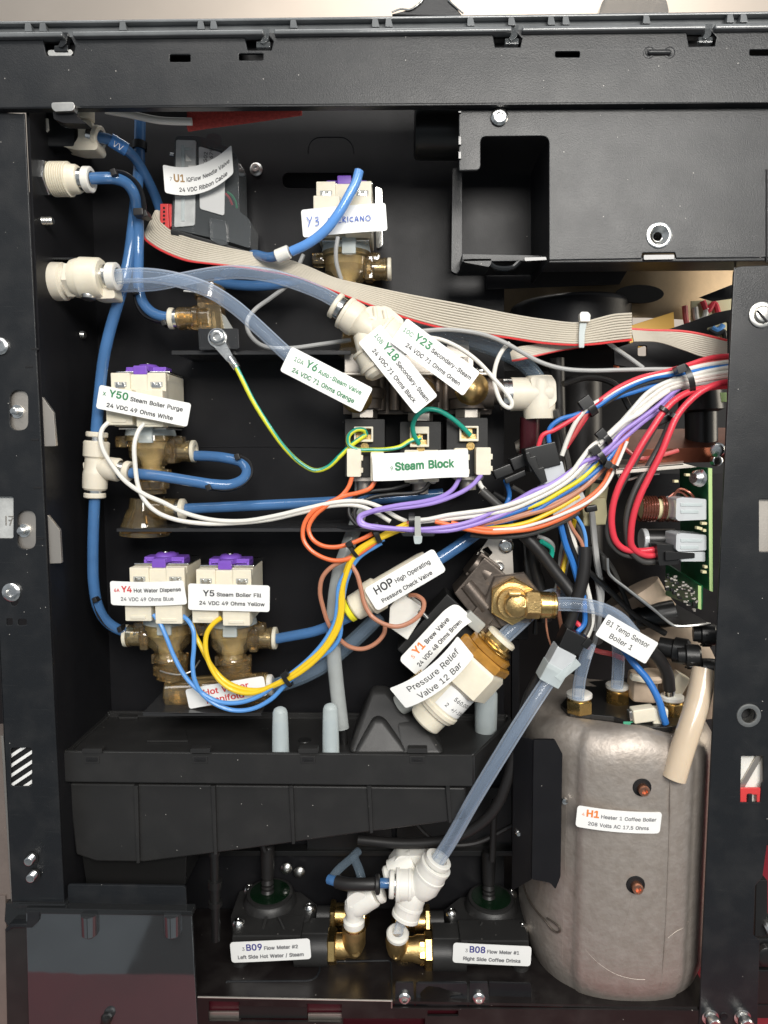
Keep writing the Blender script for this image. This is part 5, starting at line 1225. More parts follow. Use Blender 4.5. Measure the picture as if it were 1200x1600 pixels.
m = MB(); m.lathe((340, 528, 81), (340, 528, 40), [(0, 15), (2, 15)], 24); m.loft([P(*q) for q in ((331, 538, 80), (351, 532, 80), (366, 560, 74), (356, 566, 74))], [P(*q) for q in ((331, 538, 77.5), (351, 532, 77.5), (366, 560, 71.5), (356, 566, 71.5))], 0); m.cyl((360, 560, 74), (371, 576, 68), 6.5)
T.add('lug', m, 'zinc')
T.add('screw', screw_mb(340, 527, 78, 12.5, 7, slot=True), 'zinc')
m = MB(); m.tube([(359, 556, 70), (356, 562, 66), (368, 572, 62)], 1.5, 6, 4); T.add('crimp', m, 'zinc')
def striped(label, pts, r, mt='wire_stripe', mt2='wire_teal', side=1):
    T = Thing('earth_wire', label, 'wire', pts[0], 'green and yellow earth wires')
    m = MB(); m.tube(pts, r, 10, 8); T.add('sheath', m, mt)
    V = [P(q) for q in pts]; k = sum(K(*q) for q in pts) / len(pts)
    C_ = cr(V, 8); Tn, N = frames(C_)
    cc = []
    for i, (c, t, nn) in enumerate(zip(C_, Tn, N)):
        b = t.cross(nn); a = side * (0.85 + 0.5 * math.sin(i / 9))
        cc.append(c + (nn * math.cos(a) + b * math.sin(a)) * r * k * 0.42)
    m = MB(); sweep(m.bm, cc, r * k * 0.72, 8); T.add('stripe', m, mt2)
striped('yellow and green earth wire hanging from the ring terminal to the left coil', [(367, 570, 66), (378, 592, 66), (395, 626, 68), (420, 666, 72), (445, 700, 78), (470, 724, 84), (492, 735, 88), (512, 730, 90), (532, 712, 90), (550, 695, 90), (572, 679, 92)], 3.6, side=-1)
striped('yellow earth wire looping between the left and the middle coil', [(572, 679, 94), (568, 672, 88), (556, 672, 84), (545, 681, 82), (545, 694, 82), (556, 702, 82), (580, 703, 84), (606, 702, 88), (625, 698, 90), (642, 688, 92), (658, 684, 95)], 3.6, side=1)
wire_thing('earth_wire', 'teal earth wire arching from the middle to the right coil', [(655, 694, 95), (648, 682, 90), (645, 665, 86), (652, 649, 82), (666, 640, 80), (684, 641, 80), (704, 652, 84), (720, 665, 88), (735, 680, 94)], 3.8, 'wire_teal', 'green and yellow earth wires', n=10)

# ---------------------------------------------------------------- needle valve box
T = Thing('needle_valve', 'smoked clear box of the needle valve with red connector at the upper left', 'needle valve', (330, 380, 150))
m = MB(); m.poly(rround([(273, 212), (305, 211), (330, 218), (360, 231), (372, 245), (374, 330), (392, 344), (391, 388), (352, 376), (268, 358)], [8, 4, 4, 5, 8, 4, 8, 4, 4, 4]), 128, 190, 4, 3)
T.add('case', m, 'smoke_plastic')
m = MB(); m.poly(rround([(275, 218), (306, 219), (304, 352), (272, 355)], 3), 125, 129, 1); T.add('circuit_carrier', m, 'display_grey')
m = MB(); m.rect(283, 226, 288, 345, 123.5, 126, 0.5); m.rect(286, 230, 298, 233, 123.5, 126, 0.3); T.add('board_edge', m, 'frosted')
m = MB(); m.rect(294, 258, 304, 262, 123, 126, 0.5); m.rect(294, 266, 304, 270, 123, 126, 0.5); m.poly([(290, 240), (298, 250), (298, 252), (290, 252)], 123, 126, 0.4); T.add('components', m, 'white_plastic')
m = MB(); m.poly(rround([(322, 210), (334, 207), (346, 212), (347, 234), (322, 228)], 4), 120, 160, 2); T.add('case_lug', m, 'smoke_plastic')
m = MB(); m.poly(rround([(327, 340), (352, 345), (355, 382), (345, 384), (328, 374)], 3), 118, 130, 2); T.add('case_lug', m, 'smoke_plastic')
m = MB(); m.poly([(266, 356), (390, 392), (392, 402), (266, 366)], 120, 190, 2); T.add('base', m, 'plastic_smooth')
m = MB(); m.poly(rround([(310, 228), (345, 238), (352, 246), (350, 337), (312, 326)], 4), 125.5, 128.2, 0.5); lb = T.add('rating_plate', m, 'silver_sticker')
flat_text(T, '0005502', 319, 256, 125, 11, 84, 'ink_black', 36, 0.01, lb)
flat_text(T, '0606.679', 328, 252, 125, 11, 84, 'ink_black', 38, 0.01, lb)
m = MB(); m.poly([(250, 318), (262, 318), (264, 357), (250, 348)], 128, 152, 1); m.rect(259, 318, 268, 354, 134, 150, 1); cn = T.add('connector', m, 'red_plastic')
m = MB()
for i in range(5): m.rect(254.5, 323 + i*6, 257.5, 326 + i*6, 126.8, 129, 0.2)
T.add('contact', m, 'dark_void', cn)
m = MB(); m.tube([(355, 300, 130), (362, 305, 132), (368, 315, 136), (370, 325, 140)], 1.8, 6, 5); T.add('green_lead', m, 'wire_green')
m = MB(); m.tube([(352, 302, 131), (358, 309, 133), (363, 320, 138)], 1.8, 6, 5); T.add('red_lead', m, 'wire_red')
sticker(T, 313, 276, 116, 110, 42, 3, [(-1, [('7', 9, 'ink_grey', 0.0), ('U1', 17.5, 'ink_brown', 0.02), ('iQFlow Needle Valve', 9.8, 'ink_black', 0.008)], 96, 2), (-16, [('24 VDC Ribbon Cable', 10, 'ink_black', 0.01)], 78, 6)],
        bend=lambda u, v: (0, 4 + 0.0022 * (u + 10) ** 2, -7 + 0.0042 * (u + 22) ** 2), rad=3)
m = MB(); m.cyl((266, 241, 150), (272, 242, 150), 3); T.add('pin', m, 'zinc')

# ---------------------------------------------------------------- ribbon cable: twelve strands side by side
RC = Thing('ribbon_cable', 'wide grey ribbon cable with one red edge crossing the machine', 'ribbon cable', (240, 350, 135))
top = [(250, 331, 140), (243, 330, 138), (249, 345, 131), (266, 361, 125), (290, 371, 120), (330, 382, 114), (370, 391, 110), (410, 398, 106), (445, 405, 103), (480, 417, 100), (520, 434, 97), (560, 444, 94), (600, 453, 90), (660, 465, 86), (720, 476, 80), (760, 484, 76), (800, 492, 72), (850, 500, 68), (905, 505, 64), (935, 498, 62), (960, 492, 62), (987, 490, 62)]
bot = [(250, 352, 140), (228, 362, 138), (226, 372, 131), (240, 384, 125), (262, 396, 120), (292, 407, 114), (330, 412, 110), (375, 417, 106), (420, 424, 103), (465, 433, 100), (505, 448, 97), (548, 465, 94), (590, 481, 90), (650, 502, 86), (708, 516, 80), (752, 522, 76), (796, 528, 72), (850, 536, 68), (905, 539, 64), (935, 537, 62), (960, 534, 62), (987, 531, 62)]
NS = 11
for i in range(NS):
    t = i / (NS - 1)
    pts = [(a[0]*(1-t)+b[0]*t, a[1]*(1-t)+b[1]*t, a[2]*(1-t)+b[2]*t) for a, b in zip(top, bot)]
    m = MB(); m.tube(pts, 1.95, 8, 5, flat=0.8)
    RC.add('strand', m, 'red_plastic' if i == NS - 1 else 'ribbon_grey', label='red edge strand of the ribbon cable' if i == NS - 1 else None)
top = [(986, 514, 66), (1020, 516, 66), (1060, 517, 66), (1090, 521, 66), (1136, 532, 60)]
bot = [(990, 532, 70), (1028, 533, 74), (1070, 546, 76), (1096, 555, 74), (1136, 561, 66)]
for i in range(NS):
    t = i / (NS - 1)
    pts = [(a[0]*(1-t)+b[0]*t, a[1]*(1-t)+b[1]*t, a[2]*(1-t)+b[2]*t) for a, b in zip(top, bot)]
    m = MB(); m.tube(pts, 2.0, 8, 5, flat=0.8)
    RC.add('strand', m, 'red_plastic' if i == 0 else 'ribbon_grey', label='red edge strand of the ribbon cable' if i == 0 else None)
top = [(905, 534, 76), (870, 536, 78), (835, 540, 80), (806, 545, 82), (798, 552, 86)]
bot = [(905, 542, 80), (870, 548, 82), (840, 555, 82), (810, 562, 83), (800, 563, 86)]
for i in range(7):
    t = i / 6
    pts = [(a[0]*(1-t)+b[0]*t, a[1]*(1-t)+b[1]*t, a[2]*(1-t)+b[2]*t) for a, b in zip(top, bot)]
    m = MB(); m.tube(pts, 1.9, 8, 5, flat=0.8)
    RC.add('strand', m, 'red_plastic' if i == 6 else 'ribbon_grey', label='red edge strand of the ribbon cable' if i == 6 else None)
T = Thing('cable_tie', 'white cable tie strapped upright round the ribbon cable', 'cable tie', (911, 520, 60))
m = MB(); m.poly(rround([(906, 505), (917, 505), (914, 520), (913, 543), (905, 543), (905, 522)], 1.5), 55, 58, 0.8); T.add('strap', m, 'frosted')
m = MB(); m.poly(rround([(908, 487), (919, 487), (923, 492), (922, 502), (907, 502), (906, 492)], 2), 52, 62, 1.5); T.add('lock_head', m, 'white_plastic')

# ---------------------------------------------------------------- tubes and sleeve round the hand lettered valve
tubing('blue_tube', 'pale blue tube hanging in front of the hand written label', [(561, 267, 60), (556, 285, 58), (545, 306, 56), (528, 335, 56), (508, 360, 60), (482, 380, 66), (455, 393, 72)], 7.6, 'tube_blue_pale')
T = Thing('tube_marker', 'white marker sleeve where the pale blue tube meets the ribbon cable', 'tube marker', (443, 396, 76))
m = MB(); m.cyl((452, 393, 72), (432, 401, 76), 10.5, ch=1); T.add('sleeve', m, 'white_plastic')
tubing('blue_tube', 'dark blue tube curving behind the two clear tubes', [(436, 399, 77), (420, 402, 88), (395, 398, 120), (380, 410, 150), (350, 430, 170)], 7.4, 'tube_blue')
tubing('blue_tube', 'short blue tube lying behind the clear tubes right of the amber elbow', [(338, 440, 150), (370, 445, 140), (410, 446, 130), (450, 440, 125), (480, 430, 125)], 8, 'tube_blue')
m = MB(); m.tube([(292, 186, 90), (330, 180, 86), (390, 172, 80), (470, 160, 70)], 19, 14, 6, flat=0.3)
solo('red_sleeve', 'red woven sleeve tucked under the top beam', 'sleeve', m, 'red_sleeve', (300, 185, 90))
m = MB(); m.tube([(165, 172, 60), (200, 178, 62), (250, 188, 66), (300, 190, 72)], 5.5, 10, 6); solo('white_cable', 'white cable beside the red sleeve under the top beam', 'cable', m, 'wire_white', (165, 172, 60))
T = Thing('corrugated_hose', 'dark corrugated hose under the top beam beside the red sleeve', 'hose', (250, 172, 80))
m = MB()
for i in range(7): m.tube([(212 + i, 164 + i * 3.1, 84), (240, 172 + i * 2.2, 84), (292, 174 + i * 2.0, 84)], 1.6, 6, 5)
T.add('ribs', m, 'hose_black')
# ================================================================ centre: wye, steam block
T = Thing('wye_fitting', 'cream wye fitting with two outlets above the steam block', 'pipe fitting', (580, 510, 60))
m = MB(); m.lathe((537, 487, 58), (580, 517, 58), [(0, 23), (2, 25), (26, 26), (30, 22), (40, 20), (70, 16)], 28); T.add('inlet', m, 'cream')
collar(T, (534, 484, 58), (515, 471, 57), 20, gap=7, lip=8, ring_r=21)
m = MB(); m.lathe((575, 505, 60), (640, 550, 56), [(0, 16), (20, 22), (30, 30), (60, 29), (64, 24), (72, 20)], 28); m.lathe((566, 520, 60), (608, 600, 56), [(0, 16), (24, 22), (36, 28), (66, 28), (72, 22)], 28)
m.poly(rround([(556, 497), (575, 478), (606, 478), (632, 500), (620, 540), (590, 560), (562, 545)], 6), 48, 74, 5, 3)
T.add('body', m, 'cream')
m = MB()
for a, b in (((566, 492), (600, 512)), ((585, 480), (590, 515)), ((560, 520), (582, 512)), ((600, 484), (612, 540))):
    m.cyl((*a, 47), (*b, 47), 3.5)
T.add('rib', m, 'cream')
m = MB(); m.lathe((580, 506, 52), (580, 506, 20), [(0, 11), (9, 10.5), (10, 9), (10, 6), (2, 5), (2, 0)], 22); b_ = T.add('screw_boss', m, 'cream')
m = MB(); m.lathe((580, 506, 45), (580, 506, 20), [(0, 5.2), (0.6, 5.2), (0.6, 0)], 16); T.add('boss_hole', m, 'dark_void', b_)
sticker(T, 622, 577, 22, 142, 45, -51, [(3, [('10B', 11, 'ink_green', 0.0), ('Y18', 18.5, 'ink_green', 0.015), ('Secondary-Steam', 10.6, 'ink_black', 0.012)], 131, 2), (-14, [('24 VDC 71 Ohms Black', 10.6, 'ink_black', 0.012)], 104, 4)], rad=4)
sticker(T, 680, 558, 16, 142, 45, -36, [(3, [('10C', 11, 'ink_green', 0.0), ('Y23', 18.5, 'ink_green', 0.015), ('Secondary-Steam', 10.6, 'ink_black', 0.012)], 130, 0), (-14, [('24 VDC 71 Ohms Green', 10.6, 'ink_black', 0.012)], 104, 4)], rad=4)
for A_, B_ in (((575, 505, 60), (640, 550, 56)), ((566, 520, 60), (608, 600, 56))):
    m = MB(); m.lathe(A_, B_, [(26, 28), (27, 31.5), (31, 31.5), (32, 29.5), (52, 29.5), (53, 31.5), (58, 31), (60, 27)], 30); T.add('socket_collar', m, 'cream')
m = MB(); m.lathe((537, 487, 58), (580, 517, 58), [(0, 24), (1, 26.5), (6, 26.5), (7, 25.5), (22, 26.8), (25, 25)], 30); T.add('socket_collar', m, 'cream')
T = Thing('tube_flag', 'white Auto-Steam Valve flag sticker wrapped round the end of the clear tube', 'sticker', (510, 593, 50))
sticker(T, 510, 593, 44, 142, 42, -27, [(3, [('10A', 11, 'ink_green', 0.0), ('Y6', 19, 'ink_green', 0.012), ('Auto-Steam Valve', 10.8, 'ink_green', 0.012)], 117, 0), (-13.5, [('24 VDC 71 Ohms Orange', 10.8, 'ink_green', 0.012)], 108, 0)], bend=lambda u, v: (0, 2 * math.cos(v / 14), 0), rad=4)

SB = Thing('steam_block', 'steam block of three black coils on brown grey valve bodies', 'valve block', (650, 740, 150))
m = MB(); m.poly([(538, 552), (740, 556), (740, 582), (538, 582)], 120, 200, 1.5); m.poly(rround([(698, 531), (733, 531), (734, 582), (698, 582)], 5), 120, 124, 1); SB.add('mounting_plate', m, 'satin_steel')
m = MB(); m.poly([(534, 582), (770, 582), (770, 586), (534, 586)], 100, 200, 0.8); SB.add('plate_edge', m, 'satin_steel')
m = MB(); m.poly([(536, 587), (768, 587), (768, 648), (536, 648)], 150, 200, 2); SB.add('manifold_body', m, 'valve_metal')
m = MB(); m.lathe((750, 612, 135), (790, 612, 130), [(0, 27), (22, 27), (22, 20), (34, 20)], 24); SB.add('side_branch', m, 'valve_metal')
for x, r in ((556, 8), (592, 11), (616, 9), (634, 8), (650, 9), (682, 10), (696, 7), (757, 8)):
    m = MB(); m.cyl((x, 588, 138), (x, 642, 138), r, ch=1); SB.add('pillar', m, 'valve_metal')
for cx, cyb in ((570, 655), (657, 660), (731, 655)):
    m = MB(); m.lathe((cx, cyb - 16, 138), (cx, cyb - 80, 138), [(0, 28), (14, 29), (16, 31), (30, 31), (34, 26), (54, 26)], 28); SB.add('valve_bonnet', m, 'valve_metal')
    m = MB(); hexnut(m, (cx, cyb - 1, 138), (cx, cyb - 40, 138), 20, 15, 0.2); SB.add('hex_nut', m, 'satin_steel')
for cx, x0, x1, y0, sx, sy in ((570, 539, 601, 655, 568, 677), (657, 625, 689, 659, 655.5, 685), (731, 698, 762, 653, 733, 676)):
    m = MB(); m.poly(rround([(x0, y0), (x1, y0), (x1, y0 + 90), (x0, y0 + 90)], 2), 104, 178, 2); cl = SB.add('coil', m, 'coil_black')
    w_, h_ = 15, 10.5
    m = MB()
    plate_into(m, rr(sx - w_, sy - h_ - (8 if cx == 657 else 0), sx + w_, sy + h_ + 3, 1.5), [rr(sx - w_ + 3, sy - h_ + 3, sx + w_ - 3, sy + h_ - 1, 1)], 94, 103.6, 0.8); SB.add('terminal_frame', m, 'ivory', cl)
    m = MB(); m.rect(sx - w_ + 2, sy - h_ + 2, sx + w_ - 2, sy + h_, 102.4, 103.4, 0); m.rect(sx - 2, sy - 6, sx + 2, sy + 7, 97, 103, 0.6); SB.add('terminal_contact', m, 'brass_cast', cl)
    m = MB(); m.rect(sx - w_ + 3.2, sy - h_ + 3, sx - 4, sy - 1, 101.8, 102.3, 0); m.rect(sx + 5, sy - 6, sx + w_ - 3.2, sy + 2, 101.8, 102.3, 0); SB.add('contact_gap', m, 'dark_void', cl)
    m = MB(); m.lathe((sx + 2, sy + 21 if cx != 657 else sy + 18, 104), (sx + 2, sy + 21 if cx != 657 else sy + 18, 60), [(0, 7), (1.5, 6.4), (1.5, 4.4), (0.3, 4), (0.3, 0)], 18); SB.add('brass_eyelet', m, 'brass', cl)
    m = MB(); m.poly(rround([(cx - 24, y0 + 90), (cx + 26, y0 + 90), (cx + 24, y0 + 97), (cx - 22, y0 + 97)], 3), 112, 170, 1.5); m.cyl((cx, y0 + 96, 140), (cx, y0 + 112, 140), 13); SB.add('coil_cap', m, 'satin_steel', cl)
for x0, y0, x1, y1, d in ((542, 701, 564, 745, 78), (579, 706, 600, 752, 80), (744, 699, 767, 742, 76), (632, 703, 654, 754, 90), (662, 703, 686, 753, 90), (710, 700, 731, 747, 86)):
    m = MB(); m.poly(rround([(x0, y0), (x1, y0), (x1, y1), (x0, y1)], 2.5), d, d + 26, 2.2, 3); wp = SB.add('wire_plug', m, 'ivory')
    m = MB(); m.rect(x1 - 1, y0 + 10, x1 + 3, y0 + 19, d + 4, d + 22, 1); m.rect(x1 - 1, y1 - 14, x1 + 3, y1 - 6, d + 4, d + 22, 1); SB.add('plug_clip', m, 'ivory', wp)
sticker(SB, 657, 727, 66, 150, 43, 2.6, [(-5.5, [('9', 10, 'ink_green', 0.0), ('Steam Block', 19.5, 'ink_green', 0.024)], 100, 3)], bend=lambda u, v: (0, 1.2 * math.sin(u / 16) * (0.4 + max(0, v) / 20), 0.6 * math.sin(u / 22)), rad=2)
m = MB(); m.lathe((738, 606, 122), (733, 610, 60), [(0, 20), (10, 26), (18, 26), (24, 21), (30, 20), (44, 16), (50, 10), (52, 0)], 26); hexn = MB(); hexnut(hexn, (736, 607, 118), (733, 609, 60), 27, 12, 0.3)
T = Thing('brass_plug', 'domed brass plug half hidden by the Secondary-Steam Green sticker', 'plug', (736, 607, 118)); T.add('dome', m, 'brass_cast'); T.add('hex', hexn, 'brass')
m = MB(); m.lathe((660, 615, 122), (650, 616, 60), [(0, 20), (14, 24), (24, 20), (30, 12), (31, 0)], 22); solo('brass_plug', 'brass plug behind the Secondary-Steam Black sticker', 'plug', m, 'brass_cast', (660, 615, 122))
m = MB(); m.lathe((558, 622, 122), (556, 624, 60), [(0, 20), (14, 24), (24, 18), (30, 10), (31, 0)], 22); solo('brass_plug', 'brass plug behind the Auto-Steam sticker', 'plug', m, 'brass_cast', (558, 622, 122))
m = MB(); m.lathe((752, 578, 118), (752, 565, 110), [(0, 8), (2, 8), (4, 6), (4, 0)], 14); SB.add('plate_screw', m, 'zinc')
m = MB(); m.poly(rround([(537, 510), (560, 512), (566, 560), (528, 556)], 4), 130, 170, 5); solo('amber_connector', 'amber connector behind the wye fitting on the upper shelf', 'pipe fitting', m, 'amber', (545, 556, 140))

T = Thing('elbow_fitting', 'large cream elbow with steel ring right of the steam block', 'pipe fitting', (830, 640, 110))
m = MB(); m.cyl((784, 616, 112), (802, 616, 112), 25); T.add('steel_ring', m, 'zinc')
m = MB(); m.lathe((798, 616, 112), (870, 615, 112), [(0, 26), (26, 25.5), (30, 24), (60, 24), (66, 20)], 30); m.lathe((842, 596, 112), (842, 660, 112), [(-8, 20), (0, 24), (40, 25), (58, 23)], 30); m.poly(rround([(828, 589), (862, 586), (869, 596), (870, 628), (856, 640), (840, 640)], 6), 88, 134, 6, 3); T.add('body', m, 'cream')
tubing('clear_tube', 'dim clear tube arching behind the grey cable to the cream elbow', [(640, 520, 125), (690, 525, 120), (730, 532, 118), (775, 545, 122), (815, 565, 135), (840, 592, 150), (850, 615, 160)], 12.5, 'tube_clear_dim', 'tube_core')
m = MB(); m.cyl((828, 652, 118), (826, 720, 130), 15); solo('red_hose', 'dark red hose below the cream elbow', 'hose', m, 'red_dark', (828, 652, 118))

# ---------------------------------------------------------------- check valve
T = Thing('check_valve', 'cream check valve with yellow ring carrying the High Operating sticker', 'check valve', (585, 945, 85))
m = MB(); m.lathe((551, 951, 85), (690, 868, 85), [(0, 18), (3, 21), (26, 22), (30, 27), (48, 27), (52, 23), (130, 22), (140, 20)], 28); T.add('body', m, 'ivory')
m = MB(); m.lathe((553, 950, 85), (520, 970, 85), [(0, 13), (4, 13), (4, 17), (5.5, 18.5), (11, 18.5), (13, 16), (13, 9)], 24); T.add('yellow_ring', m, 'yellow_ring')
m = MB(); m.poly(rpts(631, 960, [(-24, -26), (16, -26), (16, -14), (26, -10), (28, 30), (-8, 30), (-24, 4)], -35), 78, 112, 2); T.add('bracket', m, 'white_plastic')
m = MB(); m.cyl((640, 935, 92), (668, 966, 92), 3.5); T.add('pin', m, 'steel')
sticker(T, 633, 906, 50, 126, 41, 31, [(3, [('HOP', 19.5, 'ink_black', 0.012), ('High Operating', 10.8, 'ink_black', 0.008)], 98, -1), (-13.5, [('Pressure Check Valve', 10.8, 'ink_black', 0.008)], 90, -3)], bend=lambda u, v: (0, 3 * math.cos(v / 15) + 0.5 * math.sin(u / 18), 0), rad=6)
tubing('blue_tube', 'blue tube rising from the check valve to behind the wire harness', [(682, 876, 95), (705, 861, 100), (735, 840, 106), (765, 818, 112)], 10, 'tube_blue')
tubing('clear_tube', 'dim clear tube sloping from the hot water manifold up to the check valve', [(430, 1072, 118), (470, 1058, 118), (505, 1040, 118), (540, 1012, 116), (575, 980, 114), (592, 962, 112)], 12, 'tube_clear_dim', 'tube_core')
tubing('milky_hose', 'milky grey hose running upright behind the wires into the tray', [(566, 745, 150), (562, 800, 140), (545, 850, 125), (530, 895, 112), (522, 950, 104), (521, 1010, 98), (526, 1070, 92), (534, 1138, 88)], 11.5, 'tube_milk', group=None, cat='hose')
m = MB(); m.cyl((536, 1136, 88), (538, 1168, 88), 6); solo('hose_spigot', 'black spigot where the milky hose enters the tray', 'spigot', m, 'plastic_smooth', (537, 1168, 88))

# ---------------------------------------------------------------- brew valve
T = Thing('brew_valve', 'brown grey brew valve with black coil and Brew Valve sticker, on a steel plate', 'brew valve', (735, 930, 120))
m = MB(); plate_into(m, rround([(747, 866), (764, 840), (800, 839), (803, 900), (798, 912), (786, 912)], [3, 3, 3, 8, 4, 2]), [rround([(753, 859), (762, 854), (770, 864), (762, 872)], 2)], 118, 122, 0.8); T.add('mounting_plate', m, 'satin_steel')
m = MB(); m.loft([P(*q) for q in ((747, 862, 118), (828, 932, 112), (831, 937, 112), (745, 866, 118))], [P(*q) for q in ((751, 856, 170), (834, 920, 160), (836, 925, 160), (749, 860, 170))], 0); T.add('plate_flange', m, 'satin_steel')
T.add('screw', screw_mb(790.5, 852.5, 118, 11.5, 7), 'zinc')
for x, y in ((781, 884), (815, 912)):
    m = MB(); m.lathe((x - 2, y + 2, 116), (x + 6, y - 6, 90), [(0, 9), (3, 9), (8, 6), (9, 0)], 16); T.add('screw', m, 'zinc')
m = MB(); m.poly(rpts(752, 890, [(-16, -22), (24, -22), (24, 22), (-16, 22)], -37), 100, 150, 3); m.lathe((740, 880, 108), (762, 898, 104), [(0, 18), (30, 18)], 20)
m.poly(rpts(775, 930, [(-52, -34), (16, -34), (40, -10), (40, 36), (8, 52), (-52, 40)], -40), 86, 150, 3); m.cyl((728, 912, 92), (760, 950, 88), 12); m.poly(rpts(758, 955, [(-14, -30), (20, -30), (20, 26), (-14, 26)], -40), 80, 130, 3)
T.add('valve_body', m, 'valve_metal')
m = MB(); hexnut(m, (800, 935, 88), (798, 936, 20), 46, 10, 0.15, 2); T.add('boss', m, 'valve_metal')
m = MB(); m.obox(741, 973, 34, 20, 76, 104, -42, 3); T.add('plunger_nut', m, 'frosted_grey')
m = MB(); m.obox(757, 985, 30, 24, 80, 106, -42, 5); T.add('plunger_cap', m, 'valve_metal')
m = MB(); m.poly(rpts(690, 1003, [(-56, -44), (62, -44), (62, 44), (-56, 44)], 48), 96, 160, 3); T.add('coil', m, 'coil_black')
m = MB(); m.obox(668, 1000, 92, 12, 88, 96, 48, 1.5); T.add('coil_lip', m, 'coil_black')
def y1bend(u, v):
    s_ = max(0, u - 34); return (-0.004 * s_ * s_, -0.012 * s_ * s_ - 0.5 * math.sin(u / 20), -0.012 * s_ * s_ * 0.8)
sticker(T, 681, 997, 68, 130, 40, 48, [(3.5, [('5', 10, 'ink_orange', 0.0), ('Y1', 19, 'ink_orange', 0.02), ('Brew Valve', 11.5, 'ink_black', 0.012)], 84, -6), (-12.5, [('24 VDC 48 Ohms Brown', 11, 'ink_black', 0.012)], 98, -2)], bend=y1bend, rad=8)
m = MB(); m.lathe((664, 1075, 90), (630, 1098, 95), [(0, 22), (26, 24), (34, 18), (50, 16)], 24); T.add('lower_stem', m, 'frosted_grey')
m = MB()
for i in range(8): m.obox(642 + i*2.6, 1067 - i*2.2, 1.6, 11, 65, 70, 40, 0.3)
m.lathe((634, 1070, 70), (634, 1070, 40), [(0, 5), (1.5, 4.4), (1.5, 2.5), (0.4, 0)], 14); T.add('stem_thread', m, 'brass_cast')

T = Thing('brass_elbow', 'brass elbow with hexagon flange on the brew valve', 'pipe fitting', (800, 942, 70))
m = MB(); hexnut(m, (800, 937, 78), (802, 940, 0), 38, 13, 0.52, 2); T.add('hex_flange', m, 'brass')
m = MB(); m.lathe((800, 940, 66), (801, 941, 0), [(0, 30), (3, 30), (4, 25), (14, 24)], 32); m.lathe((806, 944, 52), (806, 944, 10), [(-6, 19), (12, 19.5), (16, 17), (19, 11), (20, 0)], 12)
m.lathe((806, 944, 52), (860, 945, 52), [(-16, 12), (-12, 18), (-4, 19.5), (12, 19.5), (13, 21), (15, 21.8)], 12); m.lathe((806, 944, 52), (860, 945, 52), [(14, 18), (15, 22.5), (35, 22.5), (37, 20)], 8, 0.39); m.obox(805, 929, 20, 7, 26, 36, 0, 2.5); T.add('elbow_body', m, 'brass_cast', ang=30)
m = MB(); m.lathe((842, 945, 52), (900, 946, 52), [(0, 20), (2, 21), (17, 21), (18, 19.6), (20, 19.6), (21, 21), (24, 21), (26, 19), (26, 12)], 32); T.add('push_collar', m, 'brass')
tubing('clear_tube', 'clear tube leaving the brass elbow toward the Temp Sensor sticker', [(860, 944, 52), (890, 944, 50), (920, 947, 50), (945, 954, 54), (970, 968, 66), (990, 990, 84)], 11, 'tube_clear', 'tube_core')
for x in (892, 930, 943):
    pass
tubing('clear_tube', 'clear tube passing behind the brass elbow into the relief valve', [(776, 1006, 70), (800, 984, 76), (830, 956, 96), (850, 936, 104), (880, 930, 110), (910, 940, 120)], 12, 'tube_clear', 'tube_core')

# ---------------------------------------------------------------- pressure relief valve
T = Thing('relief_valve', 'cream pressure relief valve with amber collar leaning over the tray', 'relief valve', (700, 1075, 62))
A0 = (662, 1128, 62); B0 = (781, 1000, 62)
m = MB(); m.lathe(A0, B0, [(0, 24), (3, 27), (24, 28), (26, 33), (30, 34), (32, 36), (38, 36), (40, 34), (82, 34)], 32); T.add('barrel', m, 'ivory')
m = MB(); m.lathe(A0, B0, [(80, 40), (86, 49), (128, 49), (134, 44)], 6, 0.42); T.add('hex_body', m, 'ivory')
m = MB(); m.lathe(A0, B0, [(133, 43), (136, 46), (146, 46), (149, 43)], 6, 0.42); m.lathe(A0, B0, [(148, 34), (150, 37), (158, 37), (160, 33)], 20); T.add('amber_collar', m, 'amber_deep')
m = MB(); m.lathe(A0, B0, [(159, 27), (161, 30), (164, 27), (166, 30), (169, 27)], 28); m.lathe(A0, B0, [(168, 22), (178, 22)], 24); T.add('brass_ring', m, 'brass')
m = MB(); m.lathe(A0, B0, [(176, 22), (177, 25), (182, 25), (184, 22), (184, 13)], 28); T.add('release_ring', m, 'ivory')
# printed rating on the barrel
ax = (P(*B0) - P(*A0)).normalized(); kA = K(*A0); pe = Vector((0, -1, 0)); pe = (pe - ax * pe.dot(ax)).normalized(); pr_ = ax.cross(pe)
if pr_.x < 0: pr_ = -pr_
def around(s_, a, r=34.4): return P(*A0) + ax * (s_ * kA) + (pe * math.cos(a) + pr_ * math.sin(a)) * r * kA
m = MB()
vs = []; fs = []; q = 14
for i in range(q + 1):
    a = -0.5 + 1.75 * i / q
    vs += [around(43, a, 34.5), around(80, a, 34.5)]
for i in range(q): fs.append((2*i, 2*i+1, 2*i+3, 2*i+2))
m.faces(vs, fs); pl = T.add('rating_label', m, 'paper')
for txt, s0, a0 in (('560.0005', 65, 0.02), ('2  +/-1bar', 50, -0.12)):
    g = text_geo(txt, 0.006); m = MB(); sz = 12.5
    m.faces([around(s0 + y * sz, a0 + x * sz / 35, 34.9 + zz) for x, y, zz in g[0]], g[1]); T.add('lettering', m, 'ink_black', pl)
def prbend(u, v):
    return (0, 3 - 0.0016 * (u + 20) ** 2 * (u < -20), 0.0022 * u * u - 4)
sticker(T, 678, 1055, 8, 136, 41, 39, [(2.5, [('Pressure Relief', 15.5, 'ink_black', 0.0)], 100, 4), (-15, [('Valve 12 Bar', 15.5, 'ink_black', 0.0)], 84, 2)], bend=prbend, rad=3)

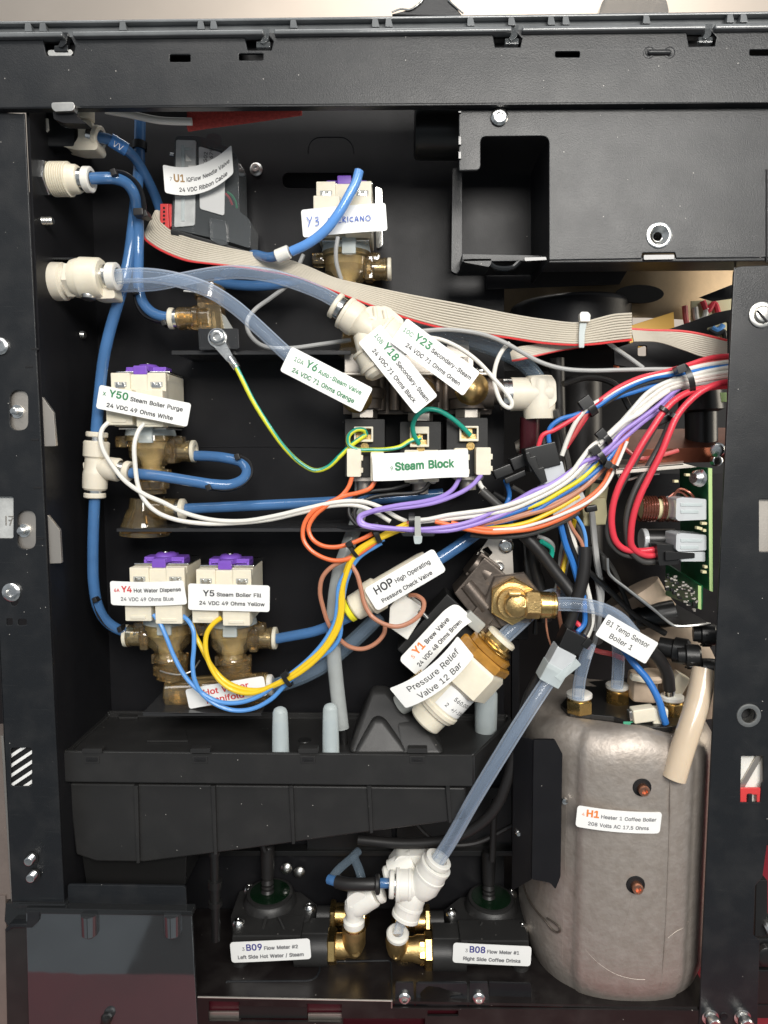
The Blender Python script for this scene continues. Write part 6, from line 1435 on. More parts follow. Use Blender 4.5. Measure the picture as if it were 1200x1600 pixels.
# ================================================================ flow meters
def meter(label, mirror, dy, lab):
    X = (lambda x: 1189 - x) if mirror else (lambda x: x)
    T = Thing('flow_meter', label, 'flow meter', (X(440), 1500 + dy, 110), 'flow meters standing on the base plate')
    zt = P(400, 1452 + dy, 92).z
    def top(pts, z=zt): return [Pz(X(x), y + dy, z) for x, y in pts]
    def sl(m, pts, z0, z1, bev=2.0):
        A = top(pts, z0); dv = Vector((0, 0, z1 - z0)); 
        if mirror: A = A[::-1]
        m.loft(A, [p + dv for p in A], bev * U, 2)
    oc = [(364, 1454), (436, 1456), (484, 1436), (496, 1414), (470, 1394), (400, 1384), (374, 1392), (360, 1432)]
    m = MB(); sl(m, oc, zt, zt - 18 * U); T.add('cover', m, 'plastic_black')
    m = MB(); sl(m, [(366, 1452), (440, 1455), (486, 1436), (494, 1416), (470, 1396), (400, 1386), (376, 1394), (364, 1432)], zt - 17 * U, zt - 56 * U, 2); T.add('housing', m, 'plastic_black')
    m = MB(); m.rect(X(362) if not mirror else X(470), 1462 + dy, X(470) if not mirror else X(362), 1502 + dy, 74, 130, 3); m.cyl((X(376), 1496 + dy, 84), (X(376), 1516 + dy, 84), 13); T.add('base_block', m, 'plastic_black')
    c = Pz(X(422), 1409 + dy, zt); up = c + Vector((0, 0, 1))
    kk = K(X(422), 1409, 150)
    m = MB(); m.lathe(c, up, [(0, 42*kk), (8*kk, 40*kk), (12*kk, 36*kk), (16*kk, 36*kk), (17*kk, 33*kk), (15*kk, 0)], 36); rm = T.add('sensor_rim', m, 'plastic_black')
    m = MB(); m.lathe(c, up, [(16*kk, 33*kk), (17.5*kk, 30*kk), (17.8*kk, 0)], 36); T.add('potting', m, 'epoxy_green')
    s0 = c + Vector((-0.002, 0, 17*kk))
    m = MB(); m.lathe(s0, s0 + Vector((0, 0.08, 1)), [(0, 11*kk), (4*kk, 9*kk), (8*kk, 10*kk), (10*kk, 8*kk), (14*kk, 10*kk), (20*kk, 8*kk), (24*kk, 10*kk), (70*kk, 11.5*kk), (74*kk, 9*kk), (76*kk, 5*kk)], 18); T.add('strain_relief', m, 'hose_black')
    for x in (412, 440):
        m = MB(); a = Pz(X(x - 2 if x < 420 else x + 5), 1453 + dy, zt + 0.3*U); b = Pz(X(x - 4 if x > 420 else x + 4), 1434 + dy, zt + 9*U)
        m.tube([a, b], 0.0012, 6, 2); T.add('stiffener', m, 'plastic_black')
    for x, y in ((373, 1444), (390, 1391), (484, 1420)):
        q = Pz(X(x), y + dy, zt); m = MB(); m.lathe(q, q + Vector((0, -0.25, 1)), [(0, 12*U), (4*U, 11.5*U), (9*U, 8*U), (11*U, 4*U), (11*U, 2.5*U), (8*U, 0)], 18); T.add('screw', m, 'zinc')
    fl = lambda pts: [(X(x), y + dy) for x, y in pts]
    m = MB(); m.lathe((X(462), 1481 + dy, 92), (X(540), 1481 + dy, 92), [(0, 25), (50, 25), (52, 24)], 28); m.rect(min(X(462), X(513)), 1458 + dy, max(X(462), X(513)), 1500 + dy, 88, 130, 2.5); T.add('outlet_pipe', m, 'plastic_black')
    m = MB(); m.lathe((X(496), 1432 + dy, 160), (X(540), 1432 + dy, 160), [(0, 15), (24, 15)], 22); T.add('inlet_pipe', m, 'plastic_black')
    m = MB(); hexnut(m, (X(513), 1478 + dy, 92), (X(560), 1478 + dy, 92), 27, 13, 0.2, 2); T.add('hex_nut', m, 'brass')
    m = MB(); hexnut(m, (X(517), 1432 + dy, 160), (X(560), 1432 + dy, 160), 24, 8, 0.2, 1.5); m.lathe((X(525), 1432 + dy, 160), (X(560), 1432 + dy, 160), [(0, 19), (16, 19), (16, 15), (24, 17), (34, 22), (46, 20), (52, 10), (53, 0)], 20); T.add('rear_elbow', m, 'brass')
    return T
B09 = meter('left flow meter carrying the Hot Water / Steam sticker', False, 0, None)
sticker(B09, 422, 1487, 60, 126, 34, 4, [(2.5, [('3', 9, 'ink_grey', 0.0), ('B09', 16.5, 'ink_navy', 0.012), ('Flow Meter #2', 9.2, 'ink_grey', 0.02)], 88, 0), (-11, [('Left Side Hot Water / Steam', 9.2, 'ink_grey', 0.02)], 104, 0)], bend=lambda u, v: (0, -(u / 63) ** 2 * 3, -(u / 63) ** 2 * 2 + 1), rad=5)
B08 = meter('right flow meter carrying the Coffee Drinks sticker', True, 8, None)
sticker(B08, 769, 1493, 60, 122, 33, -2, [(2.5, [('3', 9, 'ink_grey', 0.0), ('B08', 16.5, 'ink_navy', 0.012), ('Flow Meter #1', 9, 'ink_grey', 0.02)], 84, 0), (-11, [('Right Side Coffee Drinks', 9, 'ink_grey', 0.02)], 90, 0)], bend=lambda u, v: (0, -(u / 63) ** 2 * 2, -(u / 63) ** 2 * 1.2 + 1), rad=5)
T = Thing('brass_elbow', 'brass elbow on the left flow meter below the white elbow', 'pipe fitting', (553, 1490, 85))
m = MB(); m.lathe((525, 1478, 90), (560, 1478, 88), [(0, 18), (12, 18), (18, 16), (30, 16)], 24); m.lathe((553, 1446, 84), (553, 1510, 84), [(0, 17), (8, 18.5), (30, 18), (40, 14), (48, 10), (51, 0)], 26); m.lathe((556, 1488, 70), (556, 1492, 40), [(0, 7), (3, 6), (3, 3), (1, 0)], 12); T.add('body', m, 'brass_cast')
m = MB(); m.lathe((553, 1450, 84), (553, 1420, 84), [(0, 17.6), (4, 17.6), (6, 15)], 24); T.add('brass_lip', m, 'brass')
T = Thing('brass_elbow', 'brass elbow on the right flow meter with a white collar', 'pipe fitting', (622, 1490, 85))
m = MB(); m.lathe((662, 1483, 90), (620, 1483, 88), [(0, 20), (10, 20), (18, 17), (36, 17)], 24); m.lathe((621, 1460, 80), (619, 1520, 84), [(0, 17), (10, 18), (22, 17), (32, 14), (38, 9), (40, 0)], 26); m.lathe((619, 1494, 66), (619, 1498, 40), [(0, 6), (3, 5), (3, 2.6), (1, 0)], 12); T.add('body', m, 'brass_cast')
m = MB(); hexnut(m, (664, 1484, 88), (640, 1484, 88), 21, 9, 0.1); T.add('hex_ring', m, 'brass')
m = MB(); m.lathe((621, 1464, 80), (623, 1440, 70), [(0, 15), (3, 17.5), (8, 17.5), (11, 15), (11, 9), (4, 8)], 26); T.add('collar', m, 'white_plastic')
m = MB(); m.cyl((622, 1458, 74), (632, 1420, 66), 7.5); solo('clear_stub', 'short clear tube between the white cluster and the right brass elbow', 'tube', m, 'tube_clear', (622, 1458, 74))
# white fitting cluster
T = Thing('elbow_fitting', 'white elbow fitting standing on the left brass elbow', 'pipe fitting', (553, 1440, 82))
m = MB(); m.lathe((553, 1447, 82), (553, 1400, 82), [(0, 15), (2, 16.5), (10, 16.5), (13, 13), (20, 12), (30, 15), (40, 14)], 26); m.lathe((556, 1417, 82), (592, 1396, 80), [(-6, 14), (6, 17), (34, 16), (38, 14)], 26); m.poly(rround([(541, 1404), (556, 1394), (572, 1398), (570, 1424), (544, 1428)], 5), 68, 96, 4); T.add('body', m, 'white_plastic')
m = MB(); m.lathe((590, 1397, 80), (606, 1390, 80), [(0, 13), (2, 15), (8, 15), (10, 12), (10, 8)], 24); T.add('release_ring', m, 'white_plastic')
T = Thing('fitting_cluster', 'white cluster of joined tee fittings between the flow meters', 'pipe fitting', (640, 1390, 75))
m = MB(); m.lathe((618, 1382, 72), (668, 1384, 72), [(0, 20), (2, 23), (24, 24), (28, 20), (44, 18)], 28); m.lathe((656, 1394, 70), (684, 1346, 64), [(0, 18), (14, 24), (36, 24), (42, 21)], 28); m.lathe((650, 1380, 74), (632, 1436, 68), [(0, 18), (12, 21), (20, 22), (42, 21), (46, 18)], 28)
m.poly(rround([(622, 1338), (664, 1337), (676, 1350), (660, 1372), (620, 1376), (604, 1362)], 6), 90, 130, 6); m.lathe((612, 1362, 100), (636, 1350, 100), [(0, 18), (24, 20), (40, 16)], 24); m.poly(rround([(668, 1394), (676, 1394), (676, 1404), (664, 1404)], 2), 62, 72, 1.5)
T.add('body', m, 'white_plastic')
for A_, B_, r_ in (((618, 1382, 72), (668, 1384, 72), 24), ((682, 1350, 65), (656, 1394, 70), 24.5), ((633, 1434, 68), (650, 1380, 74), 21.5)):
    m = MB(); m.lathe(A_, B_, [(0, r_ - 2), (1.2, r_ + 0.6), (6, r_ + 0.6), (7, r_ - 0.8), (19, r_ - 0.4), (20, r_ + 0.8), (24, r_ + 0.4), (26, r_ - 3)], 30); T.add('socket_collar', m, 'white_plastic')
collar(T, (622, 1382, 72), (600, 1381, 72), 20, gap=6, lip=8, ring='white_plastic', metal='zinc')
collar(T, (680, 1352, 64), (694, 1328, 60), 22, gap=5, lip=9, ring='white_plastic', ring_r=21)
m = MB(); m.lathe((612, 1366, 96), (596, 1372, 94), [(0, 12), (3, 15), (9, 15), (12, 12), (12, 7)], 22); T.add('release_ring', m, 'white_plastic')
tubing('blue_tube', 'short blue tube with black clip entering the white cluster', [(618, 1381, 72), (600, 1380, 72), (575, 1382, 72), (545, 1381, 76), (524, 1377, 86), (514, 1374, 94)], 7.6, 'tube_blue')
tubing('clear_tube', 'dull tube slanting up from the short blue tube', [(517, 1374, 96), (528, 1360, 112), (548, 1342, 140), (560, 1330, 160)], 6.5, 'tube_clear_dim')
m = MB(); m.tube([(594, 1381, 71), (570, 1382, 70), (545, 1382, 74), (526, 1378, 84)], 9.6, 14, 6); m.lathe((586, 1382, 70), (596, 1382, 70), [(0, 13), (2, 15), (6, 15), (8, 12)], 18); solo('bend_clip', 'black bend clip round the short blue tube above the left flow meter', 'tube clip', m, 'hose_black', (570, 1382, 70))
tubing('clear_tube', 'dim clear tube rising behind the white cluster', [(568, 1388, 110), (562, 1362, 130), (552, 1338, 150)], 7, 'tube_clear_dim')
tubing('clear_tube', 'long clear tube from the white cluster up along the boiler', [(682, 1348, 62), (705, 1312, 48), (740, 1250, 26), (775, 1192, 18), (806, 1142, 20), (838, 1092, 30), (866, 1050, 46)], 11.5, 'tube_clear', 'tube_core')
# ================================================================ wire harness
GH = 'wires of the harness'
def W(label, pts, col, r=3.4, d0=None):
    wire_thing('wire', label, pts, r, 'wire_' + col, GH, 'wire', 9, 7)
def Z(pts, d):
    """give a depth (or a run of depths) to px points"""
    if isinstance(d, (list, tuple)):
        n = len(pts); out = []
        for i, (x, y) in enumerate(pts):
            t = i / (n - 1) * (len(d) - 1); a = min(int(t), len(d) - 2); f = t - a
            out.append((x, y, d[a] * (1 - f) + d[a+1] * f))
        return out
    return [(x, y, d) for x, y in pts]
# upper group: from the right post to the black and clear connector
W('uppermost red wire from the right post to the black connector', Z([(1150, 555), (1110, 559), (1072, 571), (1035, 582), (1000, 590), (965, 606), (942, 622), (920, 638), (893, 656), (866, 672), (848, 680), (841, 698)], [62, 56, 50, 46, 48]), 'red', 3.7)
W('second red wire in the top of the harness, bending down behind the white one', Z([(1150, 561), (1110, 566), (1072, 575), (1030, 585), (1000, 593), (964, 610), (940, 626), (922, 639), (908, 660), (895, 682), (886, 694)], [66, 58, 54, 50, 56]), 'rose', 3.7)
W('white wire under the red ones, bending down to the black connector', Z([(1150, 564), (1100, 571), (1062, 580), (1010, 591), (966, 609), (938, 625), (918, 638), (902, 656), (888, 684), (878, 712)], [60, 55, 50, 46, 50]), 'white', 3.7)
W('third red wire hanging close to the white one at the black connector', Z([(1060, 584), (1000, 598), (958, 618), (926, 640), (912, 658), (896, 682), (884, 700)], [62, 60, 58, 60]), 'red', 3.7)
W('blue wire under the red ones, hooking into the black connector', Z([(1150, 571), (1105, 576), (1070, 583), (1020, 590), (985, 603), (955, 620), (930, 637), (900, 648), (874, 656), (860, 668), (857, 680), (859, 696)], [60, 54, 49, 46, 50]), 'blue', 3.7)
W('dark grey wire between the blue ones in the upper harness', Z([(1045, 593), (1010, 598), (975, 612), (945, 630), (915, 640), (885, 656), (866, 672), (852, 684), (850, 700)], [62, 56, 54, 56]), 'charcoal', 3.6)
W('lower blue wire joining the upper harness at the second tie', Z([(1050, 598), (1020, 604), (990, 613), (960, 622), (935, 634), (912, 645)], [64, 60, 54]), 'blue', 3.55)
W('grey wire dipping under the blue ones in the upper harness', Z([(1040, 600), (1000, 606), (968, 618), (940, 634)], [66, 62, 58]), 'charcoal', 3.4)
# main descending group
W('white wire running outermost at the top of the descending harness', Z([(1150, 572), (1105, 580), (1068, 590), (1040, 598), (1012, 614), (988, 640), (965, 666), (950, 682)], [58, 52, 48, 52]), 'white', 3.7)
W('white wire passing the middle tie and lying on top of the harness', Z([(1150, 580), (1110, 586), (1070, 595), (1040, 604), (1014, 622), (992, 640), (968, 662), (944, 684), (925, 697), (908, 718), (893, 738), (866, 758), (830, 776), (795, 789), (760, 797), (730, 801), (700, 805), (665, 812), (640, 813)], [56, 52, 50, 44, 38, 38, 46, 56]), 'white', 3.7)
W('white wire just under the topmost one in the harness', Z([(1150, 585), (1110, 591), (1068, 600), (1030, 614), (1004, 634), (978, 660), (950, 682), (930, 702), (914, 724), (896, 744), (868, 764), (832, 782), (798, 796), (762, 803), (728, 808), (690, 812), (650, 816)], [58, 54, 53, 47, 42, 42, 48, 58]), 'white', 3.7)
W('grey wire beside the white ones in the descending harness', Z([(1150, 590), (1105, 598), (1062, 604), (1020, 624), (990, 652), (966, 676), (950, 692)], [62, 56, 56, 58]), 'grey', 3.7)
W('second grey wire in the descending harness', Z([(1150, 595), (1100, 603), (1058, 607), (1010, 632), (984, 658), (962, 682), (940, 700), (920, 725), (900, 748)], [66, 60, 60, 58, 54]), 'grey', 3.6)
W('white wire crossing the purple ones in the middle of the harness', Z([(1045, 610), (1020, 628), (1000, 645), (975, 660), (950, 682), (936, 692)], [52, 48, 44]), 'white', 3.7)
W('purple wire from the harness looping to the right end of the steam block', Z([(1062, 606), (1048, 616), (1028, 634), (1000, 655), (972, 676), (952, 698), (936, 711), (912, 722), (890, 738), (862, 756), (832, 768), (800, 786), (770, 800), (735, 815), (700, 823), (660, 827), (620, 826), (590, 823), (570, 819), (563, 811), (572, 803), (600, 796), (640, 792), (680, 785), (715, 772), (738, 758), (752, 742)], [60, 54, 50, 42, 40, 46, 40, 34, 36, 44, 60, 80]), 'purple', 3.7)
W('purple wire looping to the Steam Block sticker', Z([(1054, 612), (1030, 640), (1004, 660), (976, 684), (950, 706), (928, 718), (900, 732), (872, 752), (842, 772), (810, 792), (780, 806), (740, 820), (700, 829), (655, 829), (610, 826), (578, 824), (562, 818), (562, 807), (580, 799), (620, 790), (660, 784), (690, 776), (708, 764), (719, 745)], [64, 58, 54, 48, 46, 44, 36, 32, 40, 56, 84]), 'purple', 3.7)
W('blue wire along the upper edge of the harness sweep', Z([(985, 646), (962, 682), (945, 706), (925, 730), (895, 750), (862, 770), (830, 790), (800, 802), (768, 812), (735, 820)], [66, 60, 54, 48, 50]), 'blue', 3.7)
W('yellow wire emerging at the third tie in the harness sweep', Z([(966, 690), (948, 705), (930, 727), (908, 748), (876, 768), (844, 786), (806, 798), (770, 805), (735, 812)], [66, 58, 49, 50, 54]), 'lemon', 3.7)
W('second blue wire under the yellow one in the harness sweep', Z([(972, 690), (950, 718), (925, 742), (896, 762), (866, 780), (840, 796), (805, 810), (770, 818), (730, 824)], [62, 56, 52, 54]), 'blue', 3.7)
W('upper brown wire of the harness sweep', Z([(1012, 630), (990, 655), (970, 684), (952, 712), (934, 740), (905, 766), (870, 784), (838, 797), (800, 808), (762, 818), (725, 824)], [70, 64, 58, 52, 52]), 'brown', 3.55)
W('lower brown wire of the harness sweep', Z([(965, 696), (946, 728), (920, 756), (892, 776), (858, 794), (824, 804), (788, 814), (750, 822)], [66, 58, 50, 54]), 'brown', 3.55)
W('golden yellow wire low in the harness sweep', Z([(905, 775), (880, 790), (855, 803), (828, 815), (800, 822), (772, 825), (745, 826)], [62, 56, 50, 54]), 'yellow', 3.7)
W('upper orange wire of the harness sweep', Z([(984, 672), (974, 700), (962, 722), (950, 746), (932, 768), (905, 788), (872, 806), (838, 819), (804, 826), (768, 827), (738, 824), (705, 817)], [64, 56, 48, 44, 50]), 'orange', 3.7)
W('lower orange wire of the harness sweep', Z([(976, 680), (966, 705), (956, 728), (944, 755), (924, 780), (898, 799), (866, 815), (832, 826), (800, 830), (766, 832), (735, 828), (700, 820), (680, 815)], [62, 54, 45, 42, 50]), 'orange', 3.7)
W('pale orange wire lying over the orange ones', Z([(980, 690), (960, 735), (942, 765), (916, 786), (880, 803), (845, 816), (810, 825), (770, 828)], [54, 44, 38, 44]), 'white', 2.6)
W('black wire hanging lowest below the harness sweep', Z([(905, 800), (880, 815), (850, 828), (815, 837), (775, 839), (735, 836)], [66, 60, 62]), 'charcoal', 3.7)
# orange, black and white leads at the steam block
W('left orange lead falling from the left coil plug and looping back', Z([(550, 745), (545, 760), (532, 776), (508, 788), (488, 800), (475, 820), (474, 842), (484, 858), (502, 870), (524, 876), (548, 872), (572, 858), (594, 842), (612, 830), (640, 817), (672, 812), (700, 814)], [84, 70, 62, 56, 60, 62]), 'orange', 3.55)
W('right orange lead from the second coil plug looping back', Z([(586, 752), (578, 763), (560, 770), (535, 776), (508, 792), (490, 808), (482, 826), (488, 842), (502, 852), (522, 855), (546, 850), (566, 842), (582, 834)], [86, 74, 66, 60, 58]), 'orange', 3.55)
W('black lead from the middle coil curving under the orange one', Z([(671, 754), (664, 764), (650, 770), (610, 773), (580, 778), (562, 788), (554, 800), (556, 812), (562, 822)], [92, 88, 76, 66]), 'black', 3.4)
W('black lead forming the outer bend beside the milky hose', Z([(640, 756), (612, 764), (580, 768), (556, 776), (546, 790), (546, 803), (552, 814), (560, 822)], [96, 88, 76, 66]), 'black', 3.4)
W('left white lead from the purge valve, crossing the cream tee', Z([(169, 660), (160, 670), (157, 685), (162, 705), (176, 728), (196, 752), (225, 772), (255, 785), (285, 800), (330, 812), (380, 814), (430, 806), (480, 794), (530, 784), (568, 784), (595, 793), (620, 808), (636, 815)], [80, 62, 56, 56, 64, 70, 72, 64]), 'white', 3.55)
W('right white lead from the purge valve, crossing the amber body', Z([(226, 660), (216, 674), (210, 695), (211, 725), (216, 760), (226, 782), (245, 800), (275, 812), (320, 818), (370, 817), (420, 812), (470, 801), (520, 790), (558, 790), (585, 800), (610, 815)], [76, 60, 58, 58, 66, 72, 74, 68]), 'white', 3.55)
W('white lead beside the dark sleeve right of the steam block', Z([(748, 752), (752, 760), (758, 766)], 84), 'white', 3.7)
# bundle running down to the hot water valves
W('yellow lead to the left plug of the boiler fill valve', Z([(636, 818), (610, 830), (580, 846), (556, 862), (542, 888), (536, 918), (535, 950), (530, 978), (512, 1010), (488, 1036), (462, 1055), (436, 1068), (408, 1078), (378, 1076), (352, 1064), (330, 1040), (314, 1010), (304, 990), (299, 972)], [60, 58, 60, 56, 50, 46, 46, 50, 58, 66]), 'yellow', 3.9)
W('yellow lead to the right plug of the boiler fill valve', Z([(640, 822), (606, 836), (574, 852), (552, 872), (540, 900), (533, 930), (531, 958), (524, 982), (504, 1014), (480, 1036), (450, 1058), (424, 1072), (394, 1083), (366, 1079), (342, 1062), (326, 1034), (321, 1008), (324, 988), (334, 974), (346, 965)], [58, 56, 56, 52, 46, 44, 46, 50, 56]), 'yellow', 3.9)
W('blue lead to the left plug of the hot water valve', Z([(600, 842), (565, 862), (546, 885), (530, 915), (527, 945), (523, 972), (508, 1000), (486, 1026), (458, 1050), (432, 1068), (404, 1088), (372, 1098), (340, 1096), (312, 1080), (290, 1058), (272, 1026), (260, 996), (250, 974), (240, 960)], [62, 60, 58, 52, 46, 42, 44, 52, 60]), 'sky', 3.55)
W('blue lead to the right plug of the hot water valve', Z([(596, 848), (560, 872), (544, 900), (536, 935), (533, 965), (531, 994), (520, 1012), (496, 1030), (470, 1050), (446, 1070), (424, 1092), (396, 1107), (366, 1110), (336, 1100), (314, 1082), (304, 1062), (301, 1040), (303, 1010), (302, 985), (294, 970), (285, 962)], [64, 62, 62, 58, 50, 44, 42, 50, 60]), 'sky', 3.55)
W('brown lead looping over the check valve to its bracket', Z([(566, 856), (552, 866), (548, 878), (558, 898), (564, 920), (569, 942), (580, 962), (600, 975), (622, 979), (645, 970), (660, 955), (662, 940), (652, 931), (640, 930)], [62, 60, 52, 44, 42, 50, 74]), 'brown', 3.6)
W('brown lead hanging in a wide loop behind the milky hose', Z([(560, 862), (540, 874), (518, 886), (504, 902), (500, 925), (505, 950), (514, 976), (528, 996), (545, 1010), (566, 1014), (586, 1006), (600, 990), (602, 974)], [64, 62, 66, 76, 80, 84]), 'brown', 3.6)
# red and black power leads to the board
GP_ = 'red and black power leads of the circuit board'
def WP(label, pts, col, r=5.2): wire_thing('power_lead', label, pts, r, 'wire_' + col, GP_, 'wire', 10, 7)
WP('right red power lead arching from the post to the board connector', Z([(1150, 595), (1122, 600), (1098, 610), (1076, 628), (1058, 650), (1046, 676), (1034, 706), (1016, 742), (1000, 775), (990, 805), (986, 832), (987, 852), (996, 862), (1012, 868), (1030, 866)], [40, 34, 30, 34, 44, 50]), 'red')
WP('left red power lead passing the upper double tie', Z([(1150, 602), (1110, 605), (1078, 612), (1056, 624), (1038, 642), (1020, 668), (1002, 696), (984, 728), (968, 758), (958, 790), (956, 820), (962, 845), (976, 858), (1000, 861), (1030, 858)], [52, 42, 38, 38, 46, 50]), 'red')
WP('black power lead between the two red ones', Z([(1046, 662), (1034, 690), (1012, 730), (994, 762), (982, 795), (979, 828), (986, 860), (1002, 876), (1018, 878), (1034, 873)], [48, 46, 46, 50, 54]), 'charcoal', 4.8)
WP('black power lead shadowing the left red one', Z([(1030, 655), (1008, 694), (985, 734), (965, 772), (953, 808), (951, 838), (962, 858), (980, 868), (1006, 867), (1032, 863)], [56, 52, 52, 56, 56]), 'charcoal', 4.6)
# grey sensor cables
GS = 'thin grey sensor cables'
def WS(label, pts, col='grey', r=3.4): wire_thing('sensor_cable', label, pts, r, 'wire_' + col, GS, 'cable', 9, 7)
WS('grey cable running in front of the ribbon cable to the right post', Z([(650, 518), (690, 515), (725, 517), (760, 524), (790, 536), (815, 550), (845, 566), (880, 576), (920, 579), (970, 578), (1020, 577), (1060, 577)], [80, 60, 54, 56, 62, 66]))
WS('white cable curving in a loop in front of the steel ring', Z([(660, 526), (690, 531), (720, 545), (748, 566), (772, 592), (790, 612), (800, 630), (797, 637), (786, 632), (776, 612), (772, 590), (776, 566), (786, 546), (796, 536)], [80, 62, 54, 54, 62, 70]), 'white')
WS('grey cable slanting behind the ribbon cable tie', Z([(938, 525), (956, 540), (982, 558), (1005, 575)], [90, 84, 76]))
WS('grey cable hanging behind the hand written label to the amber connector', Z([(474, 398), (466, 416), (452, 442), (425, 464), (398, 484), (386, 502), (390, 522), (410, 540), (450, 544), (500, 538), (548, 531)], [140, 130, 120, 110, 104]))
WS('grey cable from the hand lettered valve down behind the ribbon', Z([(528, 370), (525, 390), (526, 412), (533, 436)], [84, 86, 104]))
# cable ties
tie((1072, 593, 52, 200, 24), 'black cable tie round the harness nearest the right post', r=9)
tie((922, 637, 52, 215, 13), 'black cable tie round the upper harness above the black connector', r=12)
tie((946, 684, 46, 222, 11), 'black cable tie round the white wires in mid harness', r=9)
tie((937, 712, 46, 215, 14), 'black cable tie round purple and yellow wires', r=9)
tie((957, 729, 48, 245, 9), 'black cable tie round the orange wires', r=7)
tie((1037, 640, 38, 235, 7), 'small black tie on the left red power lead', r=6, head=False)
tie((1054, 651, 36, 240, 7.5), 'small black tie on the right red power lead', r=7, head=False)
tie((589, 834, 56, 200, 14), 'black cable tie left of the white tie below the Steam Block', r=8)
tie((551, 859, 58, 215, 13), 'black cable tie where the yellow wires turn down', r=6)
tie((449, 1062, 46, 215, 11), 'black cable tie on the wires right of the hot water manifold', r=7)
tie((643, 815, 52, 180, 13), 'black tape tie beside the white cable tie', r=9, head=False)
m = MB(); m.obox(1040, 655, 26, 12, 46, 56, 25, 2); solo('double_tie_block', 'black block joining the two ties of the red power leads', 'cable tie', m, 'plastic_smooth', (1040, 655, 50))
T = Thing('cable_tie', 'white cable tie holding the harness to the shelf lip', 'cable tie', (653, 825, 40))
m = MB(); m.poly(rround([(648, 807), (657, 807), (658, 838), (648, 838)], 1.5), 24, 28, 0.8); T.add('strap', m, 'frosted_grey')
m = MB(); m.poly(rround([(646, 838), (660, 838), (659, 848), (656, 850), (648, 850), (647, 846)], 1.5), 22, 34, 1); T.add('lock_head', m, 'frosted')
m = MB(); m.poly(rround([(626, 832), (680, 834), (678, 838), (630, 838)], 1.5), 34, 60, 1); solo('tie_mount', 'thin black tie mount on the shelf lip below the harness', 'tie mount', m, 'gloss_black', (653, 838, 48))
m = MB(); m.tube(Z([(752, 766), (768, 780), (790, 800)], 80), 7, 12, 5); solo('dark_sleeve', 'dark grey sleeve on the white lead right of the steam block', 'sleeve', m, 'wire_charcoal', (768, 780, 80))

# ---------------------------------------------------------------- connectors in the harness
T = Thing('plug_connector', 'black and clear plug connector below the upper harness', 'connector', (850, 720, 60))
m = MB(); m.poly(rpts(848, 717, [(-24, -22), (26, -22), (26, 16), (-24, 16)], 14), 44, 84, 2); T.add('plug', m, 'plastic_smooth')
m = MB(); m.poly(rpts(838, 722, [(-13, -18), (-6, -18), (-6, -10), (2, -10), (2, 10), (10, 10), (10, 34), (0, 36), (-13, -4)], 14), 38, 44, 1.5); T.add('latch', m, 'plastic_smooth')
m = MB(); m.poly(rpts(866, 742, [(-20, -16), (18, -18), (18, 12), (-18, 16)], 14), 48, 82, 2); T.add('socket', m, 'clear_grey')
T = Thing('plug_connector', 'long black connector lying left of the black and clear plug', 'connector', (805, 738, 78))
m = MB(); m.poly(rpts(812, 724, [(-12, -12), (26, -12), (26, 8), (-12, 8)], 22), 66, 96, 2); m.poly(rpts(784, 738, [(-12, -8), (18, -8), (18, 8), (-12, 8)], 22), 72, 96, 2); T.add('housing', m, 'plastic_smooth')
m = MB(); m.poly(rpts(806, 745, [(-18, -4), (18, -5), (16, 4), (-18, 5)], 22), 62, 70, 1.5); T.add('latch', m, 'plastic_smooth')
T = Thing('socket_connector', 'translucent white connector lying behind the brown and yellow wires', 'connector', (885, 790, 74))
m = MB(); m.poly(rpts(880, 776, [(-30, -26), (28, -30), (34, 18), (-22, 26)], 18), 62, 92, 2.5); T.add('housing', m, 'clear_grey')
m = MB(); m.poly(rpts(884, 792, [(-24, -8), (18, -10), (20, 8), (-22, 10)], 18), 58, 63, 1.5); T.add('latch', m, 'frosted')
m = MB(); m.obox(925, 795, 18, 10, 62, 76, 10, 2); solo('black_clip', 'small black clip under the orange wires', 'clip', m, 'plastic_smooth', (925, 795, 70))
T = Thing('plug_connector', 'black and clear connector hanging above the left of the boiler', 'connector', (880, 1035, 40))
m = MB(); m.poly(rpts(899, 1004, [(-22, -14), (16, -14), (16, 16), (-20, 18)], -28), 26, 60, 2); m.obox(918, 1006, 12, 16, 24, 50, -40, 2); T.add('plug', m, 'plastic_smooth')
m = MB(); m.poly(rpts(879, 1034, [(-18, -18), (16, -18), (16, 20), (-18, 20)], -28), 28, 62, 2); T.add('socket', m, 'clear_grey')
m = MB(); m.poly(rpts(868, 1057, [(-20, -14), (16, -14), (14, 16), (-20, 16)], -28), 27, 62, 2); m.poly(rpts(890, 1048, [(-6, -20), (6, -20), (4, 22), (-8, 24)], -48), 26, 40, 1.5); T.add('socket_end', m, 'frosted')

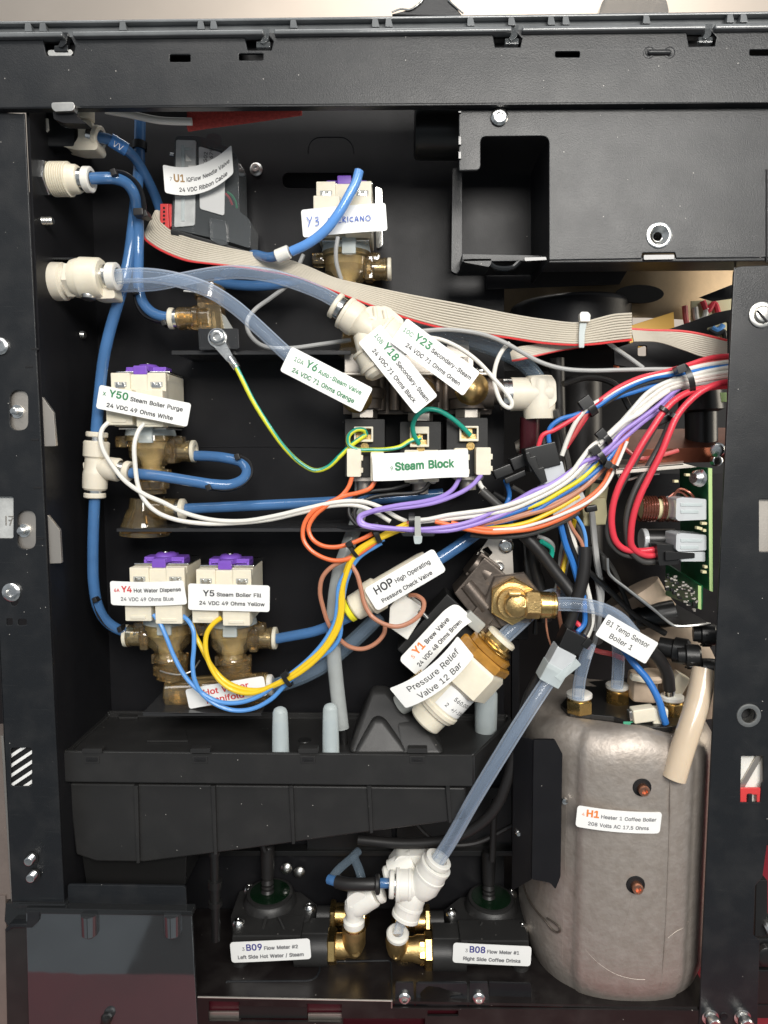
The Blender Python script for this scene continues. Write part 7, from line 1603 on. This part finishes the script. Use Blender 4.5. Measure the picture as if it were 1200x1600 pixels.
# ---------------------------------------------------------------- black hoses and loose leads left of the boiler
GB = 'leads hanging between the harness and the boiler'
def WL(label, pts, col, r=4.0): wire_thing('lead', label, pts, r, 'wire_' + col, GB, 'wire', 8, 6)
m = MB(); m.tube(Z([(818, 835), (840, 858), (866, 892), (890, 922), (902, 938)], [90, 82, 70]), 10.5, 14, 6); solo('black_hose', 'black hose slanting from below the harness to the leads', 'hose', m, 'hose_black', (840, 858, 82))
m = MB(); m.tube(Z([(914, 854), (913, 885), (908, 915), (900, 940)], [62, 60, 62]), 9.8, 14, 6); solo('black_sleeve', 'black sleeve upright over the brown and blue leads', 'sleeve', m, 'hose_black', (914, 854, 62))
m = MB(); m.tube(Z([(902, 936), (897, 955), (886, 985), (866, 1020), (842, 1058), (826, 1090), (816, 1125), (806, 1170), (792, 1222), (770, 1268), (735, 1298), (690, 1314), (630, 1318), (560, 1312)], [60, 62, 66, 72, 96, 120]), 8.5, 12, 6); solo('black_hose', 'long black cable running from the leads down past the tray', 'hose', m, 'hose_black', (897, 955, 62))
m = MB(); m.tube(Z([(832, 845), (836, 890), (846, 930), (852, 970)], 130), 11, 12, 6); solo('black_hose', 'dark hose standing behind the steel plate of the brew valve', 'hose', m, 'hose_black', (832, 845, 130))
WL('blue lead falling from the clear connector into the black sleeve joint', Z([(875, 815), (884, 850), (896, 882), (904, 910)], [80, 74, 68]), 'blue', 5)
WL('black lead with white print beside the blue lead', Z([(884, 815), (892, 845), (902, 872), (910, 892)], [78, 72, 66]), 'black', 3.8)
WL('white lead with print falling beside the black sleeve', Z([(888, 812), (896, 842), (904, 872), (914, 905), (922, 938), (926, 965), (922, 985), (916, 998)], [76, 72, 70, 66, 60]), 'white', 4)
WL('brown lead entering the top of the black sleeve', Z([(888, 812), (896, 828), (908, 846), (912, 858)], [74, 66, 62]), 'brown', 3)
WL('sky blue lead entering the top of the black sleeve', Z([(900, 806), (910, 822), (915, 840), (916, 858)], [74, 66, 62]), 'sky', 3)
WL('blue lead bending under the clear tube into the black connector', Z([(912, 930), (914, 955), (913, 975), (904, 986), (896, 994)], [64, 62, 58]), 'blue', 4)
WL('grey lead bending beside the white one into the black connector', Z([(920, 952), (921, 975), (915, 990), (908, 1000)], [66, 62, 56]), 'charcoal', 4)
WL('red lead just showing under the clear tube', Z([(896, 970), (904, 976), (910, 984)], [72, 66, 62]), 'red', 4)
WL('white lead curling behind the slanting black hose', Z([(840, 838), (856, 844), (864, 852), (864, 862)], 110), 'grey', 3.4)
WL('grey lead standing behind the slanting black hose', Z([(884, 835), (878, 860), (876, 888), (880, 912)], 120), 'grey', 4)
WL('second grey lead standing behind the slanting black hose', Z([(890, 850), (885, 880), (880, 905), (874, 925)], 130), 'grey', 4)
WL('thin brown lead below the brass elbow', Z([(853, 962), (854, 980), (858, 1000), (864, 1015)], [100, 96, 90]), 'brown', 1.6)
WL('pink lead crossing behind the small upright tubes', Z([(916, 1010), (936, 1018), (955, 1022), (975, 1030)], 118), 'rose', 4)
# darker tangle further back
TG = random.Random(11)
tangle = [('thin black lead sagging behind the harness, uppermost of the tangle', 'black', (770, 770), (830, 800), (900, 770), (950, 720)), ('grey lead running behind the clear connector', 'charcoal', (800, 760), (850, 790), (900, 820), (915, 870)),
  ('pale lead rising behind the black sleeve to the board tray', 'grey', (930, 985), (940, 930), (932, 870), (925, 800)), ('brown lead rising behind the brass elbow', 'brown', (880, 1000), (872, 930), (884, 860), (895, 805)),
  ('black lead crossing under the board tray toward the thumb nuts', 'black', (905, 880), (950, 920), (990, 960), (1040, 990)), ('wide charcoal lead curving from the harness to the board tray', 'charcoal', (925, 850), (955, 885), (975, 930), (990, 970)),
  ('white lead glimpsed between the hoses left of the leads', 'white', (866, 880), (872, 905), (868, 930), (874, 955)), ('blue lead glimpsed behind the plug connector', 'blue', (790, 750), (796, 775), (788, 800), (800, 820)),
  ('black lead dropping behind the brew valve plate', 'black', (820, 850), (826, 900), (838, 940), (836, 990)), ('charcoal lead looping above the yellow foam', 'charcoal', (905, 740), (930, 752), (952, 748), (962, 735)),
  ('yellow lead glimpsed behind the printed leads', 'yellow', (898, 812), (890, 850), (880, 890), (876, 920)), ('teal lead glimpsed behind the slanting hose', 'teal', (846, 846), (862, 858), (860, 872), (850, 880)),
  ('pale grey lead running down beside the black plug', 'grey', (932, 900), (938, 950), (930, 1000), (920, 1030)), ('black lead hooking round the copper toned sheet', 'black', (880, 600), (920, 590), (960, 600), (985, 640)),
  ('dark lead falling from the cream elbow into the shade', 'charcoal', (868, 640), (880, 690), (890, 740), (884, 790)), ('red lead glimpsed below the copper toned sheet', 'rose', (975, 700), (1000, 716), (1030, 712), (1060, 704))]
for lb, c, *pts in tangle:
    d0 = TG.uniform(88, 135); wire_thing('lead', lb, [(x, y, d0 + TG.uniform(-12, 12)) for x, y in pts], TG.uniform(3.2, 5.0), 'wire_' + c, 'leads of the darker tangle', 'wire', 8, 7)
tubing('clear_stub', 'short upright clear tube on the left brass nut of the boiler', [(903, 1092, 70), (906, 1062, 70), (914, 1030, 68), (922, 1006, 66)], 9.5, 'tube_clear', 'tube_core')
tubing('clear_stub', 'short upright clear tube on the middle brass nut of the boiler', [(964, 1074, 110), (966, 1044, 108), (966, 1014, 104), (962, 990, 98)], 9.5, 'tube_clear', 'tube_core')
T = Thing('sensor_lead', 'black lead with steel ferrule on the right brass nut of the boiler', 'sensor', (1046, 1094, 88))
m = MB(); m.cyl((1047, 1098, 88), (1046, 1070, 86), 8.5); T.add('ferrule', m, 'zinc')
m = MB(); m.tube([(1046, 1078, 86), (1043, 1054, 82), (1032, 1032, 76), (1014, 1014, 70), (990, 1000, 66)], 9.5, 14, 6); T.add('lead', m, 'hose_black')
T = Thing('tube_flag', 'white B1 Temp Sensor flag sticker wrapped round the clear tube', 'sticker', (979, 998, 40))
sticker(T, 979.5, 998.5, 36, 92, 39, -30, [(4, [('B1 Temp Sensor', 13, 'ink_black', 0.0)], 76, -3), (-12, [('Boiler 1', 13, 'ink_black', 0.0)], 40, -6)], bend=lambda u, v: (0, 2 * math.cos(u / 30), 0), rad=3)

# ================================================================ right interior
T = Thing('circuit_board', 'green circuit board standing edge on beside the right post', 'circuit board', (1090, 1020, 60))
b0 = [(1061, 727), (1108, 733), (1110, 922), (1064, 900)]
bp = [P(1109, 731, 18), P(1062, 728, 170), P(1064, 900, 170), P(1111, 924, 18)]
off = Vector((0.0016, 0, 0))
m = MB(); m.loft(bp, [p + off for p in bp], 0); T.add('board', m, 'pcb_green')
m = MB(); m.poly([(1107, 731), (1113, 732), (1114, 925), (1109, 923)], 16, 18, 0.3); T.add('board_edge', m, 'pcb_edge')
m = MB(); bp2 = [P(1095, 915, 36), P(1040, 880, 170), P(1040, 930, 170), P(1094, 952, 36)]; m.loft(bp2, [p + off for p in bp2], 0); T.add('lower_board', m, 'pcb_green')
m = MB(); m.poly([(1091, 915), (1096, 916), (1096, 953), (1091, 951)], 33, 35, 0.3); T.add('lower_board_edge', m, 'pcb_edge')
m = MB(); rnd = random.Random(3)
for i in range(46):
    x = rnd.uniform(1038, 1090); y = 885 + (x - 1038) * 0.75 + rnd.uniform(2, 34); m.rect(x, y, x + rnd.uniform(2, 5), y + rnd.uniform(1.5, 3), 30, 34, 0.2)
T.add('solder_parts', m, 'satin_steel', kind='stuff')
m = MB()
for i in range(16):
    x = rnd.uniform(1040, 1088); y = 888 + (x - 1038) * 0.75 + rnd.uniform(2, 30); m.rect(x, y, x + rnd.uniform(3, 6), y + rnd.uniform(2, 5), 29, 34, 0.3)
T.add('chip_parts', m, 'plastic_smooth', kind='stuff')
for (x, y, a) in ((1102, 818, 5), (1096, 826, 3), (1102, 829, 3), (1092, 825, 3), (1102, 894, 4), (1104, 886, 3), (1076, 742, 4), (1058, 752, 4)):
    m = MB(); m.rect(x - a, y - 2, x + a * 0.6, y + 2, 16, 24, 0.3); T.add('solder_pad', m, 'core_yellow')
m = MB(); m.lathe((1096, 747, 40), (1080, 747, 30), [(0, 14), (4, 14), (6, 10), (12, 12), (18, 8), (18, 0)], 14); T.add('board_screw', m, 'zinc')
for y0, y1, d in ((779, 814, 22), (835, 862, 26)):
    m = MB(); m.poly(rround([(1057, y0), (1066, y0 - 2), (1104, y0 + 1), (1104, y1 - 2), (1060, y1), (1056, y1 - 4)], 2), d, d + 46, 2); hd = T.add('header', m, 'clear_grey')
    m = MB(); m.rect(1064, y0 + 7, 1098, y0 + 12, d - 1.5, d + 2, 0.6); m.rect(1064, y0 + 18, 1092, y0 + 23, d - 1.5, d + 2, 0.6); T.add('header_rib', m, 'frosted', hd)
m = MB(); m.rect(1064, 862, 1103, 878, 30, 70, 2); T.add('header_lower', m, 'clear_grey')
m = MB(); m.lathe((1000, 795, 70), (1064, 796, 66), [(0, 12), (3, 16), (61, 16), (64, 12)], 24); T.add('choke_core', m, 'core_yellow')
ch = MB()
for i in range(15):
    x = 1001 + i * 4.2 + (1.2 if i > 6 else 0)
    if i in (6, 9, 11): continue
    c = P(x, 795, 68); k = K(x, 795, 68); pts = [c + Vector((0.0004 * math.sin(a), math.cos(a) * 18.5 * k, math.sin(a) * 19 * k)) for a in [2 * math.pi * q / 20 for q in range(21)]]
    sweep(ch.bm, pts, 1.9 * k, 6, False)
T.add('choke_winding', ch, 'coil_copper')
m = MB(); m.tube([(1050, 778, 56), (1062, 764, 54), (1078, 770, 50), (1090, 786, 48)], 2, 6, 5); m.tube([(1044, 778, 58), (1060, 768, 58), (1072, 774, 56), (1084, 790, 54)], 2, 6, 5); T.add('winding_tail', m, 'coil_copper')
m = MB(); m.cyl((1006, 843, 90), (1056, 843, 84), 17, ch=2); T.add('capacitor', m, 'plastic_smooth')
m = MB(); m.cyl((1002, 843, 90), (1010, 843, 90), 17.6, ch=1); T.add('capacitor_rim', m, 'clear_grey')
T = Thing('board_plug', 'black plug of the power leads pushed onto the circuit board', 'connector', (1045, 868, 40))
m = MB(); m.poly(rround([(1026, 850), (1060, 852), (1061, 882), (1030, 884)], 2), 34, 66, 2); T.add('plug', m, 'plastic_smooth')
m = MB(); m.poly(rround([(1040, 862), (1086, 864), (1086, 872), (1040, 876)], 2), 28, 35, 1.2); T.add('latch', m, 'plastic_smooth')
# steel tray the board sits in
T = Thing('board_tray', 'black steel tray with a bright folded edge under the circuit board', 'bracket', (1030, 975, 60))
m = MB(); e0 = [(949, 872), (952, 895), (960, 904), (980, 920), (1020, 950), (1048, 974), (1056, 977), (1110, 974)]
a = [P(x, y, 40) for x, y in e0]; b = [p + Vector((0, 260 * U, 0)) for p in a]
for i in range(len(a) - 1): m.faces([a[i], a[i+1], b[i+1], b[i]], [(0, 1, 2, 3)])
m.faces([P(945, 740, 300), P(1130, 740, 300), P(1130, 985, 300), P(945, 985, 300)], [(0, 1, 2, 3)])
T.add('pan', m, 'base_black')
m = MB(); m.tube([(949, 872, 40), (951, 894, 40), (958, 903, 40), (980, 920, 40), (1020, 951, 40), (1046, 973, 40), (1056, 978, 40), (1110, 975, 40)], 2.4, 8, 4); T.add('folded_edge', m, 'steel')
m = MB(); m.poly([(963, 733), (1068, 724), (1090, 730), (963, 741)], 40, 44, 0.6); m.loft([P(*q) for q in ((963, 733, 40), (1068, 724, 40), (1068, 716, 200), (963, 718, 200))], [P(*q) - Vector((0, 0, 0.001)) for q in ((963, 733, 40), (1068, 724, 40), (1068, 716, 200), (963, 718, 200))], 0); T.add('cover_sheet', m, 'satin_steel')
m = MB(); m.tube([(965, 733, 60), (968, 746, 60), (978, 750, 60), (1005, 742, 64), (1030, 740, 66)], 2, 6, 5); T.add('wire_bail', m, 'steel')
T = Thing('thumb_nuts', 'three black knurled thumb nuts under the board tray', 'thumb nut', (1080, 1025, 60))
bpy.data.objects.remove(T.e)
for x, y, r, lb in ((1097, 992, 17, 'uppermost black knurled thumb nut at the right post'), (1073, 1026, 18, 'middle black knurled thumb nut, further left'), (1098, 1048, 18, 'lowest black knurled thumb nut at the right post')):
    m = MB()
    m.lathe((x - 14, y - 2, 62), (x + 30, y, 50), [(0, 12), (10, 13), (12, r), (30, r), (33, r - 3)], 26); mm_ = m
    T = Thing('thumb_nut', lb, 'thumb nut', (x, y, 60), 'black knurled thumb nuts'); T.add('body', m, 'plastic_smooth')
    m = MB()
    for i in range(13):
        a = 2 * math.pi * i / 13; c = P(x, y, 58); k = K(x, y, 58)
        q = c + Vector((0, math.cos(a) * r * k, math.sin(a) * r * k)); sweep(m.bm, [q + Vector((-0.0005, 0, 0)), q + Vector((0.006, 0, 0))], 0.0007, 6)
    T.add('knurl', m, 'plastic_smooth')
m = MB(); m.lathe((1030, 1010, 100), (1088, 1022, 70), [(0, 15), (20, 16), (22, 20), (40, 20), (44, 16)], 20); solo('black_gland', 'black gland behind the middle thumb nut', 'gland', m, 'plastic_smooth', (1050, 1015, 90))
m = MB(); m.lathe((992, 968, 120), (1050, 958, 110), [(0, 16), (10, 18), (14, 16), (40, 20), (60, 20)], 20); solo('black_gland', 'black gland under the slanting edge of the board tray', 'gland', m, 'plastic_smooth', (1010, 965, 115))
T = Thing('beige_hose', 'open ended beige hose hanging in front of the boiler at the right post', 'hose', (1060, 1180, 0))
pts = [(1100, 1046, 40), (1092, 1090, 24), (1080, 1130, 10), (1065, 1175, 0), (1053, 1216, -4)]
m = MB(); m.tube(pts, 18, 24, 8, caps=False); T.add('sheath', m, 'tube_beige')
m = MB(); m.tube(pts, 13, 24, 8, caps=False); 
m.lathe((1053, 1216, -4), (1047, 1236, -6), [(0, 13), (0.5, 18)], 24, c0=False); T.add('bore', m, 'tube_beige')
m = MB(); m.lathe((1054, 1211, -3.5), (1048, 1231, -5.5), [(0, 12.6), (0.5, 12.6)], 24); T.add('bore_shadow', m, 'tan_pad')
m = MB(); m.tube([(985, 925, 190), (1010, 965, 185), (1050, 1010, 180), (1075, 1060, 175), (1070, 1110, 175)], 48, 26, 7, flat=0.7); solo('insulated_pipe', 'thick tan insulated pipe behind the thumb nuts', 'pipe', m, 'tan_pad', (1050, 1010, 180))
m = MB(); m.obox(1010, 1078, 40, 44, 110, 150, -4, 6); m.lathe((1020, 1060, 108), (1020, 1040, 106), [(0, 20), (6, 22), (10, 18)], 20); solo('beige_fitting', 'beige fitting behind the blue wire on the boiler', 'pipe fitting', m, 'tan_pad', (1010, 1078, 130))
m = MB(); m.obox(1000, 1062, 26, 10, 90, 104, -12, 3); solo('white_spade', 'white spade sleeve behind the blue wire', 'terminal', m, 'ivory', (1000, 1062, 96))
m = MB(); m.obox(1062, 1072, 24, 36, 96, 120, -30, 4); solo('white_sleeve', 'pale sleeve behind the steel ferrule', 'sleeve', m, 'ivory', (1062, 1072, 108))
# ---------------------------------------------------------------- far interior seen through the openings
T = Thing('inner_duct', 'brushed steel duct deep inside behind the ribbon cable', 'duct', (1000, 430, 330))
m = MB(); N = 16
a = [P(780 + 420 * i / N, 415 + 0 * i, 330 - 120 * math.sin(math.pi * i / N)) for i in range(N + 1)]
zt = P(1000, 380, 300).z; zb_d = P(1000, 510, 300).z
m.faces([Vector((p.x, p.y, zt)) for p in a] + [Vector((p.x, p.y, zb_d)) for p in a], [(i, i + 1, N + 1 + i + 1, N + 1 + i) for i in range(N)])
T.add('shell', m, 'brushed_steel')
m = MB(); m.poly(ell(1000, 459, 38, 14.5, 28), 190, 196, 1); T.add('opening', m, 'dark_void')
m = MB(); m.poly([(770, 400), (984, 400), (972, 430), (986, 470), (986, 580), (770, 580)], 330, 334, 0.5); T.add('shade_sheet', m, 'powder_dark')  # added dark sheet standing in for shade left of the duct
m = MB(); m.poly([(760, 396), (988, 396), (980, 424), (968, 444), (760, 452)], 166, 169, 0.5); T.add('front_shade_sheet', m, 'powder_dark')  # nearer added sheet, darkening the upper left of the duct
m = MB(); m.lathe((890, 540, 262), (890, 440, 262), [(0, 92), (54, 92), (60, 90), (64, 84), (64, 0)], 40); T.add('drum', m, 'powder_dark')
m = MB(); m.poly([(984, 509), (1053, 487), (1055, 524), (984, 548)], 176, 184, 1); solo('lit_room_sheet', 'orange yellow sheet standing in for the lit room behind the ribbon cable', 'carton', m, 'room_yellow', (1020, 540, 180))  # added sheet; its bright colour stands in for the lit room behind
m = MB(); m.poly([(1080, 470), (1150, 465), (1150, 560), (1080, 540)], 206, 210, 1); solo('cream_carton', 'pale carton seen through the gaps beside the right post', 'carton', m, 'core_yellow', (1110, 540, 208))
T = Thing('inner_strut', 'black slanting strut with two openings beside the right post', 'strut', (1100, 500, 140))
m = MB(); plate_into(m, [(960, 545), (1040, 516), (1078, 503), (1120, 488), (1145, 483), (1145, 570), (1120, 600), (960, 570)], [rround([(1104, 513), (1138, 502), (1138, 531), (1112, 525)], 4), rr(997, 540, 1011, 556, 3)], 140, 146, 1); m.poly([(1094, 464), (1145, 444), (1145, 466), (1115, 470)], 138, 144, 1); T.add('sheet', m, 'powder_dark')
for lb, pts, c in (('red wire knot seen above the black strut', [(1098, 470), (1106, 486), (1116, 474), (1124, 494)], 'red'), ('second red wire knot above the black strut', [(1070, 478), (1072, 500), (1074, 508)], 'rose'), ('pale wire curl above the black strut', [(1086, 480), (1090, 500), (1100, 498), (1104, 482)], 'white'),
                   ('black wire curl in the opening of the strut', [(1106, 516), (1118, 522), (1130, 518), (1134, 530)], 'black'), ('orange wire glimpse below the strut', [(963, 548), (964, 560), (963, 576)], 'orange'), ('blue wire glimpse in the strut opening', [(1112, 512), (1122, 516), (1130, 508)], 'sky')):
    wire_thing('inner_wire', lb, Z(pts, 200), 4.5, 'wire_' + c, 'wires glimpsed deep inside', 'wire', 8, 6)
T = Thing('rear_housing', 'dark rear housing closing off the inside of the machine', 'housing', (900, 900, 620))
m = MB()
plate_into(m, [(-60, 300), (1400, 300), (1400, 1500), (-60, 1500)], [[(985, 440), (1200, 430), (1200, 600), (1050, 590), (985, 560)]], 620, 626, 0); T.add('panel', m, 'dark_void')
m = MB(); m.lathe((905, 590, 300), (908, 1010, 300), [(0, 34), (420, 34)], 24); m.lathe((870, 560, 260), (875, 760, 260), [(0, 12), (200, 12)], 14); T.add('riser_pipe', m, 'hose_black')
m = MB(); m.rect(800, 836, 826, 1000, 190, 215, 2); m.rect(800, 1000, 812, 1330, 200, 215, 1); T.add('inner_post', m, 'powder_dark')
T = Thing('copper_reflector', 'dark copper toned shelf sheet above the circuit board', 'sheet', (1040, 690, 180))
m = MB(); m.loft([P(*q) for q in ((950, 706, 120), (1135, 700, 120), (1135, 668, 240), (960, 672, 240))], [P(*q) - Vector((0, 0, 0.001)) for q in ((950, 706, 120), (1135, 700, 120), (1135, 668, 240), (960, 672, 240))], 0.0002); T.add('sheet', m, 'copper_dark')
m = MB(); m.poly([(1000, 702), (1134, 698), (1134, 722), (990, 724)], 116, 120, 0.6); T.add('sheet_front', m, 'copper_dark')
m = MB(); m.lathe((1122, 702, 100), (1118, 708, 60), [(0, 10), (4, 11), (8, 8), (14, 10), (16, 6)], 14); m.lathe((1118, 720, 100), (1114, 722, 60), [(0, 9), (8, 8), (10, 5)], 12); T.add('bolt', m, 'zinc')
m = MB(); m.lathe((1095, 600, 180), (1096, 700, 180), [(0, 30), (40, 34), (44, 24), (100, 24)], 24); solo('pump_body', 'dark metal pump body behind the red power leads', 'pump', m, 'plastic_smooth', (1096, 690, 180))
m = MB(); m.rect(1124, 613, 1136, 628, 150, 156, 1); solo('green_terminal', 'small pale green terminal behind the red leads at the post', 'terminal', m, 'pcb_edge', (1130, 628, 153))
m = MB(); m.obox(930, 800, 40, 44, 110, 150, 4, 5); m.obox(936, 770, 30, 30, 120, 150, -10, 5); solo('yellow_foam', 'dull yellow foam block behind the orange wires', 'foam block', m, 'core_yellow', (930, 800, 130))
m = MB(); m.lathe((806, 700, 150), (830, 694, 146), [(0, 9), (12, 14), (16, 10), (26, 12)], 16); solo('metal_spigot', 'small metal spigot behind the long black connector', 'spigot', m, 'satin_steel', (812, 700, 150))
# ---------------------------------------------------------------- bottom: things behind the flow meters
T = Thing('bracket_beam', 'dark bracket beam behind the flow meters', 'beam', (600, 1340, 212))
m = MB(); m.rect(300, 1330, 815, 1338, 190, 214, 1); m.poly(rround([(480, 1290), (612, 1296), (612, 1330), (480, 1330)], 3), 196, 212, 2); m.poly(rround([(620, 1240), (812, 1230), (812, 1330), (620, 1330)], 3), 205, 213, 2); T.add('sheet', m, 'plastic_smooth')
m = MB(); m.cyl((773, 1250, 150), (769, 1345, 140), 5); solo('sensor_cable', 'thin dark cable standing above the right flow meter', 'cable', m, 'hose_black', (771, 1300, 145))
m = MB(); m.tube(Z([(414, 1330), (410, 1318), (416, 1300)], 145), 5, 8, 5); solo('sensor_cable', 'thin dark cable standing above the left flow meter', 'cable', m, 'hose_black', (412, 1318, 145))
for x, y, lb in ((448, 1356, 'left dim screw of the pair on the back wall above the left flow meter'), (468, 1362, 'right dim screw of the pair on the back wall above the left flow meter')):
    m = MB(); m.lathe((x, y, 205), (x, y, 150), [(0, 9), (3, 9), (6, 6), (8, 0)], 14); solo('rear_screw', lb, 'screw', m, 'steel', (x, y, 205), 'dim screws above the left flow meter')
m = MB(); m.tube([(628, 1262, 150), (680, 1314, 150), (740, 1318, 150), (800, 1290, 150)], 4, 8, 6); solo('loose_cable', 'dark loose cable sagging below the right of the tray', 'cable', m, 'hose_black', (680, 1314, 150))
